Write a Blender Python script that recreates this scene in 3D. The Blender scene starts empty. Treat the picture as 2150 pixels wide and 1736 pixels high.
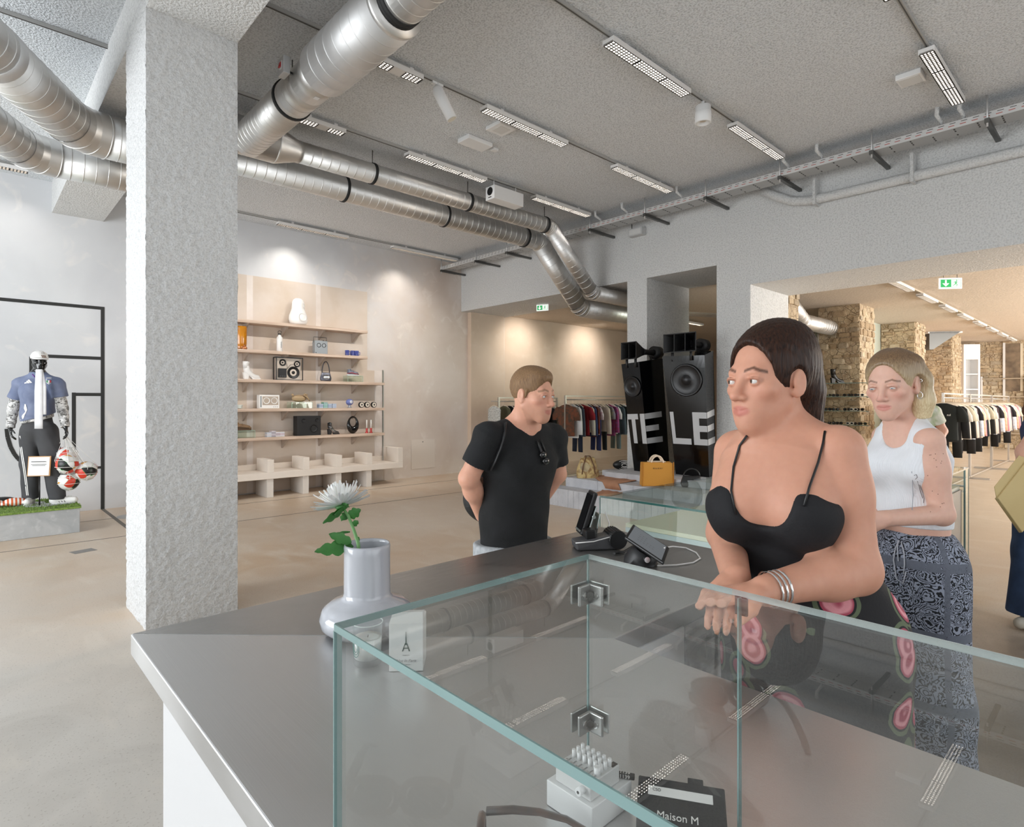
import bpy, bmesh, math, random
import numpy as np
from mathutils import Vector, Matrix, Euler
random.seed(7); np.random.seed(7)
sc = bpy.context.scene
COL = sc.collection
PI = math.pi
# ---------------------------------------------------------------- camera, world, big lights, exposure
FPX, CXP, HYP, H = 1237.0, 1075.0, 845.0, 1.53          # focal length and horizon of the 2150x1736 frame, eye height
cam_d = bpy.data.cameras.new('camera'); cam = bpy.data.objects.new('camera', cam_d); COL.objects.link(cam)
cam.location = (0, 0, H); cam.rotation_euler = (PI/2, 0, -math.atan2(.68241, .73096))
cam_d.sensor_fit = 'HORIZONTAL'; cam_d.sensor_width = 36; cam_d.lens = 36*FPX/2150
cam_d.shift_y = -(868-HYP)/2150; cam_d.clip_start = .02; cam_d.clip_end = 200
sc.camera = cam
sc.view_settings.view_transform = 'Standard'; sc.view_settings.look = 'None'
sc.view_settings.gamma = 1; sc.view_settings.use_curve_mapping = False
sc.view_settings.exposure = 0.32
sc.cycles.transparent_max_bounces = 32; sc.cycles.max_bounces = 9; sc.cycles.diffuse_bounces = 5
sc.cycles.glossy_bounces = 5; sc.cycles.transmission_bounces = 6
sc.cycles.caustics_reflective = False; sc.cycles.caustics_refractive = False
sc.cycles.sample_clamp_indirect = 30.0
w = bpy.data.worlds.new('sky'); sc.world = w; w.use_nodes = True
bg = w.node_tree.nodes['Background']; bg.inputs[0].default_value = (.93, .97, 1, 1); bg.inputs[1].default_value = 1.2
def area(name, loc, rot, sx, sy, power, col=(1, 1, 1), parent=None, spread=PI):
    l = bpy.data.lights.new(name, 'AREA'); l.shape = 'RECTANGLE'; l.size = sx; l.size_y = sy; l.energy = power; l.color = col
    l.spread = spread
    o = bpy.data.objects.new(name, l); COL.objects.link(o); o.location = loc; o.rotation_euler = rot
    if parent: o.parent = parent
    return o
# window light of the shop (wall at x=-5 and wall at y=-4.5), then an added back-room fill
area('daylight_and_fill', (-4.85, 5.6, 2.0), (0, -PI/2-.34, 0), 3.2, 6.4, 380, (.93, .97, 1))
area('daylight_and_fill', (2.5, -4.35, 2.1), (PI/2+.2, 0, 0), 8.0, 3.2, 56, (.94, .975, 1))
area('daylight_and_fill', (17, -4.35, 2.0), (PI/2, 0, 0), 14.0, 2.8, 1000, (1, .97, .92))  # unseen fill added to brighten the back room, no window known there

# ---------------------------------------------------------------- geometry helpers
RX = np.array([.73097, -.6825, 0.]); FW = np.array([.68241, .73096, 0.])
def pd(px, py, d):                    # a point of the place from its direction in the photograph and its distance
    r = (px-CXP)/FPX*d
    p = RX*r + FW*d
    return Vector((p[0], p[1], H+(HYP-py)/FPX*d))
def pz(px, py, z): return pd(px, py, (z-H)*FPX/(HYP-py))
def pX(px, py, X): return pd(px, py, X/(.73097*(px-CXP)/FPX+.68241))
def pY(px, py, Y): return pd(px, py, Y/(-.6825*(px-CXP)/FPX+.73096))
def C(h, a=1):
    h = h.lstrip('#'); v = [int(h[i:i+2], 16)/255 for i in (0, 2, 4)]
    return tuple((x/12.92 if x <= .04045 else ((x+.055)/1.055)**2.4) for x in v)+(a,)

class MB:
    """collects simple solids, builds ONE mesh object"""
    def __init__(s): s.v = []; s.f = []; s.sm = []; s.mi = []; s.cur = 0
    def add(s, vs, fs, smooth=False):
        o = len(s.v); s.v += [tuple(x) for x in vs]
        for f in fs: s.f.append([i+o for i in f]); s.sm.append(smooth); s.mi.append(s.cur)
    def box(s, c, d, rot=None):
        R = Euler(rot).to_matrix() if rot is not None and not isinstance(rot, Matrix) else (rot or Matrix.Identity(3))
        c = Vector(c)
        vs = [c+R@Vector((x*d[0]/2, y*d[1]/2, z*d[2]/2)) for z in (-1, 1) for y in (-1, 1) for x in (-1, 1)]
        s.add(vs, [(0, 2, 3, 1), (4, 5, 7, 6), (0, 1, 5, 4), (2, 6, 7, 3), (0, 4, 6, 2), (1, 3, 7, 5)]); return s
    def bx(s, x0, x1, y0, y1, z0, z1):
        return s.box(((x0+x1)/2, (y0+y1)/2, (z0+z1)/2), (abs(x1-x0), abs(y1-y0), abs(z1-z0)))
    def hexa(s, lo, hi):              # lo, hi: 4 corners each, counter-clockwise seen from above
        s.add(list(lo)+list(hi), [(3, 2, 1, 0), (4, 5, 6, 7), (0, 1, 5, 4), (1, 2, 6, 5), (2, 3, 7, 6), (3, 0, 4, 7)]); return s
    def bar(s, a, b, w, h=None, up=(0, 0, 1)):
        a = Vector(a); b = Vector(b); h = h or w; t = (b-a); L = t.length; t.normalize(); u = Vector(up)
        if abs(t.dot(u)) > .98: u = Vector((1, 0, 0))
        x = t.cross(u).normalized(); y = x.cross(t)
        R = Matrix((x, t, y)).transposed(); return s.box((a+b)/2, (w, L, h), R)
    def tube(s, pts, r, n=10, smooth=True, caps=True, flat=1.0, up=None):
        pts = [Vector(p) for p in pts]; rr = r if isinstance(r, (list, tuple)) else [r]*len(pts)
        o = len(pts); prev = None; vs = []
        for i, p in enumerate(pts):
            t = (pts[min(i+1, o-1)]-pts[max(i-1, 0)])
            if t.length < 1e-9: t = Vector((0, 0, 1))
            t.normalize()
            if prev is None:
                u = Vector(up) if up else (Vector((0, 0, 1)) if abs(t.z) < .9 else Vector((1, 0, 0)))
            else: u = prev
            x = t.cross(u)
            if x.length < 1e-6: x = t.cross(Vector((1, .3, .2)))
            x.normalize(); y = x.cross(t).normalized(); prev = y
            for k in range(n):
                a = 2*PI*k/n; vs.append(p+x*math.cos(a)*rr[i]+y*math.sin(a)*rr[i]*flat)
        fs = [(i*n+k, i*n+(k+1) % n, (i+1)*n+(k+1) % n, (i+1)*n+k) for i in range(o-1) for k in range(n)]
        fs = [tuple(reversed(f)) for f in fs]
        s.add(vs, fs, smooth)
        if caps:
            m = len(s.v)-len(vs)
            s.f.append([m+k for k in range(n)]); s.sm.append(False); s.mi.append(s.cur)
            s.f.append([m+(o-1)*n+k for k in reversed(range(n))]); s.sm.append(False); s.mi.append(s.cur)
        return s
    def cyl(s, a, b, r, n=16, r2=None): return s.tube([a, b], [r, r if r2 is None else r2], n)
    def lathe(s, prof, c=(0, 0, 0), n=24, axis=(0, 0, 1), smooth=True, sx=1, sy=1):
        ax = Vector(axis).normalized(); q = Vector((0, 0, 1)).rotation_difference(ax).to_matrix(); c = Vector(c)
        vs = []; fs = []; rows = []
        for r, z in prof:
            if r < 1e-6: rows.append([len(vs)]); vs.append(c+q@Vector((0, 0, z)))
            else:
                rows.append(list(range(len(vs), len(vs)+n)))
                for k in range(n): vs.append(c+q@Vector((r*math.cos(2*PI*k/n)*sx, r*math.sin(2*PI*k/n)*sy, z)))
        for A, B in zip(rows, rows[1:]):
            for k in range(n):
                k2 = (k+1) % n
                if len(A) == 1 and len(B) == 1: continue
                if len(A) == 1: fs.append((A[0], B[k2], B[k]))
                elif len(B) == 1: fs.append((A[k], A[k2], B[0]))
                else: fs.append((A[k], A[k2], B[k2], B[k]))
        s.add(vs, fs, smooth); return s
    def ball(s, c, r, n=14, m=9, rot=None):
        r = r if isinstance(r, (tuple, list)) else (r, r, r); R = rot if rot is not None else Matrix.Identity(3); c = Vector(c)
        vs = [c+R@Vector((0, 0, -r[2]))]; fs = []
        for i in range(1, m):
            a = -PI/2+PI*i/m
            for k in range(n): vs.append(c+R@Vector((r[0]*math.cos(a)*math.cos(2*PI*k/n), r[1]*math.cos(a)*math.sin(2*PI*k/n), r[2]*math.sin(a))))
        vs.append(c+R@Vector((0, 0, r[2]))); L = len(vs)-1
        for k in range(n):
            k2 = (k+1) % n; fs.append((0, 1+k2, 1+k)); fs.append((L, L-n+k, L-n+k2))
            for i in range(m-2): fs.append((1+i*n+k, 1+i*n+k2, 1+(i+1)*n+k2, 1+(i+1)*n+k))
        s.add(vs, fs, True); return s
    def prism(s, poly, o, u, v, n, t):   # poly (a,b) in the plane o+a*u+b*v, thickened by t along n
        o = Vector(o); u = Vector(u); v = Vector(v); n = Vector(n)
        A = [o+u*a+v*b for a, b in poly]; B = [p+n*t for p in A]; k = len(poly)
        ar = sum(poly[i][0]*poly[(i+1) % k][1]-poly[(i+1) % k][0]*poly[i][1] for i in range(k))
        flip = (u.cross(v).dot(n)*t*ar) < 0
        fs = [tuple(reversed(range(k))), tuple(range(k, 2*k))]+[(i, (i+1) % k, k+(i+1) % k, k+i) for i in range(k)]
        if flip: fs = [tuple(reversed(f)) for f in fs]
        s.add(A+B, fs); return s
    def quad(s, a, b, c, d): s.add([a, b, c, d], [(0, 1, 2, 3)]); return s
    def build(s, name, mats, parent=None, world=False, bevel=0, seg=2, loc=None):
        me = bpy.data.meshes.new(name); V = s.v
        if world and parent is not None:
            o = Vector((0, 0, 0)); p = parent
            while p: o += p.location; p = p.parent
            V = [(x[0]-o.x, x[1]-o.y, x[2]-o.z) for x in V]
        elif loc is not None:
            V = [(x[0]-loc[0], x[1]-loc[1], x[2]-loc[2]) for x in V]
        me.from_pydata(V, [], s.f)
        me.polygons.foreach_set('use_smooth', s.sm); me.polygons.foreach_set('material_index', s.mi)
        for m in (mats if isinstance(mats, (list, tuple)) else [mats]): me.materials.append(m)
        if bevel:
            bm = bmesh.new(); bm.from_mesh(me)
            es = [e for e in bm.edges if len(e.link_faces) == 2 and e.calc_face_angle(0) > .5]
            bmesh.ops.bevel(bm, geom=es, offset=bevel, segments=seg, profile=.5, affect='EDGES', clamp_overlap=True)
            bm.to_mesh(me); bm.free()
        me.update()
        ob = bpy.data.objects.new(name, me); COL.objects.link(ob)
        if parent is not None: ob.parent = parent
        elif loc is not None: ob.location = loc
        return ob

def tag(o, label, cat, group=None, kind=None):
    if label: o['label'] = label
    if cat: o['category'] = cat
    if group: o['group'] = group
    if kind: o['kind'] = kind
    return o
def thing(name, label, cat, loc=(0, 0, 0), rz=0, group=None, kind=None):
    o = bpy.data.objects.new(name, None); COL.objects.link(o); o.location = loc; o.rotation_euler = (0, 0, rz)
    o.empty_display_size = .05
    return tag(o, label, cat, group, kind)
def struct(o): o['kind'] = 'structure'; return o
def plab(o, label): o['label'] = label; return o
def dup(root, loc, rz=None, label=None, group=None):
    r = root.copy(); COL.objects.link(r); r.location = loc
    if rz is not None: r.rotation_euler = (0, 0, rz)
    if label: r['label'] = label
    if group: r['group'] = group
    for ch in list(root.children):
        c = ch.copy(); COL.objects.link(c); c.parent = r
        for g in ch.children:
            d = g.copy(); COL.objects.link(d); d.parent = c
    return r
def text_mesh(s, size, font_shear=0, extrude=.0006, align='CENTER', bold=0, spacing=1):
    cu = bpy.data.curves.new('lettering', 'FONT'); cu.body = s; cu.size = size; cu.extrude = extrude; cu.align_x = align
    cu.align_y = 'CENTER'; cu.shear = font_shear; cu.offset = bold; cu.resolution_u = 3; cu.space_character = spacing
    o = bpy.data.objects.new('lettering', cu); COL.objects.link(o)
    dg = bpy.context.evaluated_depsgraph_get(); me = bpy.data.meshes.new_from_object(o.evaluated_get(dg))
    bpy.data.objects.remove(o); return me
def letter(name, s, size, mat, parent, loc, u, v, **k):   # lettering lying in the plane of u (reading direction) and v (up); loc is local to the parent
    me = text_mesh(s, size, **k); me.materials.append(mat)
    u = Vector(u).normalized(); v = Vector(v).normalized(); n = u.cross(v)
    o = bpy.data.objects.new(name, me); COL.objects.link(o)
    o.matrix_local = Matrix.Translation(Vector(loc)) @ Matrix((u, v, n)).transposed().to_4x4()
    if parent: o.parent = parent
    return o

# ---------------------------------------------------------------- materials
_m = {}
def M(name, col=None, rough=.5, metal=0, var=None, bump=None, coat=0, spec=None, sub=0, emit=None, alpha=None, trans=0, ior=None, sheen=0):
    if name in _m: return _m[name]
    m = bpy.data.materials.new(name); m.use_nodes = True; _m[name] = m
    nt = m.node_tree; b = nt.nodes['Principled BSDF']
    if isinstance(col, str): col = C(col)
    b.inputs['Base Color'].default_value = col; b.inputs['Roughness'].default_value = rough; b.inputs['Metallic'].default_value = metal
    if coat: b.inputs['Coat Weight'].default_value = coat; b.inputs['Coat Roughness'].default_value = .08
    if spec is not None: b.inputs['Specular IOR Level'].default_value = spec
    if sub: b.inputs['Subsurface Weight'].default_value = sub; b.inputs['Subsurface Radius'].default_value = (.012, .005, .003); b.inputs['Subsurface Scale'].default_value = 1
    if emit: b.inputs['Emission Color'].default_value = C(emit[0]) if isinstance(emit[0], str) else emit[0]; b.inputs['Emission Strength'].default_value = emit[1]
    if trans: b.inputs['Transmission Weight'].default_value = trans
    if ior: b.inputs['IOR'].default_value = ior
    if sheen: b.inputs['Sheen Weight'].default_value = sheen
    if var or bump:
        tc = nt.nodes.new('ShaderNodeTexCoord')
    if var:                                   # (scale, other colour, amount[, detail])
        n = nt.nodes.new('ShaderNodeTexNoise'); n.inputs['Scale'].default_value = var[0]; n.inputs['Detail'].default_value = var[3] if len(var) > 3 else 4
        nt.links.new(tc.outputs['Object'], n.inputs['Vector'])
        r = nt.nodes.new('ShaderNodeMapRange'); r.inputs['From Min'].default_value = .35; r.inputs['From Max'].default_value = .65; r.inputs['To Max'].default_value = var[2]
        nt.links.new(n.outputs['Fac'], r.inputs['Value'])
        mx = nt.nodes.new('ShaderNodeMix'); mx.data_type = 'RGBA'; mx.inputs['A'].default_value = col
        mx.inputs['B'].default_value = C(var[1]) if isinstance(var[1], str) else var[1]
        nt.links.new(r.outputs['Result'], mx.inputs['Factor']); nt.links.new(mx.outputs['Result'], b.inputs['Base Color'])
    if bump:                                  # (scale, strength, distance)
        n2 = nt.nodes.new('ShaderNodeTexNoise'); n2.inputs['Scale'].default_value = bump[0]; n2.inputs['Detail'].default_value = 4
        nt.links.new(tc.outputs['Object'], n2.inputs['Vector'])
        bp = nt.nodes.new('ShaderNodeBump'); bp.inputs['Strength'].default_value = bump[1]; bp.inputs['Distance'].default_value = bump[2]
        nt.links.new(n2.outputs['Fac'], bp.inputs['Height']); nt.links.new(bp.outputs['Normal'], b.inputs['Normal'])
    return m
class NT:                                     # tiny node-writing helper
    def __init__(s, name, rough=.5):
        s.m = bpy.data.materials.new(name); s.m.use_nodes = True; _m[name] = s.m
        s.t = s.m.node_tree; s.b = s.t.nodes['Principled BSDF']; s.b.inputs['Roughness'].default_value = rough
        s.tc = s.n('TexCoord'); s.obj = s.tc.outputs['Object']
    def n(s, kind, **k):
        x = s.t.nodes.new('ShaderNode'+kind)
        for a, v in k.items():
            if hasattr(x, a): setattr(x, a, v)
        return x
    def l(s, a, b): s.t.links.new(a, b)
    def noise(s, scale, detail=4, vec=None, dist=0):
        x = s.n('TexNoise'); x.inputs['Scale'].default_value = scale; x.inputs['Detail'].default_value = detail; x.inputs['Distortion'].default_value = dist
        s.l(vec or s.obj, x.inputs['Vector']); return x.outputs['Fac']
    def vor(s, scale, out='Distance', vec=None, feature='F1', rnd=1):
        x = s.n('TexVoronoi'); x.feature = feature; x.inputs['Scale'].default_value = scale; x.inputs['Randomness'].default_value = rnd
        s.l(vec or s.obj, x.inputs['Vector']); return x.outputs[out]
    def map(s, sx, sy, sz, vec=None, rot=(0, 0, 0)):
        x = s.n('Mapping'); x.inputs['Scale'].default_value = (sx, sy, sz); x.inputs['Rotation'].default_value = rot
        s.l(vec or s.obj, x.inputs['Vector']); return x.outputs[0]
    def rng(s, val, a, b, c=0, d=1):
        x = s.n('MapRange'); x.clamp = True
        for i, v in zip(('From Min', 'From Max', 'To Min', 'To Max'), (a, b, c, d)): x.inputs[i].default_value = v
        s.l(val, x.inputs['Value']); return x.outputs[0]
    def math(s, op, a, b=None):
        x = s.n('Math'); x.operation = op
        for i, v in enumerate((a, b)):
            if v is None: continue
            if isinstance(v, (int, float)): x.inputs[i].default_value = v
            else: s.l(v, x.inputs[i])
        return x.outputs[0]
    def mix(s, f, a, b, blend='MIX'):
        x = s.n('Mix'); x.data_type = 'RGBA'; x.blend_type = blend
        if isinstance(f, (int, float)): x.inputs['Factor'].default_value = f
        else: s.l(f, x.inputs['Factor'])
        for k, v in (('A', a), ('B', b)):
            if isinstance(v, str): x.inputs[k].default_value = C(v)
            elif isinstance(v, tuple): x.inputs[k].default_value = v
            else: s.l(v, x.inputs[k])
        return x.outputs['Result']
    def sep(s, vec=None):
        x = s.n('SeparateXYZ'); s.l(vec or s.obj, x.inputs[0]); return x.outputs
    def color(s, c):
        if isinstance(c, str): s.b.inputs['Base Color'].default_value = C(c)
        else: s.l(c, s.b.inputs['Base Color'])
    def bump(s, hgt, strength, dist):
        x = s.n('Bump'); x.inputs['Strength'].default_value = strength; x.inputs['Distance'].default_value = dist
        s.l(hgt, x.inputs['Height']); s.l(x.outputs[0], s.b.inputs['Normal'])
    def set(s, k, v):
        if isinstance(v, (int, float, tuple)): s.b.inputs[k].default_value = v
        else: s.l(v, s.b.inputs[k])
def spray(name, a, b, scale=55, dist=.012):   # sprayed acoustic plaster
    t = NT(name, .95); n = t.noise(scale, 3); n2 = t.noise(scale*2.2, 2); g = t.noise(.7, 3)
    h = t.math('ADD', t.rng(n, .3, .7), t.math('MULTIPLY', n2, .4))
    c = t.mix(t.rng(n, .32, .55), b, a); t.color(t.mix(t.rng(g, .35, .65, 0, .12), c, '#ffffff', 'MULTIPLY'))
    t.bump(h, .55, dist); t.set('Specular IOR Level', .2); return t.m
def pane_mat(name, tint=(.985, .995, .99, 1), ior=1.72, dirt=.0):
    m = bpy.data.materials.new(name); m.use_nodes = True; _m[name] = m; nt = m.node_tree; nt.nodes.clear()
    out = nt.nodes.new('ShaderNodeOutputMaterial'); mx = nt.nodes.new('ShaderNodeMixShader'); tr = nt.nodes.new('ShaderNodeBsdfTransparent')
    gl = nt.nodes.new('ShaderNodeBsdfGlossy'); gl.inputs['Roughness'].default_value = 0; tr.inputs['Color'].default_value = tint
    fr = nt.nodes.new('ShaderNodeFresnel'); fr.inputs['IOR'].default_value = ior
    ge = nt.nodes.new('ShaderNodeNewGeometry'); sb_ = nt.nodes.new('ShaderNodeMath'); sb_.operation = 'SUBTRACT'; sb_.inputs[0].default_value = 1; nt.links.new(ge.outputs['Backfacing'], sb_.inputs[1])
    ml = nt.nodes.new('ShaderNodeMath'); ml.operation = 'MULTIPLY'; nt.links.new(fr.outputs[0], ml.inputs[0]); nt.links.new(sb_.outputs[0], ml.inputs[1])   # reflect at the entering face only
    nt.links.new(ml.outputs[0], mx.inputs[0]); nt.links.new(tr.outputs[0], mx.inputs[1]); nt.links.new(gl.outputs[0], mx.inputs[2])
    last = mx.outputs[0]
    if dirt:
        df = nt.nodes.new('ShaderNodeBsdfDiffuse'); df.inputs['Color'].default_value = (.9, .9, .9, 1)
        tc = nt.nodes.new('ShaderNodeTexCoord'); n = nt.nodes.new('ShaderNodeTexNoise'); n.inputs['Scale'].default_value = 6; n.inputs['Detail'].default_value = 6
        nt.links.new(tc.outputs['Object'], n.inputs['Vector'])
        r = nt.nodes.new('ShaderNodeMapRange'); r.inputs['From Min'].default_value = .4; r.inputs['From Max'].default_value = .75; r.inputs['To Max'].default_value = dirt
        nt.links.new(n.outputs['Fac'], r.inputs['Value'])
        m2 = nt.nodes.new('ShaderNodeMixShader'); nt.links.new(r.outputs[0], m2.inputs[0]); nt.links.new(last, m2.inputs[1]); nt.links.new(df.outputs[0], m2.inputs[2]); last = m2.outputs[0]
    nt.links.new(last, out.inputs['Surface']); return m
GLASS = pane_mat('clear_glass', dirt=.018)
GLASS_EDGE = M('glass_edge', '#7d9c9b', .15, coat=.5)
GLASS_EDGE_D = M('glass_edge_dark', '#3f6f69', .15, coat=.5)
SPRAY_C = spray('sprayed_plaster_ceiling', '#e3e6e9', '#c1c4c7', 64, .016)
SPRAY_W = spray('sprayed_plaster_wall', '#dcdcdb', '#c6c6c5', 55, .012)
WHITE = M('white_paint', '#e6e6e6', .6)
WHITE_G = M('white_gloss', '#ececec', .3)
BLACK = M('black_plastic', '#121213', .4)
BLACK_G = M('black_gloss', '#08080a', .08, coat=.6)
STEEL = M('steel', '#b9b9b7', .28, 1)
STEEL_D = M('dark_steel', '#6d6d6b', .4, 1)
CHROME = M('chrome', '#dedede', .12, 1)
TORT = M('tortoise', '#1e110b', .3, coat=.15, var=(40, '#6b3d1a', .55)); LENS = M('dark_lens', '#15181a', .08, coat=.5)
SW = M('satin_white', '#f1efec', .35)
G_D = 'ventilation ducts under the ceiling'
# ================================================================ THE SHELL
CEIL = 4.55; YW = 10.2; XB = 8.0; XB2 = 9.28; SOF = 3.52; SOF2 = 3.17; CEIL2 = 3.56
t = NT('polished_concrete', .4)
X, Y, Z = t.sep()
big = t.noise(.55, 5, dist=.6); mid = t.noise(2.3, 6, dist=.8); sp = t.noise(90, 3); st = t.noise(5, 5, t.map(1, .35, 1), .6)
warm = t.mix(t.rng(big, .35, .65), '#d4c4b2', '#c9af93'); warm = t.mix(t.rng(mid, .4, .7, 0, .6), warm, '#ddcfbf')
grey = t.mix(t.rng(big, .35, .65), '#c3bdb4', '#cfcac3'); grey = t.mix(t.rng(mid, .45, .7, 0, .5), grey, '#b0aaa2')
f = t.rng(t.math('ADD', t.math('ADD', X, t.math('MULTIPLY', Y, .45)), t.math('MULTIPLY', big, 3.0)), 3.4, 5.2)
far_ = t.mix(t.rng(X, 7.5, 9.5), warm, '#cbbdab')
c = t.mix(f, grey, far_); c = t.mix(t.rng(sp, .6, .7, 0, .55), c, '#8d8377'); c = t.mix(t.rng(st, .55, .75, 0, .45), c, '#e0d6c8')
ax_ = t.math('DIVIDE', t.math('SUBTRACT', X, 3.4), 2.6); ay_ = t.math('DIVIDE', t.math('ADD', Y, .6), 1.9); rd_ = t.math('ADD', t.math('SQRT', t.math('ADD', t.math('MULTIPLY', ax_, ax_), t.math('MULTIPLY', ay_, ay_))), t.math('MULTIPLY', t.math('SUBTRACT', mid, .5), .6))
c = t.mix(t.rng(rd_, .55, 1.15, .82, 0), c, '#5a4d42')      # shade of the till area painted into the floor colour
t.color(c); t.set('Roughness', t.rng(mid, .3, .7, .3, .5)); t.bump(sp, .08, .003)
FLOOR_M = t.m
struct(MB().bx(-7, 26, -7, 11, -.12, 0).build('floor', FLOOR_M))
# ceilings
struct(MB().bx(-7, XB, -7, YW, CEIL, CEIL+.15).build('ceiling', SPRAY_C))
CEIL_B = spray('beige_ceiling', '#d2c6b8', '#c6b9aa', 30, .004)
struct(MB().bx(XB2, 26, -7, 11, CEIL2, CEIL2+.15).build('ceiling', CEIL_B))
# wall carrying the shelves: cool limewash above, warm plaster patches lower to the right
t = NT('limewash_wall', .85); X, Y, Z = t.sep()
n1 = t.noise(.9, 5, dist=.5); n2 = t.noise(3, 6, dist=1)
cool = t.mix(t.rng(n1, .35, .7), '#dadbdd', '#cccdd0'); wm = t.mix(t.rng(n1, .35, .65), '#ddd3cb', '#d0c1b5')
f = t.rng(t.math('SUBTRACT', t.math('ADD', X, t.math('MULTIPLY', n2, 1.6)), t.math('MULTIPLY', Z, .5)), 3.6, 6.2)
c = t.mix(f, cool, wm); t.color(t.mix(t.rng(n2, .58, .72, 0, .35), c, '#f2ece6')); t.bump(n2, .1, .01)
WALL_M = t.m
struct(MB().bx(-7, XB2, YW, YW+.2, 0, CEIL+.15).build('wall_back', WALL_M))
t = NT('beige_wall', .85); n1 = t.noise(1.1, 5, dist=.4); n2 = t.noise(4, 5)
t.color(t.mix(t.rng(n2, .55, .75, 0, .4), t.mix(t.rng(n1, .35, .65), '#d9c6b4', '#cfbaa6'), '#e2d4c6')); BEIGE_W = t.m
struct(MB().bx(XB2, 25.3, YW, YW+.2, 0, CEIL2+.15).build('wall_back', BEIGE_W))
pil = MB().bx(XB+.18, XB2-.12, YW-.12, YW-.001, 0, SOF-.001).build('pilaster', BEIGE_W); pil['kind'] = 'structure'
# walls with the shop windows (behind the camera and to its side)
def window_wall(name, axis, pos, a0, a1, opens):
    m = MB(); zt, zs = 3.7, .4
    def put(u0, u1, z0, z1):
        if axis == 'x': m.bx(pos-.2, pos, u0, u1, z0, z1)
        else: m.bx(u0, u1, pos-.2, pos, z0, z1)
    put(a0, a1, zt, CEIL+.15); put(a0, a1, 0, zs); u = a0
    for o0, o1 in opens: put(u, o0, zs, zt); u = o1
    put(u, a1, zs, zt)
    struct(m.build(name, WHITE))
window_wall('wall_left', 'x', -5, -7, YW, [(-3.5, -.4), (0, 3.4), (3.8, 8.2)])
window_wall('wall_front', 'y', -4.5, -5, 25.3, [(-3.8, -.6), (0, 3.4), (3.8, 7.2), (10, 16), (17, 24)])



# the thick wall with its openings (front face x=8, back x=9.28)
A0, A1 = 5.41, 5.79; B0, B1 = 3.72, 4.22
m = MB(); m.bx(XB, XB2, A0, YW-.001, SOF, CEIL); m.build('beam', SPRAY_W)['kind'] = 'structure'
m = MB(); m.bx(XB, XB2, B1, A0, SOF, CEIL); m.build('beam', SPRAY_W)['kind'] = 'structure'
m = MB(); m.bx(XB, XB2, -6.9, B0, SOF2, CEIL); m.build('beam', SPRAY_W)['kind'] = 'structure'
m = MB(); m.bx(XB, XB2, A0, A1, 0, SOF); m.build('column', SPRAY_W)['kind'] = 'structure'
m = MB(); m.bx(XB, XB2, B0, B1, 0, CEIL); m.build('column', SPRAY_W)['kind'] = 'structure'
m = MB(); m.bx(XB, XB2, -6.9, -2.2, 0, SOF2); m.build('wall_right', SPRAY_W)['kind'] = 'structure'
# foreground column: really rough relief
def rough_box(x0, x1, y0, y1, z0, z1, step, amp):
    m = MB(); rng = np.random.default_rng(3)
    def face(o, u, v, n, lu, lv):
        nu, nv = int(lu/step), int(lv/step); R = rng.normal(0, 1, (nu+3, nv+3)); R = (R[:-2, 1:-1]+R[2:, 1:-1]+2*R[1:-1, 1:-1]+R[1:-1, :-2]+R[1:-1, 2:])/3
        R = R[:nu+1, :nv+1]; R[0, :] *= .6; R[-1, :] *= .6
        g = [[Vector(o)+Vector(u)*(lu*i/nu)+Vector(v)*(lv*j/nv)+Vector(n)*(amp*float(R[i, j])) for j in range(nv+1)] for i in range(nu+1)]
        vs = [p for r in g for p in r]; k = nv+1
        fs = [(i*k+j, (i+1)*k+j, (i+1)*k+j+1, i*k+j+1) for i in range(nu) for j in range(nv)]
        m.add(vs, fs, True)
    face((x0, y0, z0), (1, 0, 0), (0, 0, 1), (0, -1, 0), x1-x0, z1-z0)
    face((x0, y1, z0), (0, -1, 0), (0, 0, 1), (-1, 0, 0), y1-y0, z1-z0)
    face((x1, y0, z0), (0, 1, 0), (0, 0, 1), (1, 0, 0), y1-y0, z1-z0)
    m.bx(x0+.006, x1-.006, y0+.006, y1-.004, z0, z1)
    return m
CX0, CX1, CY0, CY1 = .9, 1.485, 4.555, 5.2
COLM = spray('sprayed_plaster_column', '#d2d2d2', '#bebebe', 85, .006)
struct(rough_box(CX0, CX1, CY0, CY1, 0, 4.29, .011, .0027).build('column', COLM))
m = MB()
lo = [(CX0, -7, 4.28), (CX1, -7, 4.28), (CX1, YW, 4.13), (CX0, YW, 4.13)]; hi = [(a, b, CEIL) for a, b, _ in lo]
m.hexa(lo, hi); struct(m.build('beam', SPRAY_W))
# floor joints and the tape on the floor are thin inlays
JOINT = M('joint_fill', '#6b635a', .8)
for (p, q) in (((170, 1097), (240, 1087)), ((0, 1160), (265, 1125))):
    a = pz(*p, 0); b = pz(*q, 0); y = (a.y+b.y)/2
    struct(MB().bx(-4.9, 7.9, y-.008, y+.008, 0, .0015).build('trim_1', JOINT))
# access hatch in the back wall
a = pY(863, 985, YW); b = pY(912, 921, YW)
hm = MB().bx(a.x, b.x, YW-.012, YW-.0005, a.z, b.z); hat = tag(hm.build('access_hatch', M('hatch_paint', '#dbd0c6', .8), bevel=.002), 'square flush access hatch painted over in the plaster wall beside the shelves', 'hatch')
ln = MB().cyl((b.x-.12*0-.3, YW-.014, b.z-.05), (b.x-.3, YW-.012, b.z-.05), .012, 10); ln.build('latch', STEEL_D, hat)
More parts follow.
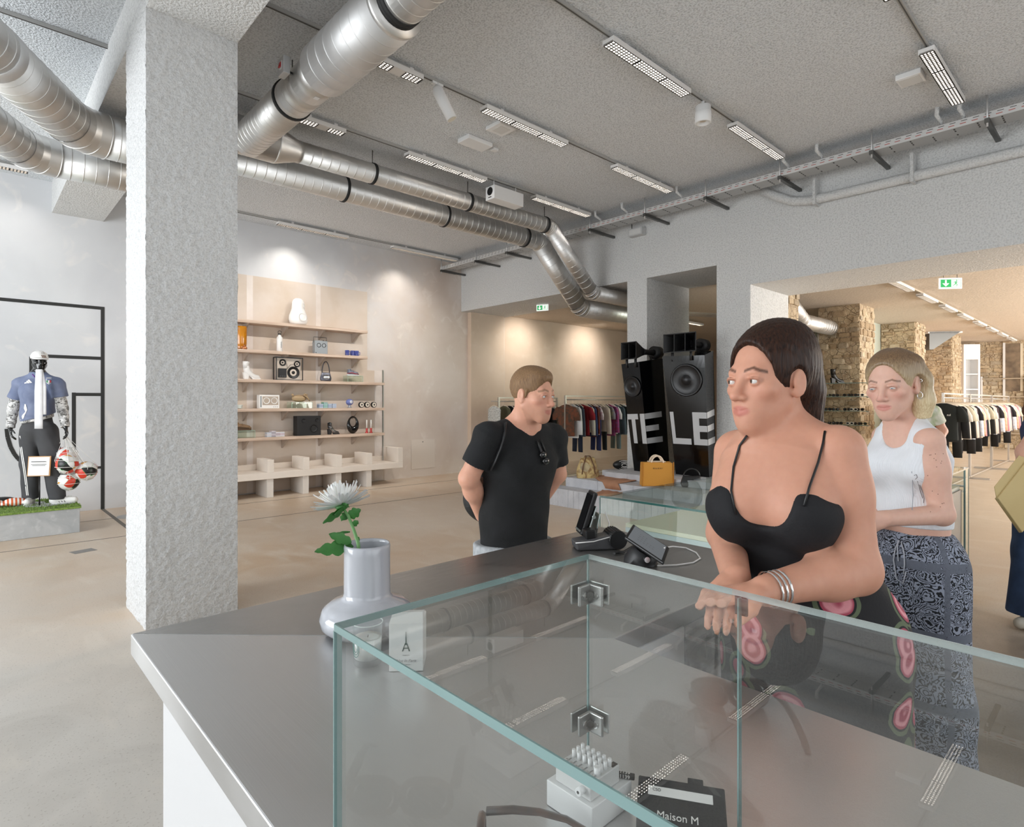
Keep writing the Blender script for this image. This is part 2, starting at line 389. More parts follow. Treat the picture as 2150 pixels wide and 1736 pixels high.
# ================================================================ DUCTS, LAMPS, CABLE TRAY
t = NT('galvanised_duct', .4); n = t.noise(3, 4); n2 = t.vor(26, 'Color'); s2 = t.n('SeparateColor'); t.l(n2, s2.inputs[0])
t.color(t.mix(t.rng(n, .3, .7), '#d2d1cf', '#e2e1df')); t.set('Metallic', 1.0); t.set('Roughness', t.rng(s2.outputs[0], 0, 1, .44, .5)); GALV = t.m
t = NT('galvanised_matt', .55); n = t.noise(5, 4); t.color(t.mix(t.rng(n, .3, .7), '#d0d0d0', '#dcdcdc')); t.set('Metallic', .9); GALV2 = t.m
RUBBER = M('black_rubber', '#1a1a1a', .7)
def spiral(name, root, a, b, r, pitch=.11, r2=None, mat=None, n=32):
    a = Vector(a); b = Vector(b); L = (b-a).length; k = max(1, int(L/pitch)); r2 = r if r2 is None else r2
    m = MB().tube([a, b], [r, r2], n); e = (b-a).normalized()
    for i in range(1, k):
        c = a+(b-a)*(i/k); q = r+(r2-r)*i/k
        m.tube([c-e*.004, c-e*.0015, c+e*.0015, c+e*.004], [q-.0005, q+.003, q+.003, q-.0005], n, caps=False)
    return m.build(name, mat or GALV, root, world=True)
def elbow(root, p, d0, d1, r, R, segs=3):           # segmented bend of radius R around corner p
    d0 = Vector(d0).normalized(); d1 = Vector(d1).normalized(); ang = d0.angle(d1); T = R*math.tan(ang/2)
    a = Vector(p)-d0*T; n = d0.cross(d1).normalized(); c = a + n.cross(d0).normalized()*R
    pts = []
    for i in range(segs+1):
        q = Matrix.Rotation(ang*i/segs, 3, n)@(a-c); pts.append(c+q)
    for i in range(segs):
        u, v = pts[i], pts[i+1]; e = (v-u).normalized()*.006
        MB().tube([u, v], [r, r], 32, caps=False).tube([v-e, v-e*.6, v+e*.6, v+e], [r, r+.005, r+.005, r], 32, caps=False).build('bend_segment', GALV, root, world=True)
    return a, pts[-1]
def clamp(root, c, axis, r, rod=True):
    ax = Vector(axis).normalized(); c = Vector(c)
    o = MB().tube([c-ax*.018, c-ax*.016, c+ax*.016, c+ax*.018], [r+.002, r+.011, r+.011, r+.002], 32).build('clamp', RUBBER, root, world=True)
    if rod: MB().cyl((c.x, c.y, c.z+r+.005), (c.x, c.y, CEIL+.002), .006, 8).build('hanger_rod', STEEL_D, root, world=True)
G_D = 'ventilation ducts under the ceiling'
# wide lower run along x
Y1, Z1, R1 = 6.85, 4.21, .15
d1 = thing('ventilation_duct', 'wide galvanised spiral duct running below the slimmer one, bending down through the far opening', 'duct', (2, Y1, Z1), 0, G_D)
e1 = (7.0, Y1, Z1); e2 = (8.05, Y1, 3.22); dn = (Vector(e2)-Vector(e1))
p0, p1 = elbow(d1, e1, (1, 0, 0), dn, R1, .22, 3); p2, p3 = elbow(d1, e2, dn, (1, 0, 0), R1+.01, .24, 3)
spiral('duct_section', d1, (1.95, Y1, Z1), p0, R1); spiral('duct_section', d1, p1, p2, R1+.005); spiral('duct_section', d1, p3, (10.6, Y1, 3.22), R1+.01)
for px in (722, 932, 1100):
    clamp(d1, (pY(px, 400, Y1).x, Y1, Z1), (1, 0, 0), R1)
# slimmer upper run with the big branch towards the camera
Y2, Z2, R2 = 6.3, 4.27, .115
d2 = thing('ventilation_duct', 'slim galvanised spiral duct running closest under the lamps from the thick branch', 'duct', (3, Y2, Z2), 0, G_D)
e1 = (6.68, Y2, Z2); e2 = (7.72, Y2, 3.37); dn = (Vector(e2)-Vector(e1))
p0, p1 = elbow(d2, e1, (1, 0, 0), dn, R2, .2, 3); p2, p3 = elbow(d2, e2, dn, (1, 0, 0), R2+.005, .22, 3)
spiral('duct_section', d2, (2.7, Y2, Z2), p0, R2, .105); spiral('duct_section', d2, p1, p2, R2); spiral('duct_section', d2, p3, (10.6, Y2, 3.37), R2+.005)
MB().tube([(2.42, Y2, Z2), (2.44, Y2, Z2), (2.66, Y2, Z2), (2.7, Y2, Z2)], [.19, .19, R2+.004, R2+.004], 32).build('reducer', GALV, d2, world=True)
spiral('duct_section', d2, (1.5, Y2, Z2), (2.42, Y2, Z2), .19, .3)
for px in (782, 982, 1143): clamp(d2, (pY(px, 380, Y2).x, Y2, Z2), (1, 0, 0), R2)
XD, ZD = 2.13, 4.2
d3 = thing('ventilation_duct', 'thick galvanised duct with a silencer drum crossing overhead towards the viewer', 'duct', (XD, 5, ZD), 0, G_D)
spiral('duct_section', d3, (XD, 6.22, ZD), (XD, 5.05, ZD), .165, .075)
spiral('duct_section', d3, (XD, 5.05, ZD), (XD, 4.78, ZD), .165, .07)
spiral('collar', d3, (XD, 4.78, ZD), (XD, 4.5, ZD), .168, .6)
MB().tube([(XD, 4.53, ZD), (XD, 4.5, ZD), (XD, 4.5, ZD), (XD, 4.47, ZD)], [.17, .185, .2, .207], 32).build('drum_end', GALV2, d3, world=True)
spiral('silencer_drum', d3, (XD, 4.48, ZD), (XD, 3.44, ZD), .207, .12, mat=GALV2)
MB().tube([(XD, 3.46, ZD), (XD, 3.42, ZD), (XD, 3.42, ZD), (XD, 3.40, ZD)], [.209, .21, .17, .165], 32).build('drum_end', GALV, d3, world=True)
for y in (3.39, 3.36): clamp(d3, (XD, y, ZD), (0, 1, 0), .157, False)
spiral('duct_section', d3, (XD, 3.41, ZD), (XD, .2, ZD), .16, .09)
clamp(d3, (XD, 5.12, ZD), (0, 1, 0), .167)
MB().bx(XD-.02, XD+.02, 4.615, 4.66, ZD-.171, ZD-.168).build('sticker', WHITE, d3, world=True)
# switch box strapped to it
sb = thing('switch_box', 'small grey switch box with a red rocker mounted on the thick overhead duct', 'switch', (XD-.235, 4.72, ZD+.03))
MB().box((0, 0, 0), (.055, .12, .14)).build('housing', M('box_grey', '#c2c2c2', .5), sb, bevel=.006)
MB().box((-.03, -.008, 0), (.008, .05, .06)).build('backplate', M('box_white', '#dcdcdc', .5), sb, bevel=.002)
MB().box((-.037, -.008, 0), (.012, .03, .045), (0, .25, 0)).build('rocker', M('red_rocker', '#b22a2e', .35), sb, bevel=.002)
MB().bx(.02, .1, -.01, .01, -.04, -.02).build('bracket', STEEL_D, sb)
# pair on the other side of the column, bending towards the shop front
dv = Vector((-.5, -.866, 0))
for lab, yy, zz, r, xe in (('upper galvanised duct bending behind the rough column towards the shop front', 6.4, 3.93, .19, .75), ('lower galvanised duct bending beneath its twin behind the rough column', 6.92, 3.8, .165, .45)):
    d = thing('ventilation_duct', lab, 'duct', (xe, yy, zz), 0, G_D)
    a, b = elbow(d, (xe, yy, zz), dv*-1, (1, 0, 0), r+.004, .34, 3)
    spiral('duct_section', d, b, (1.42, yy, zz), r, .09)
    far = a+dv*1.0; spiral('duct_section', d, far+dv*2.2, far, r, .09); spiral('duct_section', d, far, a, r, .1)
    o = MB().tube([far-dv*.05, far-dv*.045, far+dv*.045, far+dv*.05], [r+.002, r+.006, r+.006, r+.002], 32).build('joint_band', GALV2, d, world=True)
    MB().bx(1.3, 1.52, yy-.02, yy+.02, zz-.02, zz+.02).build('support', STEEL_D, d, world=True)
    MB().cyl((1.3, yy, zz), (1.3, yy, CEIL), .008, 8).build('hanger_rod', STEEL_D, d, world=True)
# ------------------------------------------------ lamps on tracks
t_em = M('lamp_glow', '#ffffff', .5, emit=((1, .97, .94, 1), 24))
LOUV = M('lamp_louvre', '#e4e2e0', .4)
ZT = 4.46
TR = {'A': 2.98, 'B': 4.51, 'C': 5.97, 'D': 9.72, 'E': 1.24}
TRL = {'A': ('third', -2.5, 7.2), 'B': ('middle', -2.5, 7.2), 'C': ('duct side', -2.5, 7.2), 'D': ('wall side', -4, 7.6), 'E': ('', -2.5, 7.2)}
nm = {'A': 'the track carrying the small round downlight', 'B': 'the track carrying the tilted cylinder spotlight', 'C': 'the track carrying the white box speaker', 'D': 'the track along the shelf wall', 'E': 'the track nearest the cable tray end'}
for k, y in TR.items():
    x0, x1 = TRL[k][1:]
    o = thing('lighting_track', 'thin grey lighting track: '+nm[k], 'track', (x0, y, CEIL), 0, 'lighting tracks on the ceiling')
    MB().bx(x0, x1, y-.014, y+.014, CEIL-.03, CEIL-.002).build('rail', M('track_grey', '#a9a8a5', .5), o, world=True)
    MB().bx(x0, x1, y-.004, y+.004, CEIL-.034, CEIL-.028).build('slot', M('track_slot', '#55534f', .7), o, world=True)
def louvre_mesh(L, lit):
    """housing, louvres, glowing panels of a lamp of length L; lit = spans along the lamp that carry louvres"""
    w = .115; h = .045; hs = MB()
    hs.bx(-L/2, L/2, -w/2, w/2, h-.006, h)
    hs.bx(-L/2, L/2, -w/2, -w/2+.008, 0, h-.006); hs.bx(-L/2, L/2, w/2-.008, w/2, 0, h-.006)
    hs.bx(-L/2, -L/2+.006, -w/2+.008, w/2-.008, 0, h-.006); hs.bx(L/2-.006, L/2, -w/2+.008, w/2-.008, 0, h-.006)
    lv = []; gl = []; prev = -L/2
    for a, b in lit:
        if a > prev+.002: hs.bx(prev, a, -w/2+.008, w/2-.008, 0, .006)
        prev = b; m = MB(); n = max(4, int((b-a)/.033))
        for i in range(n+1): m.box((a+(b-a)*i/n, 0, .006), (.013, w-.016, .012))
        for j in range(5): m.box(((a+b)/2, (j-2)*(w-.016)/4, .006), (b-a, .0105, .012))
        lv.append(m)
        g = MB(); g.quad((a, -w/2+.008, .014), (a, w/2-.008, .014), (b, w/2-.008, .014), (b, -w/2+.008, .014)); gl.append(g)
    if prev < L/2-.01: hs.bx(prev, L/2, -w/2+.008, w/2-.008, 0, .006)
    return hs, lv, gl
GL = 'louvred linear lamps on the front ceiling'
def lamp(k, x0, x1, lit, label, em=None, zc=None, y=None, grp=GL, nlab='linear_lamp'):
    y = TR[k] if y is None else y; z = ZT if zc is None else zc; L = x1-x0
    o = thing(nlab, label, 'lamp', ((x0+x1)/2, y, z), 0, grp)
    hs, lv, gl = louvre_mesh(L, [(-L/2+.006+a*(L-.012), -L/2+.006+b*(L-.012)) for a, b in lit])
    hs.build('housing', LOUV, o)
    for m in lv: m.build('louvre', M('louvre_bar', '#8b8782', .5), o)
    for g in gl: g.build('diffuser', em or t_em, o)
    top = .09 if zc is None else .05
    for s in (-.3, .3): MB().bx(s*L-.02, s*L+.02, -.015, .015, .045, top).build('clip', LOUV, o)
    return o
def lx(p, z=ZT): return pz(p[0], p[1], z).x
T3 = [(0, .325), (.335, .665), (.675, 1)]; T2 = [(.01, .36), (.64, .99)]
lamp('A', lx((1258, 102)), lx((1430, 205)), T3, 'long louvred lamp before the small round downlight')
lamp('A', lx((1522, 272)), lx((1632, 336)), T3, 'long louvred lamp between the small round downlight and the cable tray')
lamp('A', lx((1088, 6))-1.12, lx((1088, 6)), T3, 'cropped louvred lamp on the track with the round downlight')
lamp('B', lx((782, 128)), lx((874, 178)), T2, 'lamp with two lit ends and a blank middle beside the silencer drum')
lamp('B', lx((1012, 233)), lx((1180, 309)), T3, 'louvred lamp beside the square ceiling detector')
lamp('B', lx((1283, 355)), lx((1400, 406)), T3, 'louvred lamp at the cable tray end of the track with the tilted spotlight')
lamp('C', lx((626, 256)), lx((712, 290)), T2, 'lamp with lit ends and blank middle where thick duct meets slim duct')
lamp('C', lx((845, 332)), lx((1003, 388)), T3, 'louvred lamp right above the slim duct, before the white box speaker')
lamp('C', lx((1110, 420)), lx((1225, 458)), T3, 'louvred lamp right behind the white box speaker')
dim = M('lamp_dim', '#f2ece4', .5, emit=((1, .9, .78, 1), 12))
lamp('D', lx((588, 468)), lx((733, 500)), T3, 'louvred lamp high above the display shelves', dim)
lamp('D', lx((833, 517)), lx((970, 545)), T3, 'louvred lamp by the wall corner at the end of the cable tray', dim)
lamp('D', lx((-60, 332)), lx((60, 358)), T3, 'louvred lamp above the mannequin, beyond the bent ducts', dim)
lamp('E', lx((1925, 118)), lx((2015, 218)), T3, 'louvred lamp beside the small square detector near the cable tray')
lamp('E', lx((1856, 6))-1.1, lx((1856, 6)), T3, 'cropped louvred lamp on the track nearest the cable tray')
# spots and sensors
p = pY(918, 185, TR['B']); sp_ = thing('spotlight', 'white cylinder spotlight tilted down from the lighting track', 'spotlight', (p.x, p.y, CEIL-.03))
MB().cyl((0, 0, 0), (0, 0, -.07), .02, 12).build('stem', WHITE, sp_); MB().bx(-.06, .06, -.016, .016, -.02, 0).build('adapter', WHITE, sp_)
ax = Vector((.18, -.12, -.42)).normalized(); q = Vector((0, 0, -.06))
MB().tube([q-ax*.03, q, q+ax*.17, q+ax*.172, q+ax*.30], [.03, .052, .052, .05, .05], 24).build('barrel', WHITE, sp_)
MB().tube([q+ax*.301, q+ax*.303], [.04, .04], 20).build('lens', M('lens', '#d8d4c8', .2), sp_)
p = pY(1476, 240, TR['A']); dl = thing('downlight', 'small round white downlight hanging from the lighting track', 'spotlight', (p.x, p.y, CEIL-.03))
MB().cyl((0, 0, 0), (0, 0, -.06), .015, 12).build('stem', WHITE, dl)
MB().lathe([(0, -.05), (.072, -.05), (.075, -.055), (.075, -.11)], n=28).build('cap', M('cap_grey', '#d2d2d2', .5), dl)
MB().lathe([(.075, -.11), (.078, -.112), (.078, -.215), (.07, -.22), (.055, -.219), (.05, -.2), (0, -.19)], n=28).build('barrel', WHITE, dl)
MB().lathe([(0, -.195), (.048, -.197)], n=20).build('lens', M('lens_warm', '#cfc5b2', .3), dl)
p = pY(1060, 403, TR['C']); bs = thing('box_speaker', 'white elongated box with a round black port hanging from the lighting track over the ducts', 'speaker', (p.x, p.y, CEIL-.03))
MB().bx(-.27, .27, -.09, .09, -.27, -.09).build('cabinet', WHITE, bs, bevel=.006)
MB().cyl((-.272, 0, -.16), (-.268, 0, -.16), .055, 24).build('port', BLACK, bs); MB().bx(-.273, -.269, -.03, .03, -.245, -.233).build('badge', BLACK, bs)
for s in (-.2, .2): MB().cyl((s, 0, -.09), (s, 0, 0), .008, 8).build('bracket', WHITE, bs)
def plate(name, label, cat, p, z, sx, sy, h, rz, inner=None, grp=None):
    q = pz(p[0], p[1], CEIL-h); o = thing(name, label, cat, (q.x, q.y, CEIL), rz, grp)
    MB().bx(-sx/2, sx/2, -sy/2, sy/2, -h, .0).build('body', WHITE, o, bevel=.006)
    if inner: MB().bx(-sx*inner/2, sx*inner/2, -sy*inner/2, sy*inner/2, -h-.004, -h+.002).build('cover', M('cover_grey', '#d5d4d2', .5), o, bevel=.0015)
    return o
plate('ceiling_detector', 'flat square white detector beside the long lamp in mid ceiling', 'detector', (1052, 273), 0, .24, .24, .04, 0, .6)
plate('access_point', 'flat rectangular white wireless unit next to a tiny sensor on the ceiling', 'detector', (998, 305), 0, .36, .2, .05, 0)
plate('presence_sensor', 'tiny white sensor next to the flat rectangular unit on the ceiling', 'detector', (1038, 317), 0, .08, .07, .03, 0)
plate('smoke_detector', 'square white detector close to the lamp near the cable tray', 'detector', (1912, 170), 0, .2, .2, .05, 0, .8)
# ------------------------------------------------ cable tray along the beam
tray = thing('cable_tray', 'perforated steel cable tray hung along the beam with orange cable showing through its slots', 'cable tray', (7.5, 5, 4.32))
TX0, TX1, TZ = 7.38, 7.62, 4.32; TY0, TY1 = -2.5, 10.12
TRM = M('tray_steel', '#b9b9b8', .45, .6)
MB().bx(TX0, TX1, TY0, TY1, TZ, TZ+.003).build('tray_base', TRM, tray, world=True)
MB().bx(TX0-.003, TX0, TY0, TY1, TZ, TZ+.07).build('side_rail', M('tray_rail', '#cfcfce', .45, .3), tray, world=True)
MB().bx(TX1, TX1+.003, TY0, TY1, TZ, TZ+.07).build('side_rail', TRM, tray, world=True)
a = MB(); b = MB(); c = MB(); y = TY0; i = 0; rr = random.Random(2)
while y < TY1-.1:
    a.bx(TX0-.0042, TX0-.0028, y, y+.05, TZ+.05, TZ+.056)
    if y < 6.3: b.bx(TX0-.0042, TX0-.0028, y+.01, y+.06, TZ+.024, TZ+.031)
    else: a.bx(TX0-.0042, TX0-.0028, y+.01, y+.06, TZ+.024, TZ+.03)
    if i % 2 == 0:
        for k in range(4):
            if rr.random() < .8: c.bx(TX0+.02+k*.055, TX0+.055+k*.055, y+.01, y+.024, TZ-.0012, TZ-.0002)
    y += .095; i += 1
SLOT = M('slot_dark', '#4a4948', .8)
a.build('slots', SLOT, tray, world=True)['kind'] = 'stuff'; b.build('orange_cable', M('cable_orange', '#b0564a', .6), tray, world=True)['kind'] = 'stuff'; c.build('slots', SLOT, tray, world=True)['kind'] = 'stuff'
for px in (2078, 1838, 1647, 1492, 1365, 1250, 1075, 1010, 938):
    y = pX(px, 400, 7.5).y
    MB().bx(TX0-.04, TX1+.12, y-.02, y+.02, TZ-.045, TZ-.002).build('bracket', STEEL_D, tray, world=True)
    MB().cyl((TX0-.02, y, TZ-.08), (TX0-.02, y, CEIL+.002), .009, 8).build('hanger_rod', GALV2, tray, world=True)
    MB().bx(TX1+.12, XB-.0005, y-.02, y+.02, TZ-.04, TZ-.004).build('wall_arm', STEEL_D, tray, world=True)
lines = []
pp = thing('sprayed_pipe', 'plaster coated pipe fixed along the beam face under the cable tray', 'pipe', (7.9, 3, 4.1))
yb = pX(1700, 420, 7.92).y
pts = [(7.935, yb+.62, 4.4), (7.935, yb+.42, 4.27), (7.935, yb+.22, 4.16), (7.935, yb, 4.115), (7.935, yb-.25, 4.11), (7.935, -3.0, 4.10)]
MB().tube(pts, .058, 14).build('pipe', SPRAY_W, pp, world=True)
for px in (1713, 1917):
    y = pX(px, 380, 7.92).y; MB().bx(7.85, XB-.0005, y-.015, y+.015, 4.03, 4.36).build('strap', SPRAY_W, pp, world=True)
rd = random.Random(5)
for px, py, wl in ((1655, 340, 'from the lamp after the round downlight'), (2022, 228, 'from the end of the lamp nearest the tray'), (1432, 408, 'from the track with the tilted spotlight'), (1975, 240, 'just before the nearest lamp drop'), (1262, 455, 'from the track with the white box speaker'), (1318, 435, 'next to the box speaker track one'), (1725, 330, 'with a short stub close to the pipe end')):
    y = pX(px, 400, 7.45).y
    o = tag(MB().tube([(7.3, y, CEIL+.004), (7.32, y+.01, 4.48), (7.42, y-.01, 4.44), (7.5, y, 4.335)], [.022, .02, .018, .016], 8).build('drop_cable', SPRAY_W),
            'plaster coated cable drop into the tray '+wl, 'cable', 'cable drops into the tray')
# ------------------------------------------------ emergency exit signs
GREEN = M('exit_green', '#1f9d55', .4, emit=('#1f9d55', .55)); EXW = M('exit_white', '#f4f6f4', .4, emit=('#f4f6f4', .5))
def exit_sign(p, d, wd, face, label, top, mir=1):
    c = pd(p[0], p[1], d); o = thing('exit_sign', label, 'sign', c, 0, None); o.rotation_euler = (0, 0, face)
    h = wd*.5
    MB().box((0, 0, 0), (wd, .025, h)).build('housing', EXW, o, bevel=.003)
    MB().bx(-wd*.44, wd*.44, -.0155, -.0125, -h*.36, h*.36).build('green_field', GREEN, o)
    MB().bx(wd*.02*mir, wd*.42*mir, -.017, -.0148, -h*.33, h*.33).build('door_field', EXW, o)
    s = h*.30; ar = MB(); ac = -wd*.22*mir
    ar.prism([(ac-.25*s, s), (ac+.25*s, s), (ac+.25*s, 0), (ac+s, 0), (ac, -s), (ac-s, 0), (ac-.25*s, 0)], (0, -.015, 0), (1, 0, 0), (0, 0, 1), (0, -1, 0), .002)
    ar.build('arrow', EXW, o)
    mx = wd*.22*mir; r = MB(); F_ = (0, -.017, 0)
    def st(a, b, w_):
        a = Vector((mx+a[0]*s*mir, 0, a[1]*s)); b = Vector((mx+b[0]*s*mir, 0, b[1]*s)); r.bar(a+Vector((0, -.0172, 0)), b+Vector((0, -.0172, 0)), w_*s, .001, (0, 1, 0))
    st((.1, .55), (-.1, -.05), .4); st((-.1, 0), (.35, -.35), .24); st((.35, -.35), (.2, -.95), .2); st((-.1, 0), (-.35, -.5), .24); st((-.35, -.5), (-.9, -.6), .2)
    st((.1, .5), (.6, .2), .17); st((.1, .5), (-.45, .45), .17); st((-.45, .45), (-.6, .05), .16)
    r.lathe([(0, 0), (.2*s, 0), (.2*s, .001), (0, .001)], (mx+.2*s*mir, -.0168, .85*s), 12, (0, -1, 0)); r.build('running_figure', GREEN, o)
    for k in (-.3, .3): MB().cyl((k*wd, 0, h/2-.002), (k*wd, 0, top-c.z+.004), .004, 6).build('hanger_rod', STEEL_D, o)
exit_sign((1995, 595), 9.35, .34, -PI*.27, 'green and white exit sign hung from the beige ceiling above the blonde woman', CEIL2)
exit_sign((1139, 646), 11.9, .25, -PI*.36, 'small green exit sign hung in the far opening beside the duct bends', CEIL2)
# ------------------------------------------------ back room lamps
GB = 'linear lamps on the beige back ceiling'
bl2 = M('back_fill_bright', '#ffffff', .5, emit=((1, .92, .82, 1), 60)); bl = M('back_lamp_glow', '#ffffff', .5, emit=((1, .9, .77, 1), 24))
x = lx((1872, 593), 3.47); yb = pz(1872, 593, 3.47).y
bt = thing('lighting_track', 'thin lighting track with a row of lamps on the beige back ceiling', 'track', (x, yb, CEIL2))
MB().bx(x-1, 25.2, yb-.014, yb+.014, CEIL2-.03, CEIL2-.002).build('rail', M('track_beige', '#b3a794', .5), bt, world=True)
ords = ['first', 'second', 'third', 'fourth', 'fifth', 'sixth', 'seventh', 'eighth', 'ninth', 'tenth', 'eleventh', 'twelfth']
for i in range(8):
    lamp(None, x+i*1.75, x+i*1.75+1.15, T3[:1]+[(.335, 1)] if i else T3, f'{ords[i]} lamp from the beam on the beige back ceiling', bl, 3.47, yb, GB, 'linear_lamp')
for i in range(7):  # two more rows added out of view to fill the back room with light
    lamp(None, 10.3+i*2.2, 11.45+i*2.2, T3, f'{ords[i]} added aisle row fill lamp on the back ceiling, counted from the beam', bl, 3.47, yb-3.2, GB+' added beside the far aisle')
    lamp(None, 10.3+i*2.2, 11.45+i*2.2, T3, f'{ords[i]} added fill lamp of the row above the racks, counted from the beam', bl2, 3.47, 7.6, GB+' added above the racks')
def spot(loc, target, e, ang, col=(1, .93, .84), blend=.6):
    l = bpy.data.lights.new('wall_washer_and_fill', 'SPOT'); l.energy = e; l.spot_size = ang; l.spot_blend = blend; l.color = col; l.shadow_soft_size = .03
    o = bpy.data.objects.new('wall_washer_and_fill', l); COL.objects.link(o); o.location = loc
    o.rotation_euler = (Vector(target)-Vector(loc)).to_track_quat('-Z', 'Y').to_euler()
for px, py in ((600, 545), (830, 640), (30, 470)):
    c = pY(px, py, YW); spot((c.x, TR['D']-.02, 4.4), (c.x, YW, c.z-.9), 26 if px > 100 else 7, 1.9, blend=1)
for px, py in ((1085, 740), (1225, 740)):
    c = pY(px, py, YW); spot((c.x, YW-1.1, 3.45), (c.x, YW, c.z-.2), 75, 1.9, blend=1)

q = pX(1342, 488, XB); jb = thing('junction_box', 'small grey junction box on the beam right under the cable tray', 'box', (XB, q.y, q.z)); MB().bx(-.12, -.001, -.13, .13, -.07, .05).build('housing', M('box_grey'), jb, bevel=.006); MB().bx(-.125, -.119, -.11, .11, -.05, .03).build('cover', M('cover_grey'), jb, bevel=.002); MB().cyl((-.06, .1, .05), (-.06, .1, .14), .008, 8).build('conduit', STEEL_D, jb)

for x_ in (3.3, 4.9, 6.5, 7.4):          # added spots without fittings behind the ducts, brightening the display wall
    spot((x_, 7.3, 4.42), (x_-.2, YW, 1.7), 125, 1.5, (1, .95, .89), 1)
# ================================================================ DISPLAY SHELVES ON THE BACK WALL
YP = YW-.03; YS = 9.87                              # panel face, shelf front edge
t = NT('plaster_panel', .8); X, Y, Z = t.sep(); n1 = t.noise(1.3, 5, dist=.4); n2 = t.noise(4, 6)
t.color(t.mix(t.rng(n2, .55, .75, 0, .4), t.mix(t.rng(n1, .35, .65), '#d6cabf', '#ccbcab'), '#dccfc4')); PANEL = t.m
STRIP = M('joint_plaster', '#e3dad3', .8, var=(5, '#d8cdc4', .8))
WOOD = NT('pale_wood', .5); n = WOOD.noise(3, 5, WOOD.map(1, 14, 14)); WOOD.color(WOOD.mix(WOOD.rng(n, .35, .65), '#d8c2b0', '#b9a08c')); WOODM = WOOD.m
sx0 = 2.35; xu = pY(772, 600, YS).x; xl = pY(808, 800, YS).x
xpu = pY(771, 600, YP).x; xpl = pY(806, 800, YP).x
ztop = pY(771, 613, YP).z; zstep = pY(790, 778, YP).z
wallp = thing('plaster_wall_panel', 'stepped tan plasterboard panel with pale taped joints behind the display shelves', 'panel', (4, YW, 0))
m = MB(); m.bx(sx0, xpu, YP, YW+.0, zstep, ztop); m.bx(sx0, xpl, YP, YW+.0, .02, zstep); m.build('board', PANEL, wallp, world=True)
for a, b in ((518, 531), (663, 673), (786, 805)):
    xa, xb = pY(a, 700, YP).x, pY(b, 700, YP).x; z1 = ztop if b < 772 else zstep
    for z in ([0] if True else []): MB().bx(xa, xb, YP-.003, YP+.001, .02, z1).build('joint_strip', STRIP, wallp, world=True)
shelf_z = [2.87, 2.39, 1.91, 1.432, .955]
shn = ['topmost', 'second', 'middle', 'fourth', 'lowest']
BRK = M('bracket_tan', '#a8998c', .5)
for i, z in enumerate(shelf_z):
    x1 = xu if i < 2 else xl
    sh = thing('wall_shelf', f'{shn[i]} long pale wood wall shelf on the tan plaster panel', 'shelf', (4, YP, z), 0, 'wall shelves on the plaster panel')
    MB().bx(sx0, x1, YS, YP-.004, z-.05, z).build('board', WOODM, sh, world=True, bevel=.003)
    for px in (517, 600, 678, 748):
        xb = pY(px, 700, YS+.1).x
        m = MB(); m.prism([(0, 0), (.26, 0), (.0, -.16), ], (xb, YP-.004, z-.05), (0, -1, 0), (0, 0, 1), (1, 0, 0), .03); m.build('bracket', BRK, sh, world=True)
post = tag(MB().bx(xl-.012, xl+.012, YS+.06, YS+.085, .42, zstep+.0).build('shelf_upright', STEEL), 'thin steel upright at the free ends of the three lower shelves', 'post')
# ---- bench of cream blocks
CREAM = M('cream_block', '#eae1d7', .6, var=(2, '#e3d8cc', .8)); CREAM_SHADE = M('cream_block_shaded', '#dcd6cf', .6)  # second copy is greyed for the shade under the seat
YB = 9.57
bench = thing('wall_bench', 'cream bench with upright dividers under the display shelves', 'bench', (4.2, YB, 0))
zs = .405; xe0, xe1 = pY(836, 980, YB).x, pY(846, 980, YB).x
MB().bx(1.9, xe1, YB, YP-.004, zs-.105, zs).build('seat', CREAM, bench, world=True, bevel=.004)
MB().bx(xe0, xe1, YB, YP-.004, zs+.0005, zs+.27).build('end_panel', CREAM, bench, world=True, bevel=.004)
for k in range(-1, 4):
    xa = pY(562, 980, YB).x+k*.592
    MB().bx(xa, xa+.105, YB+.005, YB+.48, zs+.0005, zs+.205).build('divider', CREAM, bench, world=True, bevel=.004)
    MB().bx(xa, xa+.105, YB+.03, YB+.53, 0, zs-.1055).build('leg', CREAM_SHADE, bench, world=True, bevel=.003)
MB().bx(1.9, xe0, YP-.06, YP-.004, zs+.0005, zs+.09).build('back_rail', CREAM, bench, world=True, bevel=.003)

# ---- goods on the shelves.  S(px, shelf) gives the spot in the middle of the shelf
def S(px, i, y=10.0): return pY(px, 800, y).x, y, shelf_z[i]+.0005
def U(i): return f'on the {shn[i]} shelf'
ORG = M('orange_glass', '#c47d10', .15, coat=.6); 
# topmost: white pebble lamp (blob speaker)
x, y, z = S(626, 0); o = thing('sculptural_speaker', 'white pear-shaped sculptural speaker with dimpled holes on the topmost shelf', 'speaker', (x, y, z))
prof = [(0, 0), (.10, .002), (.145, .03), (.162, .09), (.155, .16), (.132, .22), (.112, .28), (.108, .34), (.105, .39), (.085, .435), (.05, .46), (0, .468)]
SW = M('satin_white', '#f1efec', .35)
MB().lathe(prof, n=28, sy=.72).build('shell', SW, o)
MB().lathe([(.07, .004), (.062, 0), (.03, -.012), (0, -.014)], (.03, -.11, .13), 22, (0.12, -1, .12)).build('lower_cone', M('cone_grey', '#d8d6d4', .4), o)
MB().lathe([(.036, .003), (.028, -.004), (0, -.012)], (.065, -.062, .34), 18, (.5, -1, .1)).build('upper_hole', M('hole_grey', '#c3bdb6', .5), o)
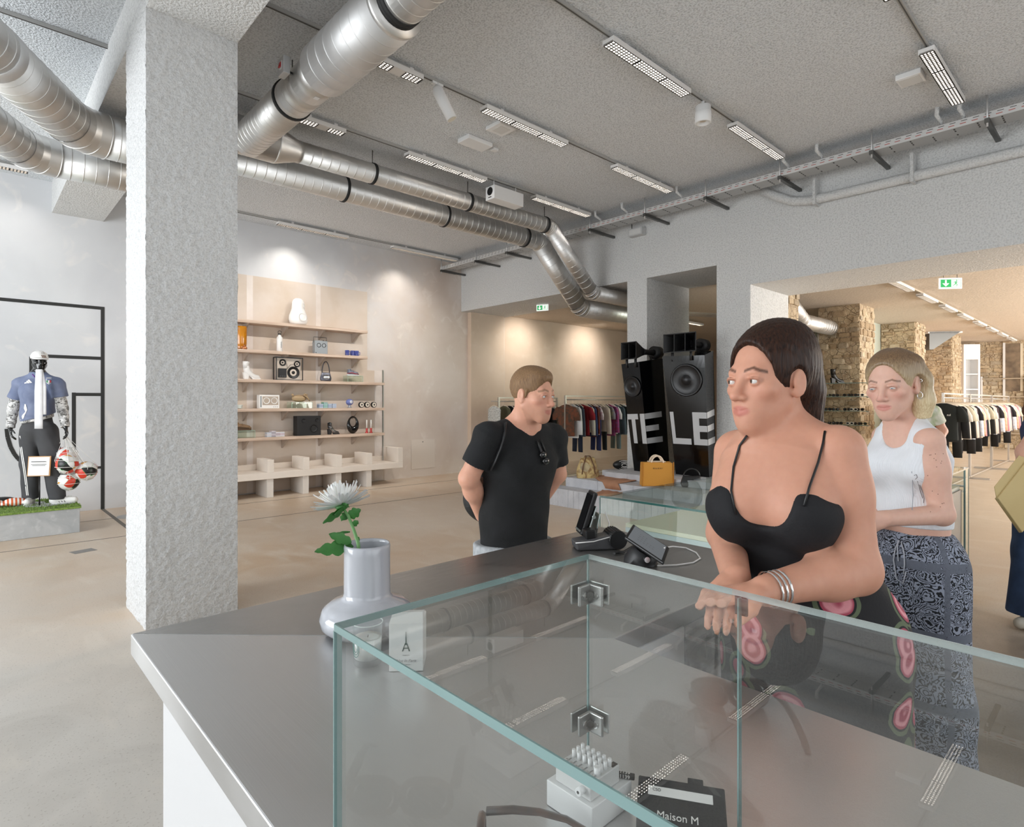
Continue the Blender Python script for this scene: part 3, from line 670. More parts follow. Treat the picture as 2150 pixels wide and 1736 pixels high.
# second shelf
x, y, z = S(506, 1); o = thing('amber_vase', 'amber glass vase half hidden by the rough column', 'vase', (x, y, z))
MB().lathe([(0, .004), (.055, .0), (.075, .02), (.088, .1), (.09, .35), (.086, .375), (.08, .376), (.08, .02)], n=24).build('body', M('amber_glass', '#c98412', .12, coat=.5, var=(3, '#8a3a10', .6)), o)
x, y, z = S(513, 1, 9.93); o = thing('wooden_trinket', 'small copper coloured trinket at the foot of the amber vase', 'ornament', (x, y, z))
MB().lathe([(0, 0), (.04, .0), (.045, .03), (.02, .05), (.0, .052)], n=16).build('base', M('copper', '#c08055', .35, .6), o); MB().ball((0, 0, .065), .018, 10, 7).build('knob', M('copper'), o)
x, y, z = S(587, 1); o = thing('water_bottle', 'white drinking bottle with a dark carabiner loop on the second shelf', 'bottle', (x, y, z))
MB().lathe([(0, 0), (.042, 0), (.048, .006), (.048, .23), (.04, .255), (.024, .265), (.024, .285)], n=24).build('body', SW, o)
MB().lathe([(.026, .285), (.027, .29), (.027, .315), (0, .317)], n=18).build('cap', M('cap_dark', '#4a4541', .4), o)
MB().tube([(.0+.028*math.cos(a), -.004, .332+.024*math.sin(a)) for a in np.linspace(-.4, 3.6, 14)], .005, 6).build('loop', M('loop_dark', '#403a36', .4), o)
letter('lettering', 'ANIMAL', .03, M('ink', '#3a3a3c', .6), o, (.012, -.0485, .12), (0, 0, 1), (-1, 0, 0))
def drv(par, c, r, mat=BLACK, axis=(0, -1, 0), cone='#161617'):
    MB().lathe([(r, -.006), (r*1.0, .004), (r*.93, .006), (r*.86, .002), (r*.5, -.010), (r*.3, -.012), (r*.28, -.008), (0, -.003)], c, 24, axis).build('speaker_driver', mat, par)
x, y, z = S(672, 1); o = thing('small_speaker', 'grey boombox style speaker with wire handle and two drivers on the second shelf', 'speaker', (x, y, z))
G7 = M('speaker_grey', '#9aa0a4', .4, .3)
MB().bx(-.12, .12, -.05, .05, 0, .235).build('cabinet', G7, o, bevel=.005)
for s in (-.045, .05): drv(o, (s, -.051, .155), .038)
MB().tube([(-.12, 0, .2), (-.12, 0, .3), (.12, 0, .3), (.12, 0, .2)], .005, 6).build('handle', BLACK, o)
MB().cyl((-.098, -.05, .02), (-.098, -.056, .02), .008, 10).cyl((.06, 0, .235), (.06, 0, .252), .008, 10).build('knob', BLACK, o)
BLU = M('blue_glass', '#2f3c86', .15, coat=.5, var=(20, '#5a64a8', .8))
for k, px in enumerate((729, 740, 749)):
    x, y, z = S(px, 1, 9.98+.02*(k % 2)); o = thing('espresso_cup', ['dark blue glass cup, the one nearest the grey boombox', 'dark blue glass cup in the middle of the row of three', 'dark blue glass cup nearest the shelf end'][k], 'cup', (x, y, z), 0, 'blue cups on the second shelf')
    MB().lathe([(0, .0), (.036, 0), (.04, .005), (.04, .1), (.034, .1), (.033, .012), (0, .01)], n=20).build('cup', BLU, o)
    MB().tube([(.038, 0, .08), (.062, 0, .075), (.062, 0, .03), (.038, 0, .022)], .006, 6).build('handle', BLU, o)
# middle shelf
def boot(o, mat, sc_=1, heel=.085, shaft=.24, solem=None):
    sm = solem or mat; s = sc_
    m = MB(); pts = [(-.075, 0, heel+.13), (-.07, 0, heel+.07), (-.05, 0, heel+.035), (.0, 0, .07), (.06, 0, .042), (.115, 0, .034), (.14, 0, .028)]
    m.tube([Vector(p)*s for p in pts], [q*s for q in (.046, .05, .049, .043, .04, .034, .012)], 14)
    m.tube([Vector((-.075, 0, heel+.1))*s, Vector((-.083, 0, heel+.16))*s, Vector((-.08, 0, shaft+.02))*s, Vector((-.078, 0, shaft+.05))*s], [q*s for q in (.047, .046, .051, .052)], 14)
    m.build('upper', mat, o)
    MB().hexa([Vector(p)*s for p in ((-.115, -.03, 0), (-.05, -.028, 0), (-.05, .028, 0), (-.115, .03, 0))], [Vector(p)*s for p in ((-.125, -.036, heel+.03), (-.035, -.034, heel), (-.035, .034, heel), (-.125, .036, heel+.03))]).build('heel', sm, o, bevel=.004)
    MB().hexa([Vector(p)*s for p in ((.02, -.034, 0), (.145, -.026, 0), (.145, .026, 0), (.02, .034, 0))], [Vector(p)*s for p in ((-.05, -.034, heel), (.148, -.028, .022), (.148, .028, .022), (-.05, .034, heel))]).build('sole', sm, o, bevel=.003)
x, y, z = S(527, 2); o = thing('ankle_boot', 'white block-heeled ankle boot on the middle shelf', 'boot', (x, y, z)); boot(o, M('white_leather', '#ecebe9', .4), 1.0)
x, y, z = S(605, 2); o = thing('open_frame_speaker', 'open black wire-frame speaker with three exposed drivers and a control box', 'speaker', (x, y, z))
w2, h2, d2_ = .225, .385, .07; m = MB()
for yy in (-d2_, d2_):
    for a, b in (((-w2, 0), (w2, 0)), ((-w2, h2), (w2, h2)), ((-w2, 0), (-w2, h2)), ((w2, 0), (w2, h2))): m.bar((a[0], yy, a[1]+.006*(a[1] == 0)), (b[0], yy, b[1]+.006*(b[1] == 0)), .012)
for sx_ in (-w2, w2):
    for zz in (.006, h2): m.bar((sx_, -d2_, zz), (sx_, d2_, zz), .012)
m.build('frame', BLACK, o)
MB().bx(-w2+.01, w2-.01, -.012, -.006, .012, h2-.008).build('glass_plate', M('speaker_plate', '#c3b5a6', .2), o)
for c, r in (((-.1, -.02, .3), .058), ((.15, -.02, .285), .056), ((.085, -.02, .135), .105)): drv(o, c, r)
MB().bx(-.18, -.045, -.05, -.012, .045, .2).build('control_box', BLACK, o, bevel=.004)
for i_ in range(3): MB().bx(-.165+.038*i_, -.14+.038*i_, -.053, -.05, .06, .075).build('button', M('button_grey', '#4a4a4a', .5), o)
MB().tube([(-.05, -.02, .16), (-.02, -.03, .22), (-.04, -.03, .29)], .003, 6).build('cable', BLACK, o); MB().tube([(-.02, -.02, .2), (.03, -.03, .27), (.1, -.03, .28)], .003, 6).build('cable', BLACK, o)
def bag(o, w, h, d, mat, strap_h, smat=None, top=.7):
    m = MB(); n = 12; rows = []
    for j in range(9):
        v = j/8; hw = w/2*(1-(1-top)*max(0, (v-.35)/.65)**1.3)*(.86+.14*math.sin(min(v*3, 1)*PI/2)); hd = d/2*(1-.8*v**1.6)*(.7+.3*math.sin(min(v*4, 1)*PI/2))
        rows.append([(hw*abs(math.cos(2*PI*k/20))**.5*math.copysign(1, math.cos(2*PI*k/20)), hd*abs(math.sin(2*PI*k/20))**.7*math.copysign(1, math.sin(2*PI*k/20)), v*h) for k in range(20)])
    vs = [p for r in rows for p in r]; fs = [(j*20+k, j*20+(k+1) % 20, (j+1)*20+(k+1) % 20, (j+1)*20+k) for j in range(8) for k in range(20)]
    m.add(vs, fs, True); m.f.append(list(reversed(range(20)))); m.sm.append(False); m.mi.append(0); m.f.append([160+k for k in range(20)]); m.sm.append(False); m.mi.append(0)
    m.build('body', mat, o)
    ww = w/2*top*.93
    pts = [(ww*math.cos(a), 0, h*.96+strap_h*math.sin(a)) for a in np.linspace(PI, 0, 15)]
    MB().tube(pts, .009, 6).build('strap', smat or mat, o)
x, y, z = S(684, 2); o = thing('shoulder_bag', 'small metallic grey shoulder bag with a tall thin strap on the middle shelf', 'bag', (x, y, z))
bag(o, .21, .16, .07, M('gunmetal', '#767883', .3, .7, var=(15, '#4a4b55', .7)), .2, M('strap_dark', '#3d3b40', .5), .72)
MB().lathe([(.045, 0), (.05, .004), (.036, .006), (.034, 0)], (0, -.034, .075), 22, (0, -1, .1), sx=1.3, sy=.8).build('buckle', CHROME, o)
MB().bx(-.045, .045, -.044, -.038, .066, .084).build('buckle_bar', CHROME, o)
def glass_box(label, px, i, y=10.0, w=.27, d=.2, h=.11, grp='glass risers on the shelves'):
    x, y, z = S(px, i, y); o = thing('glass_riser', label, 'riser', (x, y, z), 0, grp)
    gm = pane_mat('green_glass', (.95, .985, .965, 1)) if 'green_glass' not in _m else _m['green_glass']
    ge = M('green_edge', '#a9c7b4', .2)
    e = .008
    for nm_, b in (('side', (-w/2, -w/2+e, -d/2, d/2, 0, h-e)), ('side', (w/2-e, w/2, -d/2, d/2, 0, h-e)), ('front', (-w/2+e, w/2-e, -d/2, -d/2+e, 0, h-e)), ('back', (-w/2+e, w/2-e, d/2-e, d/2, 0, h-e)), ('top', (-w/2, w/2, -d/2, d/2, h-e, h))):
        MB().bx(*b).build(nm_+'_pane', gm, o)
    m = MB()
    for sx_ in (-w/2, w/2):
        m.bar((sx_, -d/2, 0), (sx_, -d/2, h), .005); m.bar((sx_, -d/2, h), (sx_, d/2, h), .005)
    m.bar((-w/2, -d/2, h), (w/2, -d/2, h), .005); m.build('edges', ge, o)
    return x, y, z+h+.001
def sneaker(o, up, sole, acc, s=1.0, lift=0):
    m = MB(); m.tube([Vector(p)*s for p in ((-.125, 0, .06), (-.1, 0, .075), (-.03, 0, .07), (.05, 0, .055), (.11, 0, .045), (.145, 0, .035))], [q*s for q in (.026, .042, .046, .042, .036, .012)], 12)
    m.tube([Vector(p)*s for p in ((-.085, 0, .08), (-.09, 0, .115), (-.092, 0, .135))], [q*s for q in (.038, .036, .036)], 12); m.build('upper', up, o)
    m = MB(); n = 14; lo = []; 
    for k in range(28):
        a = 2*PI*k/28; lo.append((.148*math.cos(a)*s, (.047-.008*math.cos(a))*math.sin(a)*s))
    m.prism(lo, (0, 0, .0), (1, 0, 0), (0, 1, 0), (0, 0, 1), .032*s); m.build('sole', sole, o, bevel=.004)
    for k in range(4): MB().tube([Vector(((-.01+.025*k), -.04+.004*k, .085-.007*k))*s, Vector(((.0+.025*k), 0, .113-.011*k))*s, Vector(((-.01+.025*k), .04-.004*k, .085-.007*k))*s], .005*s, 6).build('lace', acc, o)
    MB().tube([Vector(p)*s for p in ((-.13, -.02, .05), (-.06, -.047, .06), (.02, -.045, .045), (.1, -.035, .04))], .007*s, 6).tube([Vector(p)*s for p in ((-.13, .02, .05), (-.06, .047, .06), (.02, .045, .045), (.1, .035, .04))], .007*s, 6).build('stripe', acc, o)
x, y, z = glass_box('pale green glass riser under the chunky sneaker on the middle shelf', 741, 2, 9.99, .3, .2)
o = thing('sneaker', 'chunky grey sneaker with red and navy details on a glass riser', 'shoe', (x, y, z), PI*.06); sneaker(o, M('sneaker_grey', '#9296a0', .6, var=(25, '#3a3f58', .8)), M('sole_white', '#d5d5d8', .5), M('lace_red', '#b02c3c', .5), .92)
# fourth shelf
x, y, z = S(503, 3); o = thing('teacup', 'small pale grey teacup half hidden by the rough column', 'cup', (x, y, z))
MB().lathe([(0, 0), (.03, 0), (.035, .01), (.05, .05), (.052, .062), (.047, .06), (.03, .012), (0, .01)], n=20).build('cup', M('celadon', '#cfd2ca', .3), o)
MB().lathe([(0, 0), (.07, .004), (.075, .01), (.0, .006)], (0, 0, 0), 20).build('saucer', M('celadon'), o)
x, y, z = S(563, 3); o = thing('white_speaker', 'white box speaker with two pale round drivers on the fourth shelf', 'speaker', (x, y, z))
MB().bx(-.165, .165, -.06, .06, 0, .225).build('cabinet', SW, o, bevel=.004); MB().bx(-.115, .145, -.0625, -.0605, .055, .2).build('front_plate', M('plate_tan', '#b9aa9b', .5), o)
MB().bx(-.15, -.13, -.0625, -.0605, .02, .205).build('side_strip', M('strip_grey', '#8c9092', .5), o)
for s in (-.05, .08): drv(o, (s, -.064, .128), .056, M('driver_white', '#e9e7e4', .4))
for s in (.07, .1, .13): MB().cyl((s, -.06, .025), (s, -.066, .025), .005, 8).build('knob', M('knob_dark', '#444444', .5), o)
x, y, z = glass_box('pale green glass riser under the woven clutch on the fourth shelf', 629, 3, 9.99, .36, .22, .105)
o = thing('wrapped_clutch', 'tan striped wrap clutch bag with a knotted tail on a glass riser', 'bag', (x, y, z))
TANW = NT('tan_stripe', .7); X, Y, Z = TANW.sep(); TANW.color(TANW.mix(TANW.rng(TANW.math('SINE', TANW.math('MULTIPLY', Z, 330)), -.2, .3), '#8a6f50', '#cdb48f')); TW = TANW.m
MB().ball((-.01, 0, .062), (.13, .06, .062), 20, 10).build('body', TW, o)
MB().tube([(-.11, 0, .1), (-.13, 0, .135), (-.12, -.01, .14)], [.02, .022, .012], 8).build('corner', TW, o)
MB().tube([(.05, -.03, .12), (.1, -.05, .1), (.135, -.05, .05), (.16, -.05, .02)], [.02, .03, .026, .02], 10, flat=.5).build('tail', TW, o)
MB().tube([(.06, 0, .1), (.1, 0, .14), (.13, 0, .13), (.12, 0, .09)], [.016, .018, .018, .014], 8).build('knot', TW, o)
def tins(label, px, i, cols, n, y=9.98):
    for k in range(n):
        for j in range(3 if k != 1 else 4):
            x, yy, z = S(px+k*9.2, i, y); c = cols[(k+j) % len(cols)] if not isinstance(cols[0], tuple) else cols[k][j % 2]
            o = thing('sardine_tin', f'{label}, {["first","second","third","fourth"][k]} stack from the column, {["bottom","second","third","top"][j]} one', 'tin', (x, yy, z+j*.0255), 0, label+'s')
            MB().bx(-.038, .038, -.05, .05, 0, .0245).build('box', M('tin_'+c, c, .4), o, bevel=.002); MB().bx(-.036, .036, -.0512, -.0495, .006, .018).build('label', M('tinlab_'+cols[0][0], cols[0][0], .5), o)
tins('blue striped flat box on the fourth shelf', 672, 3, [('#b9c6d8', '#7388b0'), ('#7fc7a6', '#5ea98b'), ('#aebacd', '#8b9cbb'), ('#9fb2cf', '#b6c3d6')], 4)
x, y, z = S(734, 3); o = thing('blue_lamp', 'round blue dome lamp on a small foot on the fourth shelf', 'lamp', (x, y, z)); BL2 = M('periwinkle', '#6d79b4', .35)
MB().ball((0, 0, .105), (.072, .05, .06), 22, 12).build('dome', BL2, o); MB().lathe([(0, 0), (.04, 0), (.042, .012), (.022, .03), (.03, .05)], n=18).build('foot', M('foot_grey', '#a9abb2', .3, .4), o)
MB().lathe([(.03, 0), (.028, .004), (0, .006)], (.01, -.046, .11), 16, (0.1, -1, .1)).build('badge', M('badge_white', '#dfe1ea', .4), o)
for k, px in enumerate((759, 771, 785)):
    x, y, z = S(px, 3, 9.96); o = thing('small_alarm_clock', ['round black and cream clock next to the blue dome lamp', 'round black and cream clock, middle of three', 'round black and cream clock nearest the steel upright'][k], 'clock', (x, y, z), 0, 'round clocks on the fourth shelf')
    MB().lathe([(0, .0), (.052, 0), (.055, .006), (.055, .04), (.05, .046), (.044, .046)], (0, .03, .056), 24, (0, -1, 0)).build('case', BLACK, o)
    MB().lathe([(.043, .044), (.0, .045)], (0, .03, .056), 22, (0, -1, 0)).build('face', M('dial_cream', '#d8cfc0', .5), o); MB().lathe([(.016, .047), (0, .048)], (0, .03, .056), 14, (0, -1, 0)).build('hub', BLACK, o)
# lowest shelf
x, y, z = glass_box('pale green glass riser under the brown shoe on the lowest shelf', 509, 4, 9.98, .32, .22, .12)
o = thing('leather_shoe', 'brown suede lace-up shoe on a glass riser, half hidden by the column', 'shoe', (x, y, z)); sneaker(o, M('suede', '#7d6349', .85, var=(15, '#96795b', .7)), M('sole_brown', '#5a4432', .7), M('lace_brown', '#4a3626', .7), .95)
tins('maroon striped flat box on the lowest shelf', 563, 4, [('#c7ccd6', '#e6dcdc'), ('#4b1f2c', '#d9c7c9'), ('#e9dfe0', '#8b3a48'), ('#f0ebea', '#c99aa3')], 4)
x, y, z = S(645, 4); o = thing('black_box_speaker', 'black box speaker with a flat front and three drivers on the lowest shelf', 'speaker', (x, y, z)); BM = M('black_matt', '#1b1a1b', .6)
MB().bx(-.215, .215, -.08, .08, 0, .34).build('cabinet', BM, o, bevel=.003)
for c, r in (((-.1, -.084, .26), .035), ((.145, -.084, .265), .033), ((.08, -.084, .125), .068)): drv(o, c, r, M('driver_black', '#0d0d0e', .45))
MB().cyl((-.09, -.08, .13), (-.09, -.085, .13), .008, 8).build('knob', M('driver_black'), o)
x, y, z = S(699, 4); o = thing('silver_boot', 'silver metallic high-heeled ankle boot on the lowest shelf', 'boot', (x, y, z)); boot(o, M('silver_leather', '#b5b5b8', .22, .85, var=(18, '#2a2a2c', .9)), .82, .09, .2, M('heel_black', '#29282a', .4))
x, y, z = S(741, 4); o = thing('ring_handbag', 'black oval handbag with a big round handle opening on the lowest shelf', 'bag', (x, y, z))
m = MB(); n = 36; vs = []; k2 = 8; cz = .17
for k in range(n):
    a = 2*PI*k/n; th = .5*(1+math.sin(a-PI/2))   # 0 at the bottom .. 1 at the top
    bot = (1-math.sin(a))/2; r = .016+.052*bot**1.6; R0 = Vector((.098*math.cos(a), 0, cz+.15*math.sin(a)+.03*bot)); ex = Vector((math.cos(a), 0, math.sin(a)))
    for q in range(k2):
        b = 2*PI*q/k2; vs.append(R0+ex*(r*math.cos(b)-r*.7*.5)+Vector((0, 1, 0))*(min(r, .04)*math.sin(b)))
mz = min(v.z for v in vs); vs = [v-Vector((0, 0, mz)) for v in vs]
m.add(vs, [(k*k2+q, k*k2+(q+1) % k2, ((k+1) % n)*k2+(q+1) % k2, ((k+1) % n)*k2+q) for k in range(n) for q in range(k2)], True); m.build('body', BLACK_G, o)
for k, px in enumerate((770, 779)):
    x, y, z = S(px, 4, 9.97); o = thing('candlestick', ['white candle in a red holder beside the black ring handbag', 'white candle in a red holder nearest the steel upright'][k], 'candle', (x, y, z), 0, 'candles in red holders')
    MB().lathe([(0, 0), (.03, 0), (.032, .006), (.02, .03), (.018, .06), (.022, .085), (.016, .09)], n=16).build('holder', M('red_glass', '#b5302c', .2, coat=.5), o)
    MB().lathe([(0, .08), (.0125, .08), (.0115, .245), (.004, .25), (0, .25)], n=12).build('candle', M('wax', '#f3efe8', .5), o); MB().cyl((0, 0, .25), (0, 0, .262), .0015, 5).build('wick', BLACK, o)
# ================================================================ FOOTBALL WINDOW: TAPED WALL, PLINTH, BALLS
TAPE = M('black_tape', '#2a2a29', .6)
tp = thing('wall_tape', 'black tape lines marking out a pitch on the wall behind the mannequin', 'tape', (0, YW, 0)); yt = YW-.003
def tape(a, b, w_=.075):
    a = pY(*a, YW); b = pY(*b, YW)
    if abs(a.x-b.x) > abs(a.z-b.z): zz = (a.z+b.z)/2; MB().bx(min(a.x, b.x), max(a.x, b.x), yt, YW-.0005, zz-w_/2, zz+w_/2).build('tape_strip', TAPE, tp, world=True)
    else: xx = (a.x+b.x)/2; MB().bx(xx-w_/2, xx+w_/2, yt, YW-.0005, min(a.z, b.z), max(a.z, b.z)).build('tape_strip', TAPE, tp, world=True)
xr = pY(215.5, 850, YW); 
zt1 = pY(212, 647, YW).z
def tz(x0, x1, z, w_=.045): MB().bx(x0, x1, yt, YW-.0005, z-w_/2, z+w_/2).build('tape_strip', TAPE, tp, world=True)
def tx(x, z0, z1, w_=.045): MB().bx(x-w_/2, x+w_/2, yt-.0006, YW-.0005, z0, z1).build('tape_strip', TAPE, tp, world=True)
tz(-3, xr.x, zt1); tx(xr.x, .0, zt1+.022)
tz(pY(66, 750, YW).x, xr.x, pY(180, 751, YW).z); tx(pY(66, 760, YW).x, pY(66, 775, YW).z-.6, pY(66, 749, YW).z)
tz(pY(152, 828, YW).x, xr.x, pY(185, 828, YW).z); tx(pY(155, 900, YW).x, .35, pY(155, 827, YW).z+.02)
tz(pY(190, 981, YW).x, xr.x, pY(212, 981, YW).z, .035)
arc = [pY(*p, yt) for p in ((14, 900), (16, 918), (22, 938), (30, 953), (38, 963), (50, 973))]
m = MB()
for a, b in zip(arc, arc[1:]): m.bar(a, b, .045, .004, (0, 1, 0))
m.build('tape_arc', TAPE, tp, world=True)
fa, fb = pz(220, 1071, 0), pz(268, 1110, 0)
tag(MB().bx(xr.x-.0225, xr.x+.0225, fb.y-1.6, YW, .0006, .0025).build('floor_tape', M('grey_tape', '#6f6a63', .7)), 'dark tape line running out over the floor from the taped wall', 'tape')
q = pz(175, 1157, 0); tag(MB().box((q.x, q.y, .0015), (.2, .14, .002), (0, 0, .25)).build('floor_sticker', M('sticker_grey', '#8d8a86', .7)), 'small grey floor sticker in front of the grass plinth', 'sticker')
q = pz(266, 1085, 0); tag(MB().lathe([(0, .012), (.16, .01), (.17, 0)], (q.x+.05, q.y, 0), 24).build('floor_disc', M('disc_grey', '#b7b6b4', .5)), 'grey round floor base peeking out behind the rough column', 'stand base')
# plinth
PLINTH = NT('raw_concrete', .85); n = PLINTH.noise(3, 6, dist=1); n2 = PLINTH.noise(14, 5); PLINTH.color(PLINTH.mix(PLINTH.rng(n2, .55, .72, 0, .5), PLINTH.mix(PLINTH.rng(n, .35, .65), '#a5a8aa', '#bcbebf'), '#d0d2d2')); PLM = PLINTH.m
c1 = pz(168, 1117, 0); PH = .285
pl = thing('display_plinth', 'grey concrete plinth topped with artificial grass', 'plinth', (c1.x, c1.y, 0))
py1 = c1.y+.95; px0 = c1.x-4.2
MB().bx(px0, c1.x, c1.y, py1, 0, PH).build('block', PLM, pl, world=True, bevel=.006)
GR = NT('turf', .9); n = GR.noise(60, 3); n2 = GR.noise(5, 4); GR.color(GR.mix(GR.rng(n, .35, .65), GR.mix(n2, '#4f6b28', '#6b8a38'), '#8ba455')); GRM = GR.m
MB().bx(px0, c1.x+.012, c1.y-.012, py1, PH, PH+.022).build('turf_mat', GRM, pl, world=True)
gm = MB(); rg = random.Random(3)
for i in range(5200):
    x = c1.x+.012-rg.random()**1.2*2.6; y = c1.y-.012+rg.random()*.96; h = .012+rg.random()*.02; a = rg.random()*PI; dx, dy = math.cos(a)*.004, math.sin(a)*.004; lx_, ly_ = (rg.random()-.5)*.03, (rg.random()-.5)*.03
    gm.add([(x-dx, y-dy, PH+.02), (x+dx, y+dy, PH+.02), (x+lx_, y+ly_, PH+.02+h)], [(0, 1, 2)])
g = gm.build('grass_blades', GRM, pl, world=True); g['kind'] = 'stuff'
ZP = PH+.0235
# placard on a stand
q = pd(83, 1066, 1.0); 
def onP(px, py): return pz(px, py, ZP)
q = onP(83, 1062); st_ = thing('placard_stand', 'small white placard on a thin black stand in front of the mannequin', 'sign', (q.x, q.y, ZP)); st_.rotation_euler = (0, 0, -.55)
MB().bx(-.12, .12, -.07, .07, 0, .008).build('base_plate', M('plate_grey', '#a3a6a8', .3, .6), st_)
MB().cyl((0, 0, .008), (0, 0, .36), .008, 10).build('pole', BLACK, st_)
MB().box((0, -.005, .47), (.235, .012, .235), (-.12, 0, 0)).build('frame', M('oak_frame', '#b98a54', .5), st_); MB().box((0, -.012, .47), (.215, .004, .215), (-.12, 0, 0)).build('card', M('paper', '#f3f2ef', .8), st_)
for k, (s, sz) in enumerate((('La Nostra Azzurra', .026), ('the new away kit on display', .016), ('available here, adults and kids', .016), ('ask the team for sizes', .016), ('SHOP', .014))):
    pass
INK = M('ink', '#3a3a3c', .6)
for zz, ww, hh in ((.525, .15, .008), (.492, .16, .005), (.478, .135, .005), (.464, .145, .005), (.41, .03, .006)):
    MB().box((0, -.0145+(.47-zz)*.12, zz), (ww, .001, hh), (-.12, 0, 0)).build('text_line', INK, st_)
# lifted boots at the frame edge
q = onP(14, 1064); o = thing('goalkeeper_gloves', 'pair of orange and white striped gloves lying on the grass at the photo edge', 'gloves', (q.x, q.y, ZP)); 
OS = NT('orange_stripe', .7); X, Y, Z = OS.sep(); OS.color(OS.mix(OS.rng(OS.math('SINE', OS.math('MULTIPLY', X, 170)), -.1, .1), '#f0ebe6', '#d8622f')); OSM = OS.m
for k, s in enumerate((-.13, .07)):
    MB().ball((s, 0, .05), (.12, .075, .05), 14, 8).build('glove', OSM, o)
    for f_ in range(4): MB().tube([(s+.06, -.05+.033*f_, .045), (s+.15, -.055+.036*f_, .03)], [.018, .014], 8).build('finger', OSM, o)
MB().ball((-.05, .05, .085), (.13, .07, .03), 14, 8).build('wrist_strap', BLACK, o)
# football net with balls
BALL = NT('football_print', .35); v1 = BALL.n('TexVoronoi'); v1.feature = 'F1'; v1.inputs['Scale'].default_value = 12.5; BALL.l(BALL.obj, v1.inputs['Vector'])
sc3 = BALL.n('SeparateColor'); BALL.l(v1.outputs['Color'], sc3.inputs[0]); ed = BALL.vor(12.5, 'Distance', feature='DISTANCE_TO_EDGE')
c = BALL.mix(BALL.math('GREATER_THAN', sc3.outputs[0], .78), '#f0efed', '#1c1b1c'); c = BALL.mix(BALL.math('GREATER_THAN', sc3.outputs[1], .85), c, '#d84434'); c = BALL.mix(BALL.math('GREATER_THAN', sc3.outputs[2], .9), c, '#e5a33c')
c = BALL.mix(BALL.math('MULTIPLY', BALL.math('LESS_THAN', ed, .012), BALL.math('GREATER_THAN', sc3.outputs[1], .5)), c, '#2f9a4a'); BALL.color(c); BM_ = BALL.m
spots_b = [((139, 958), 'football at the top of the bunch in the net'), ((141, 974), 'football in the middle of the net, against the trousers'), ((181, 988), 'football bulging out of the net farthest from the mannequin'), ((144, 1009), 'lowest football in the net'), ((124, 985), 'football mostly hidden behind the trouser leg')]
bd = pz(120, 1056, ZP); db = (bd.x*FW[0]+bd.y*FW[1])
cb = []
for k, (p, lab) in enumerate(spots_b):
    c = pd(p[0], p[1], db+(.0, -.12, .02, -.02, .1)[k]); cb.append(c)
    o = tag(MB().ball((0, 0, 0), .115, 24, 16).build('football', BM_), lab, 'ball', 'footballs in the net'); o.location = c; o.rotation_euler = (k*1.3, k*.7+.4, k*2.1)
NETM = M('white_cord', '#eceae6', .7); net = thing('ball_net', 'loose white ball net hanging from the mannequin hand around the footballs', 'net', pd(136, 905, db)); hand = pd(136, 912, db)
m = MB()
for k, c in enumerate(cb[:4]):
    for a in np.linspace(0, 2*PI, 5)[:-1]:
        e = Vector((math.cos(a), math.sin(a), 0))*.119; m.tube([hand, c+e+Vector((0, 0, .05)), c+e*.6+Vector((0, 0, -.1)), c+Vector((0, 0, -.125))], .003, 5, caps=False)
    for zz, rr_ in ((.05, .112), (-.03, .119)):
        m.tube([c+Vector((math.cos(a)*rr_, math.sin(a)*rr_, zz)) for a in np.linspace(0, 2*PI, 13)], .003, 5, caps=False)
m.build('mesh_cords', NETM, net, world=True)['kind'] = 'stuff'
# ================================================================ BLOCK PODIUM WITH SPEAKERS AND BAGS
BLK = NT('aerated_block', .9); v = BLK.vor(150, 'Distance'); n = BLK.noise(4, 5); BLK.color(BLK.mix(BLK.rng(v, .1, .35), '#8f9196', BLK.mix(BLK.rng(n, .35, .65), '#bfc0c5', '#d2d2d6'))); BLK.bump(v, .3, .004); BLKM = BLK.m
pod = thing('block_podium', 'stepped podium stacked from grey concrete blocks under the black loudspeakers', 'podium', (7, 5, 0))
rb = random.Random(4)
Z1_, Z2_, Z3_ = .257, .388, .48
y = 6.42
while y > 3.75:
    MB().bx(6.45+rb.random()*.006, 6.748, y-.0985, y, 0, Z1_-rb.random()*.003).build('block', BLKM, pod, world=True, bevel=.002); y -= .101
def course(x0, x1, ya, yb, z0, z1, L):
    y = ya
    while y > yb:
        e = max(y-L+.002, yb); MB().bx(x0+rb.random()*.004, x1, e, y, z0, z1-rb.random()*.002).build('block', BLKM, pod, world=True, bevel=.002); y -= L
course(6.75, 7.148, 6.03, 3.75, 0, .2445, .5); course(6.75, 7.148, 6.03, 3.75, .246, Z2_, .31)
course(7.15, 7.99, 5.6, 3.75, 0, .387, .6); course(7.15, 7.99, 5.6, 3.75, .389, Z3_, .42)
# hide rug draped over two steps
RUGM = M('tan_hide', '#b98a6c', .9, var=(6, '#a5765a', .8), bump=(120, .3, .003))
def rowp(l, r, ypx, z, n=16, dz=.012):
    a = pz(l, ypx, z); b = pz(r, ypx, z); return [a+(b-a)*(i/n)+Vector((0, 0, dz+.004*math.sin(i*1.1+ypx))) for i in range(n+1)]
rows = [rowp(1252, 1398, 1000, Z2_), rowp(1250, 1392, 1004, Z2_), rowp(1256, 1345, 1009, Z2_)]
e = [Vector((6.735, p.y, Z2_+.004)) for p in rowp(1262, 1322, 1012, Z2_)]; rows.append(e)
rows.append([Vector((6.725, p.y, Z1_+.05)) for p in rowp(1263, 1319, 1014, Z2_)])
rows += [rowp(1262, 1317, 1022, Z1_), rowp(1266, 1318, 1028, Z1_), rowp(1262, 1316, 1033, Z1_), rowp(1250, 1300, 1038, Z1_), rowp(1252, 1284, 1042, Z1_)]
m = MB(); vs = [p for r in rows for p in r]; k = 17; top = [(i*k+j, i*k+j+1, (i+1)*k+j+1, (i+1)*k+j) for i in range(len(rows)-1) for j in range(k-1)]; m.add(vs, top, True)
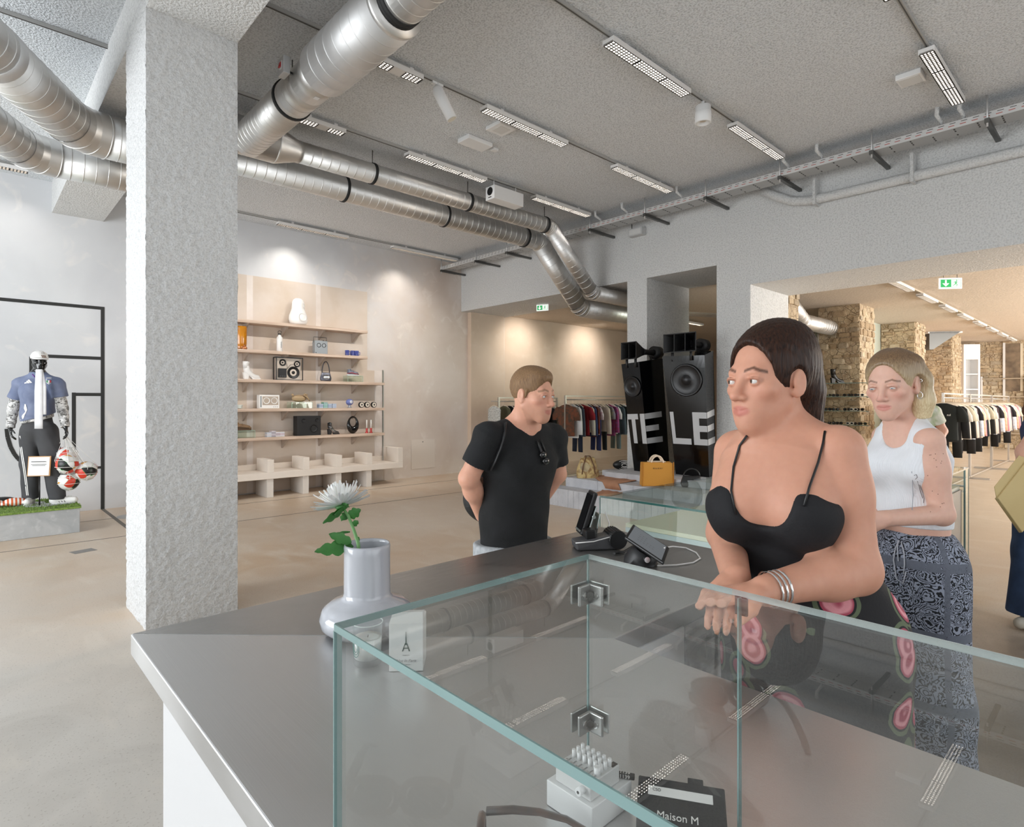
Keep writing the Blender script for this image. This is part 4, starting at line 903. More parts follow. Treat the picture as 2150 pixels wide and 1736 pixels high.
rug = tag(m.build('hide_rug', RUGM), 'tan hide rug draped over the steps of the block podium', 'rug'); sm = rug.modifiers.new('thick', 'SOLIDIFY'); sm.thickness = .012; sm.offset = 0
# speakers
GLS = M('piano_black', '#08080a', .12, coat=.12, spec=.35); 
LET = M('letter_grey', '#c4c5c7', .5)
def solid(name, mat, c, par, bev=.006):
    m = MB(); m.hexa(c[:4], c[4:]); return m.build(name, mat, par, world=True, bevel=bev)
def speaker(label, FBL, FBR, BBR, FTL, FTR, BTR, tc, tr, lets):
    BBL = FBL+(BBR-FBR); BTL = FTL+(BTR-FTR); base = (FBL+FBR+BBR+BBL)/4; base.z = FBL.z
    o = thing('loudspeaker_tower', label, 'speaker', base, 0, 'black loudspeaker towers on the podium')
    def fr(a, b):       # point on the front baffle: a across, b up
        return (FBL*(1-a)+FBR*a)*(1-b)+(FTL*(1-a)+FTR*a)*b
    m = MB(); m.add([FBL, FBR, BBR, BBL, FTL, FTR, BTR, BTL], [(3, 2, 1, 0), (4, 5, 6, 7), (1, 2, 6, 5), (2, 3, 7, 6), (3, 0, 4, 7)])
    N_ = 10; m.add([fr(i/N_, j/N_) for i in range(N_+1) for j in range(N_+1)], [(i*(N_+1)+j, (i+1)*(N_+1)+j, (i+1)*(N_+1)+j+1, i*(N_+1)+j+1) for i in range(N_) for j in range(N_)]); m.build('cabinet', GLS, o, world=True)
    n = (FBR-FBL).cross(FTL-FBL).normalized()
    if n.dot(-base+Vector((0, 0, H))) < 0: n = -n
    o2 = Vector(o.location); a_, b_ = tc; nc = ((FBR-FBL)*(1-b_)+(FTR-FTL)*b_).cross((FTL-FBL)*(1-a_)+(FTR-FBR)*a_).normalized(); nc = nc if nc.dot(n) > 0 else -nc
    c = fr(*tc)+nc*.006-o2
    MB().lathe([(tr*1.0, 0), (tr*1.03, .012), (tr*.97, .018), (tr*.9, .01), (tr*.84, .004), (tr*.35, -.003), (tr*.3, .004), (tr*.2, .022), (0, .03)], c, 36, nc).build('driver', M('driver_cone', '#17171a', .35), o)
    for L_ in lets: L_(o, fr, n, o2)
    return o, fr, n, (FTL, FTR, BTR, BTL)
def strokes(segs):        # white block letters made of strokes lying on the cabinet
    def f(o, fr, n, o2):
        for poly in segs:
            P = [fr(a, b)+n*.003-o2 for a, b in poly]; m = MB(); k = len(P); m.add(P+[p+n*.0015 for p in P], [tuple(range(k, 2*k))]+[(i, (i+1) % k, k+(i+1) % k, k+i) for i in range(k)]); m.build('letter', LET, o)
    return f
def side_strokes(get, segs, nn):
    def f(o, fr, n, o2):
        for poly in segs:
            P = [get(a, b)+nn*.004-o2 for a, b in poly]; k = len(P); m = MB(); m.add(P+[p+nn*.0015 for p in P], [tuple(range(k, 2*k))]+[(i, (i+1) % k, k+(i+1) % k, k+i) for i in range(k)]); m.build('letter', LET, o)
    return f
def rect(a0, a1, b0, b1): return [(a0, b0), (a1, b0), (a1, b1), (a0, b1)]
# left tower: front with T and the spine of E, arms of E on its side
FBL, FBR = pz(1331.5, 988, Z3_+.002), pz(1365, 992, Z3_+.002); FTL, FTR, BTR = pd(1304.7, 764.6, 8.95), pd(1342, 759.5, 8.7), pd(1391, 752, 9.05)
BBR = FBR+(BTR-FTR)*.86; BBR.z = FBR.z
gA = lambda a, b: (FBR*(1-a)+BBR*a)*(1-b)+(FTR*(1-a)+BTR*a)*b
nA = (BBR-FBR).cross(FTR-FBR).normalized(); nA = nA if nA.dot(Vector((0, 0, H))-FBR) > 0 else -nA
b0, b1 = .263, .535; th = .05
seg = [rect(.0, .62, b1-th, b1), rect(.22, .44, b0, b1-th), rect(.74, 1.0, b0, b1)]
sideE = [rect(0, .78, b1-th, b1), rect(0, .6, (b0+b1)/2-th/2, (b0+b1)/2+th/2), rect(0, .74, b0, b0+th)]
tA, frA, nfA, topA = speaker('loudspeaker tower with its baffle turned away, beside the white column', FBL, FBR, BBR, FTL, FTR, BTR, (.5, .785), .15, [strokes(seg), side_strokes(gA, sideE, nA)])
FBL2, FBR2 = pz(1419, 995, Z3_+.002), pz(1489, 1002, Z3_+.002); FTL2, FTR2, BTR2 = pd(1390.5, 748.5, 8.5), pd(1479, 745.5, 8.12), pd(1498, 736, 8.5)
BBR2 = FBR2+(BTR2-FTR2)*.8; BBR2.z = FBR2.z
gB = lambda a, b: (FBR2*(1-a)+BBR2*a)*(1-b)+(FTR2*(1-a)+BTR2*a)*b
nB = (BBR2-FBR2).cross(FTR2-FBR2).normalized(); nB = nB if nB.dot(-FBR2+Vector((0, 0, H))) > 0 else -nB
segB = [rect(.03, .13, b0, b1), rect(.13, .56, b0, b0+th), rect(.63, .80, b0, b1), rect(.80, 1, b1-th, b1), rect(.80, 1, (b0+b1)/2-th/2, (b0+b1)/2+th/2), rect(.80, 1, b0, b0+th)]
sideB = [rect(0, .9, b1-th, b1), rect(0, .8, (b0+b1)/2-th/2, (b0+b1)/2+th/2), rect(0, .9, b0, b0+th)]
tB, frB, nfB, topB = speaker('loudspeaker tower facing the room, big round woofer over the letters LE', FBL2, FBR2, BBR2, FTL2, FTR2, BTR2, (.54, .80), .225, [strokes(segB), side_strokes(gB, sideB, nB)])
def horn(tw, top, fwd, wide, dx, W, Hh, cells, zc):
    FTL, FTR, BTR, BTL = top; u = (FTR-FTL).normalized(); f = fwd.copy(); f.z = 0; f.normalize(); u = Vector((0, 0, 1)).cross(f).normalized(); u = u if u.dot(FTR-FTL) > 0 else -u
    o2 = Vector(tw.location); c = (FTL+FTR)/2-o2+u*dx; c.z = (FTL.z+FTR.z)/2-o2.z+.05+Hh/2
    HB = M('horn_black', '#151516', .5); t = .012; up = Vector((0, 0, 1)); m = MB()
    ou = lambda a, b, q: c+u*(a*W/2)+up*(b*Hh/2)+f*q
    for s in (-1, 1):       # flared walls
        A = [ou(s, -1, .06), ou(s, 1, .06), ou(s*.25, .45, -.22), ou(s*.25, -.45, -.22)]; B = [p-u*s*t for p in A]; m.add(A+B, [(0, 1, 2, 3), (7, 6, 5, 4), (0, 4, 5, 1), (1, 5, 6, 2), (2, 6, 7, 3), (3, 7, 4, 0)])
        A = [ou(-1, s, .06), ou(1, s, .06), ou(.25, s*.45, -.22), ou(-.25, s*.45, -.22)]; B = [p-up*s*t for p in A]; m.add(A+B, [(0, 1, 2, 3), (7, 6, 5, 4), (0, 4, 5, 1), (1, 5, 6, 2), (2, 6, 7, 3), (3, 7, 4, 0)])
    m.build('horn_flare', HB, tw)
    for k in range(1, cells):
        a = -1+2*k/cells; m = MB(); m.hexa([ou(a-.02, -.97, .055), ou(a+.02, -.97, .055), ou(a*.25+.02, -.4, -.2), ou(a*.25-.02, -.4, -.2)], [ou(a-.02, .97, .055), ou(a+.02, .97, .055), ou(a*.25+.02, .4, -.2), ou(a*.25-.02, .4, -.2)]); m.build('horn_vane', HB, tw)
    MB().box(c-f*.19, (.06, .02, .05), Matrix((u, f, up)).transposed()).build('throat', M('throat_light', '#77787a', .4), tw)
    m = MB(); m.tube([c-f*.22, c-f*.3, c-f*.42, c-f*.5], [.07, .045, .04, .05], 16); m.build('horn_neck', HB, tw)
    MB().tube([c-f*.5, c-f*.502, c-f*.64, c-f*.642], [.05, .1, .1, .05], 22).build('compression_driver', HB, tw)
    for q, s in ((.0, -.7), (.0, .7), (-.45, .0)): p = c+f*q+u*(s*W/2*.8); MB().cyl((p.x, p.y, c.z-Hh/2+(.03 if q == 0 else .07)), (p.x, p.y, c.z-Hh/2-.12), .02, 8).build('horn_foot', HB, tw)
horn(tA, topA, nfA, 1, .02, .3, .26, 2, 0)
horn(tB, topB, nfB, 1, -.02, .52, .27, 3, 0)
# tote
q = pz(1378, 1019, Z2_); tote = thing('tote_bag', 'orange felt tote with cream rope handles standing on the block podium', 'bag', (q.x, q.y, Z2_+.001)); tote.rotation_euler = (0, 0, -.72)
OT = M('orange_felt', '#d0933e', .9, bump=(300, .3, .002)); tw_, th_, td_ = .43, .325, .16
m = MB(); m.hexa([(-tw_/2, -td_/2, 0), (tw_/2, -td_/2, 0), (tw_/2, td_/2, 0), (-tw_/2, td_/2, 0)], [(-tw_/2+.005, -td_/2+.01, th_), (tw_/2-.01, -td_/2+.005, th_-.012), (tw_/2-.01, td_/2-.01, th_), (-tw_/2+.01, td_/2-.01, th_-.006)]); m.build('body', OT, tote, bevel=.008)
SE = M('seam_orange', '#b87a2c', .9)
for sx_ in (-1, 1): MB().bx(sx_*tw_/2-.006, sx_*tw_/2+.006, -td_/2-.006, -td_/2+.006, .0, th_).build('seam', SE, tote)
ROPE = M('rope_cream', '#e6d3bd', .8)
for yy in (-.05, .05): MB().tube([(.085*math.cos(a), yy, th_-.03+.115*math.sin(a)) for a in np.linspace(PI, 0, 15)], .012, 8).build('handle', ROPE, tote)
MB().bx(-.12, .12, -.04, .04, th_-.003, th_+.012).build('lining', M('lining', '#e0cfba', .8), tote, bevel=.006)
letter('lettering', 'MARNI', .03, BLACK, tote, (0, -td_/2+.0035, th_*.74), (1, 0, 0), (0, .015, 1), spacing=1.7)
# printed weekend bag
q = pz(1236, 1003, Z2_); pb = thing('printed_bag', 'gold and brown printed duffel bag on the block podium', 'bag', (q.x, q.y+.02, Z2_+.001)); pb.rotation_euler = (0, 0, -.7)
PB = NT('gold_print', .5); n = PB.noise(7, 5, dist=2); n2 = PB.vor(9, 'Color'); s3 = PB.n('SeparateColor'); PB.l(n2, s3.inputs[0]); PB.color(PB.mix(PB.rng(s3.outputs[0], .55, .6), PB.mix(PB.rng(n, .4, .6), '#c9b078', '#8d6a40'), PB.mix(n, '#5b3f33', '#dccb9d'))); PBM = PB.m
m = MB(); rows = []
for j in range(10):
    v_ = j/9; hw = .165*(1-.35*v_**2.2)*(1+.06*math.sin(v_*5)); hd = .09*(1-.55*v_**1.8)
    rows += [(hw*math.copysign(abs(math.cos(2*PI*k/22))**.6, math.cos(2*PI*k/22)), hd*math.copysign(abs(math.sin(2*PI*k/22))**.8, math.sin(2*PI*k/22))*(1+.1*math.sin(k*2.1+j)), v_*.3+.012*math.sin(k*1.3)*v_) for k in range(22)]
m.add(rows, [(j*22+k, j*22+(k+1) % 22, (j+1)*22+(k+1) % 22, (j+1)*22+k) for j in range(9) for k in range(22)], True); m.f.append([198+k for k in range(22)]); m.sm.append(False); m.mi.append(0); m.build('body', PBM, pb)
for yy in (-.075, .07): MB().tube([(-.1, yy*1.1, .06), (-.085, yy*1.05, .18), (-.03, yy*.5, .33), (.03, yy*.5, .33), (.085, yy*1.05, .18), (.1, yy*1.1, .06)], .009, 6).build('handle', M('strap_brown', '#6b4a32', .6), pb)
# spiral patterned cushion bag half behind the white column, small black bag
q = pd(1312, 975, 10.0); blk = tag(MB().bx(q.x-.3, q.x+.5, max(q.y-.3, 5.795), q.y+.25, 0, .39).build('concrete_step', BLKM, bevel=.004, loc=(q.x, q.y, 0)), 'low grey block under the spiral bag behind the white column', 'block')
sp_b = thing('spiral_bag', 'black round bag with a white spiral, half behind the white column', 'bag', (q.x-.06, q.y, .392)); sp_b.rotation_euler = (0, 0, -.8)
MB().ball((0, 0, .085), (.17, .07, .085), 20, 10).build('body', BLACK, sp_b)
for r_ in (.13, .085, .045): MB().tube([(r_*math.cos(a)+.02, -.066+.03*(r_/.13)**2, .085+r_*.55*math.sin(a)) for a in np.linspace(.3, 5.9, 22)], .008, 6).build('spiral', SW, sp_b)
q = pz(1452, 1022, Z2_); kb = thing('black_bag', 'small black leather bag with an upright strap beside the orange tote', 'bag', (q.x, q.y, Z2_+.001), -.7); bag(kb, .3, .15, .1, BLACK, .1, None, .8)

# ================================================================ CLOTHES RACKS
RAIL = M('rack_steel', '#b9b1a8', .35, .7)
def rack(name, label, x0, x1, y, zt, grp='clothes racks', ext=0):
    o = thing(name, label, 'clothes rack', ((x0+x1)/2, y, 0), 0, grp)
    for x in (x0, x1):
        MB().bx(x-.018, x+.018, y-.018, y+.018, .03, zt).build('post', RAIL, o, world=True)
        for dx in (-.0, ): MB().bx(x-.015, x+.015, y-.32, y+.32, 0, .03).build('foot', RAIL, o, world=True)
    MB().bx(x0, x1, y-.012, y+.012, zt-.024, zt).build('top_rail', RAIL, o, world=True)
    MB().cyl((x0-ext, y, zt-.085), (x1, y, zt-.085), .011, 8).build('hanging_rail', RAIL, o, world=True)
    MB().bx(x0, x1, y-.012, y+.012, .03, .05).build('base_rail', RAIL, o, world=True)
    return o
FAB = {}
def fabric(c, c2=None, sc_=18):
    k = (c, c2)
    if k not in FAB: FAB[k] = M('fabric_'+c[1:]+(c2 or '')[1:], c, .9, var=(sc_, c2, .6, 2) if c2 else None)
    return FAB[k]
HANG = M('hanger_wood', '#d9cbb8', .5)
def garment_meshes(kind, rr):
    """body (and sleeves) hanging in the yz plane, hook at the origin"""
    m = MB(); th = .022; W = .22
    def flat(rows, n=12, jitter=.006):
        vs = []
        for (yc, hw, z, t) in rows:
            for k in range(n):
                a = 2*PI*k/n; vs.append((t*math.sin(a)+jitter*math.sin(yc*9+z*23+k), yc+hw*math.copysign(abs(math.cos(a))**.7, math.cos(a)), z))
        m.add(vs, [(i*n+k, i*n+(k+1) % n, (i+1)*n+(k+1) % n, (i+1)*n+k) for i in range(len(rows)-1) for k in range(n)], True)
        o = len(m.v)-len(vs); m.f.append([o+k for k in range(n)]); m.sm.append(False); m.mi.append(0); m.f.append([o+(len(rows)-1)*n+k for k in range(n)]); m.sm.append(False); m.mi.append(0)
    if kind in ('tee', 'shirt', 'jumper', 'jacket', 'tank'):
        L = {'tee': .74, 'shirt': .78, 'jumper': .68, 'jacket': .76, 'tank': .6}[kind]
        flat([(0, .07, -.1, .012), (0, .12, -.115, .02), (0, W*.9, -.145, .022), (0, W, -.18, .026), (0, W, -.32, .03), (0, W*.98, -.55, .03), (0, W*1.02, -L+.02, .032), (0, W*1.0, -L, .028)])
        if kind != 'tank':
            SL = {'tee': .27, 'shirt': .56, 'jumper': .58, 'jacket': .6}[kind]; sw = .085 if kind == 'tee' else .06
            for s in (-1, 1): flat([(s*W*.9, .05, -.15, .02), (s*(W+.02), .06, -.2, .026), (s*(W+.05), sw, -.15-SL*.6, .028), (s*(W+.065), sw*.95, -.15-SL, .026)], 10)
    elif kind == 'trousers':
        for s in (-1, 1): flat([(s*.08, .075, -.13, .02), (s*.085, .08, -.3, .026), (s*.09, .075, -.7, .026), (s*.1, .07, -1.08, .024)], 10)
    elif kind == 'dress': flat([(0, .06, -.1, .012), (0, .15, -.15, .022), (0, .16, -.4, .03), (0, .2, -.7, .035), (0, .25, -1.05, .04)])
    elif kind == 'folded': flat([(0, .17, -.17, .025), (0, .17, -.3, .026), (0, .165, -.66, .028), (0, .165, -.7, .02)])
    return m
HGM = MB(); HGM.tube([(0, 0, .012), (0, .016, .016), (0, .02, 0), (0, .006, -.02), (0, 0, -.04), (0, 0, -.085)], .003, 5); HGM.tube([(0, -.19, -.155), (0, -.09, -.105), (0, 0, -.085), (0, .09, -.105), (0, .19, -.155)], .009, 6)
HG0 = None; GM_CACHE = {}
def hang(kind, col, x, y, z, label, grp, rz=0, col2=None, sc_=18, hg=None):
    global HG0
    key = kind
    o = thing({'tee': 'tee_shirt', 'shirt': 'shirt', 'jumper': 'jumper', 'jacket': 'jacket', 'tank': 'vest_top', 'trousers': 'trousers', 'dress': 'long_dress', 'folded': 'folded_trousers'}[kind], label, {'tee': 'T-shirt', 'shirt': 'shirt', 'jumper': 'jumper', 'jacket': 'jacket', 'tank': 'vest top', 'trousers': 'trousers', 'dress': 'dress', 'folded': 'trousers'}[kind], (x, y, z), rz, grp)
    if key not in GM_CACHE:
        g0 = garment_meshes(kind, rb).build('cloth', fabric('#888888'), None); GM_CACHE[key] = g0.data; bpy.data.objects.remove(g0)
    b = bpy.data.objects.new('cloth', GM_CACHE[key]); COL.objects.link(b); b.parent = o
    b.material_slots[0].link = 'OBJECT'; b.material_slots[0].material = fabric(col, col2, sc_)
    if HG0 is None: h = HGM.build('hanger', HANG, o); HG0 = h.data
    else: h = bpy.data.objects.new('hanger', HG0); COL.objects.link(h); h.parent = o
    return o
NW = {'#': ''}
ZR = 1.675; RY = 8.0; rx0 = pY(1187, 840, RY).x
rack('clothes_rack', 'steel clothes rack of colourful tops seen between the man and the loudspeakers', rx0, rx0+2.3, RY, ZR)
rack('clothes_rack', 'steel clothes rack continuing behind the loudspeaker towers', rx0+2.4, rx0+4.7, RY, ZR)
R1 = [('tee', '#4d3f33', '#8f4a2c', 'brown and orange printed tee'), ('shirt', '#e4e4e4', None, 'white shirt'), ('jacket', '#3a4350', None, 'charcoal blue jacket'), ('trousers', '#23293a', None, 'navy trousers'), ('tee', '#8e2029', None, 'dark red tee'), ('jumper', '#c9c3b6', None, 'pale stone jumper'), ('jacket', '#2e3a63', None, 'navy cardigan'), ('shirt', '#4d3026', '#8d2b25', 'brown and red checked shirt'), ('tee', '#d6d3d6', '#a5254d', 'white tee with raspberry stripes'), ('trousers', '#2a3462', None, 'blue trousers with a red side stripe'), ('jumper', '#cbbfaf', None, 'beige cardigan'), ('trousers', '#23282a', None, 'black trousers'), ('tee', '#77708a', '#a8a67f', 'mauve tie-dye tee'), ('shirt', '#a33a6b', '#7a5c93', 'magenta shirt'), ('tee', '#e1dfe1', None, 'white tee'), ('jacket', '#46545e', None, 'slate denim jacket'), ('trousers', '#6f8080', None, 'faded denim trousers'), ('jacket', '#2b3439', None, 'dark grey jacket'), ('shirt', '#c9cdd0', None, 'pale grey shirt with red cuffs'), ('tee', '#c01f28', None, 'bright red tee')]
x = rx0+.02
for i, (k_, c_, c2, nm_) in enumerate(R1):
    hang(k_, c_, x, RY, ZR-.085, f'{nm_} on the rack between the man and the loudspeakers', 'clothes on the rack beside the loudspeakers', rb.uniform(-.25, .1), c2); x += .1 if i else .16
for i in range(12):
    c_ = ['#3c4348', '#8d8f93', '#c8c2b8', '#27282b', '#5a3d46', '#b9b2a8'][i % 6]; hang(['tee', 'shirt', 'jumper', 'trousers'][i % 4], c_, rx0+2.5+i*.16, RY, ZR-.085, f'{["charcoal","grey","cream","black","plum","taupe"][i % 6]} garment behind the loudspeaker towers, {["first","second","third","fourth","fifth","sixth","seventh","eighth","ninth","tenth","eleventh","last"][i]} on its rack', 'clothes behind the loudspeakers', rb.uniform(-.2, .2))
LY = 9.0; lx0 = pY(1047, 840, LY).x
rack('clothes_rack', 'steel clothes rack in the far corner behind the man in black', lx0, lx0+1.75, LY, 1.64, ext=.2)
RL = [('tank', '#c9c9c4', '#6f6d69', 'grey white sequined top'), ('tank', '#55523c', None, 'olive vest'), ('dress', '#17181a', None, 'black dress'), ('jacket', '#1d1e20', None, 'black jacket'), ('tee', '#262422', None, 'dark brown tee'), ('jumper', '#3a3a3a', None, 'charcoal jumper'), ('tee', '#7f2b2b', None, 'brick red tee'), ('jacket', '#9a9a70', None, 'pale olive jacket'), ('dress', '#4a4c4e', None, 'grey dress'), ('jacket', '#1a1b1d', None, 'black blazer'), ('shirt', '#cfc7b6', None, 'cream shirt')]
for i, (k_, c_, c2, nm_) in enumerate(RL): hang(k_, c_, lx0+.0+i*.155-(.12 if i == 0 else 0), LY, 1.64-.085, f'{nm_} on the corner rack behind the man', 'clothes on the far corner rack', rb.uniform(-.2, .2), c2, 40)
RRY = 2.38; ZR2 = 1.70; xs = [pY(1980, 830, RRY).x, pY(2036, 830, RRY).x]
un = [('near', xs[0], xs[1]-.02), ('middle', xs[1]+.02, xs[1]+2.45), ('far', xs[1]+2.55, xs[1]+5.0)]
for k_, a, b in un: rack('clothes_rack', f'{k_} steel rack of the row beyond the glass vitrine', a, b, RRY, ZR2, 'racks beyond the vitrine')
PAL = [('tee', '#171b19', None, 'black tee with a tiny white print'), ('folded', '#a7a9ac', None, 'grey folded trousers'), ('shirt', '#1c1b1b', None, 'black shirt'), ('tee', '#d8d0c5', None, 'cream tee'), ('jumper', '#cbc3b9', None, 'stone sweatshirt'), ('folded', '#8d95a0', None, 'blue grey trousers'), ('trousers', '#161514', None, 'black sweatpants'), ('tee', '#c9bfa9', None, 'sand tee'), ('jumper', '#151313', None, 'black jumper'), ('tee', '#e0d5c5', None, 'ivory tee'), ('jumper', '#d9cfc1', None, 'ivory sweatshirt'), ('jumper', '#c2bbb3', None, 'pale grey jumper'), ('jacket', '#3d2a30', None, 'plum jacket'), ('folded', '#3a2b2c', None, 'dark plum trousers'), ('tee', '#201c1f', None, 'dark tee'), ('shirt', '#dcdce0', '#9fb2cc', 'white shirt with blue print'), ('jumper', '#e3dedb', None, 'white jumper'), ('tee', '#e5d2b5', None, 'peach tee'), ('shirt', '#dcb9a4', '#c98a66', 'apricot printed shirt'), ('trousers', '#191717', None, 'black trousers'), ('jumper', '#cf8f98', None, 'pink jumper'), ('tee', '#d9cdb9', None, 'oat tee'), ('jacket', '#2a2d34', None, 'dark navy jacket'), ('shirt', '#d5c8b4', None, 'beige shirt')]
for ui, (k_, a, b) in enumerate(un):
    n_ = 24 if ui == 0 else 16
    for i in range(n_):
        kk, c_, c2, nm_ = PAL[(i+ui*5) % 24]; x = a+.02+(b-a-.1)*i/(n_-1)
        o = hang(kk, c_, x-(.06 if (i == 0 and ui == 0) else 0), RRY, ZR2-.085, f'{nm_} on the {k_} rack beyond the glass vitrine', 'clothes beyond the vitrine', rb.uniform(-.15, .25), c2)
        if i == 0 and ui == 0: letter('print', 'nsl', .05, SW, o, (-.035, -.09, -.30), (0, -1, 0), (0, 0, 1))
# ================================================================ STEEL COUNTER
ZC = 1.035
def brushed(name, sx, sy, base='#8e8e8e', base2='#a5a5a4', rough=.34):
    t = NT(name, rough); n = t.noise(3.0, 5, t.map(sx, sy, 1)); g = t.noise(2.2, 5, dist=.8); g2 = t.noise(7, 6)
    c = t.mix(t.rng(n, .3, .7), base, base2); c = t.mix(t.rng(g2, .5, .75, 0, .22), c, '#c9c9c8'); t.color(c)
    t.set('Metallic', .92); r = t.math('ADD', t.rng(n, .3, .7, rough-.04, rough+.06), t.rng(g, .4, .7, 0, .1)); t.set('Roughness', r); t.bump(n, .003, .0003); return t.m
ST_X = brushed('brushed_steel_along_x', .8, 420, '#a5a4a2', '#b0afad', .28); ST_Y = brushed('brushed_steel_along_y', 420, .8, '#cdcdcd', '#d6d6d6', .32)
Ox, Oy, Ix, Iy, XE1 = .264, 1.480, 1.001, .758, 1.86
ctr = thing('shop_counter', 'L-shaped shop counter with a mitred brushed steel top and pale lacquered base', 'counter', (.9, 1.1, 0))
def plate_(name, poly, z0, z1, mat): m = MB(); m.prism(poly, (0, 0, z0), (1, 0, 0), (0, 1, 0), (0, 0, 1), z1-z0); return m.build(name, mat, ctr, world=True, bevel=.0025)
g = .0006
plab(plate_('top_sheet', [(Ox, Oy-g), (Ix, Iy-g), (Ix, -1.6), (Ox, -1.6)], ZC-.045, ZC, ST_Y), 'steel sheet of the arm carrying the glass case')
plab(plate_('top_sheet', [(Ox+g, Oy), (XE1, Oy), (XE1, Iy), (Ix+g, Iy)], ZC-.045, ZC, ST_X), 'darker steel sheet of the till arm')
LAQ = M('lacquer_pale', '#dfdfe0', .35); i_ = .05
m = MB(); m.bx(Ox+i_, Ix-.03, -1.58, Oy-i_, 0, ZC-.046); m.build('base_cabinet', LAQ, ctr, world=True, bevel=.003)
m = MB(); m.bx(Ix-.0295, XE1-.03, Iy+.03, Oy-i_, 0, ZC-.046); m.build('base_cabinet', LAQ, ctr, world=True, bevel=.003)
m = MB(); m.hexa([(Ox+i_-.001, -1.58, ZC-.12), (Ox+i_, -1.58, ZC-.12), (Ox+i_, Oy-i_, ZC-.12), (Ox+i_-.001, Oy-i_, ZC-.12)], [(Ox+.004, -1.6, ZC-.0455), (Ox+i_, -1.6, ZC-.0455), (Ox+i_, Oy-.004, ZC-.0455), (Ox+.004, Oy-.004, ZC-.0455)]); m.build('lip_moulding', LAQ, ctr, world=True)
MARB = NT('smoky_marble', .15); n = MARB.noise(3.2, 7, MARB.map(1, 1, 2.2), 1.6); n2 = MARB.noise(9, 6, dist=2); MARB.color(MARB.mix(MARB.rng(n2, .55, .7, 0, .7), MARB.mix(MARB.rng(n, .4, .62), '#57585b', '#d3d2d5'), '#2e2f31')); MARBM = MARB.m
for xa, xb in ((Ix+.02, 1.31), (1.314, 1.60), (1.604, XE1-.02)): MB().bx(xa, xb, Iy+.018, Iy+.0295, .06, ZC-.06).build('drawer_front', MARBM if xa > 1.2 else LAQ, ctr, world=True, bevel=.002)
q = (1.75, .50); wb = tag(MB().lathe([(0, .004), (.12, 0), (.14, .3), (.145, .305), (.135, .305), (.115, .01)], (0, 0, 0), 28).build('waste_bin', BLACK), 'black round waste bin on the floor inside the till area', 'bin'); wb.location = (*q, 0)
# ---------------------------------------------------------------- glass case on the counter
AX, AY, BX_, ZT2 = .268, .541, .655, 1.313; TG = .007; YE = -1.5
case = thing('glass_case', 'frameless glass display case standing on the steel counter', 'display case', (AX, AY, ZC))
z0 = ZC+.0006
def gp_(name, a, mat=None): return MB().bx(*a).build(name, mat or GLASS, case, world=True)
def ge_(name, a, mat=None): return MB().bx(*a).build(name, mat or GLASS_EDGE, case, world=True)
zt = ZT2-TG
gp_('front_pane', (AX, AX+TG, YE, AY, z0, zt-.0003)); gp_('end_pane', (AX+TG+.0004, BX_, AY-TG, AY, z0, zt-.0003))
yj = [AY-TG-.0006, .313, .3115-.245*1.0, -.19, -.45, -.75, -1.05, YE]
yj = [AY-TG-.0006, .315, -.06, -.44, -.82, -1.2, YE]
for a, b in zip(yj, yj[1:]): gp_('sliding_pane', (BX_-TG, BX_, b+.002, a, z0, zt-.0003))
gp_('top_pane', (AX, BX_, YE, AY, zt, ZT2))
# polished edges: thin inlays along every visible arris
E = .0016
ge_('edge_strip', (AX-E, AX, YE, AY, zt, ZT2)); ge_('edge_strip', (BX_, BX_+E, YE, AY, zt, ZT2), M('edge_bright', '#d3dcdb', .1, coat=.6)); ge_('edge_strip', (AX, BX_, AY, AY+E, zt, ZT2))
ge_('edge_strip', (AX-E, AX+TG, AY, AY+E, z0, zt)); ge_('edge_strip', (BX_-.002, BX_+E, AY, AY+E, z0, zt)); 
for y in yj[1:-1]: ge_('edge_strip', (BX_-TG, BX_+.0005, y, y+.0018, z0, zt))
ge_('edge_strip', (BX_+.0002, BX_+.004, yj[1]-.006, yj[1]+.008, ZC+.25, zt), BLACK)
HGE = M('satin_steel', '#a7a7a5', .35, .9)
for zc in (1.262, 1.083):
    h = thing('glass_clamp', f'{"upper" if zc > 1.2 else "lower"} folded steel corner clamp of the glass case', 'clamp', (BX_, AY, zc), 0, 'corner clamps of the glass case')
    for nm_, bx in (('plate', (-.034, -.009, -.0125, -.0078, -.014, .014)), ('plate', (-.0125, -.0078, -.034, -.009, -.014, .014))): MB().bx(*bx).build(nm_, HGE, h, bevel=.0018)
    for nm_, bx in (('outer_plate', (-.034, .006, .0018, .0052, -.014, .014)), ('outer_plate', (.0018, .0052, -.034, .002, -.014, .014))): MB().bx(*bx).build(nm_, HGE, h, bevel=.0015)
    MB().cyl((-.022, -.0125, 0), (-.022, -.0140, 0), .0052, 14).build('screw', CHROME, h); MB().cyl((-.0125, -.022, 0), (-.0140, -.022, 0), .0052, 14).build('screw', CHROME, h)
    MB().cyl((-.010, -.010, 0), (-.018, -.018, 0), .005, 12).build('knuckle', STEEL_D, h)
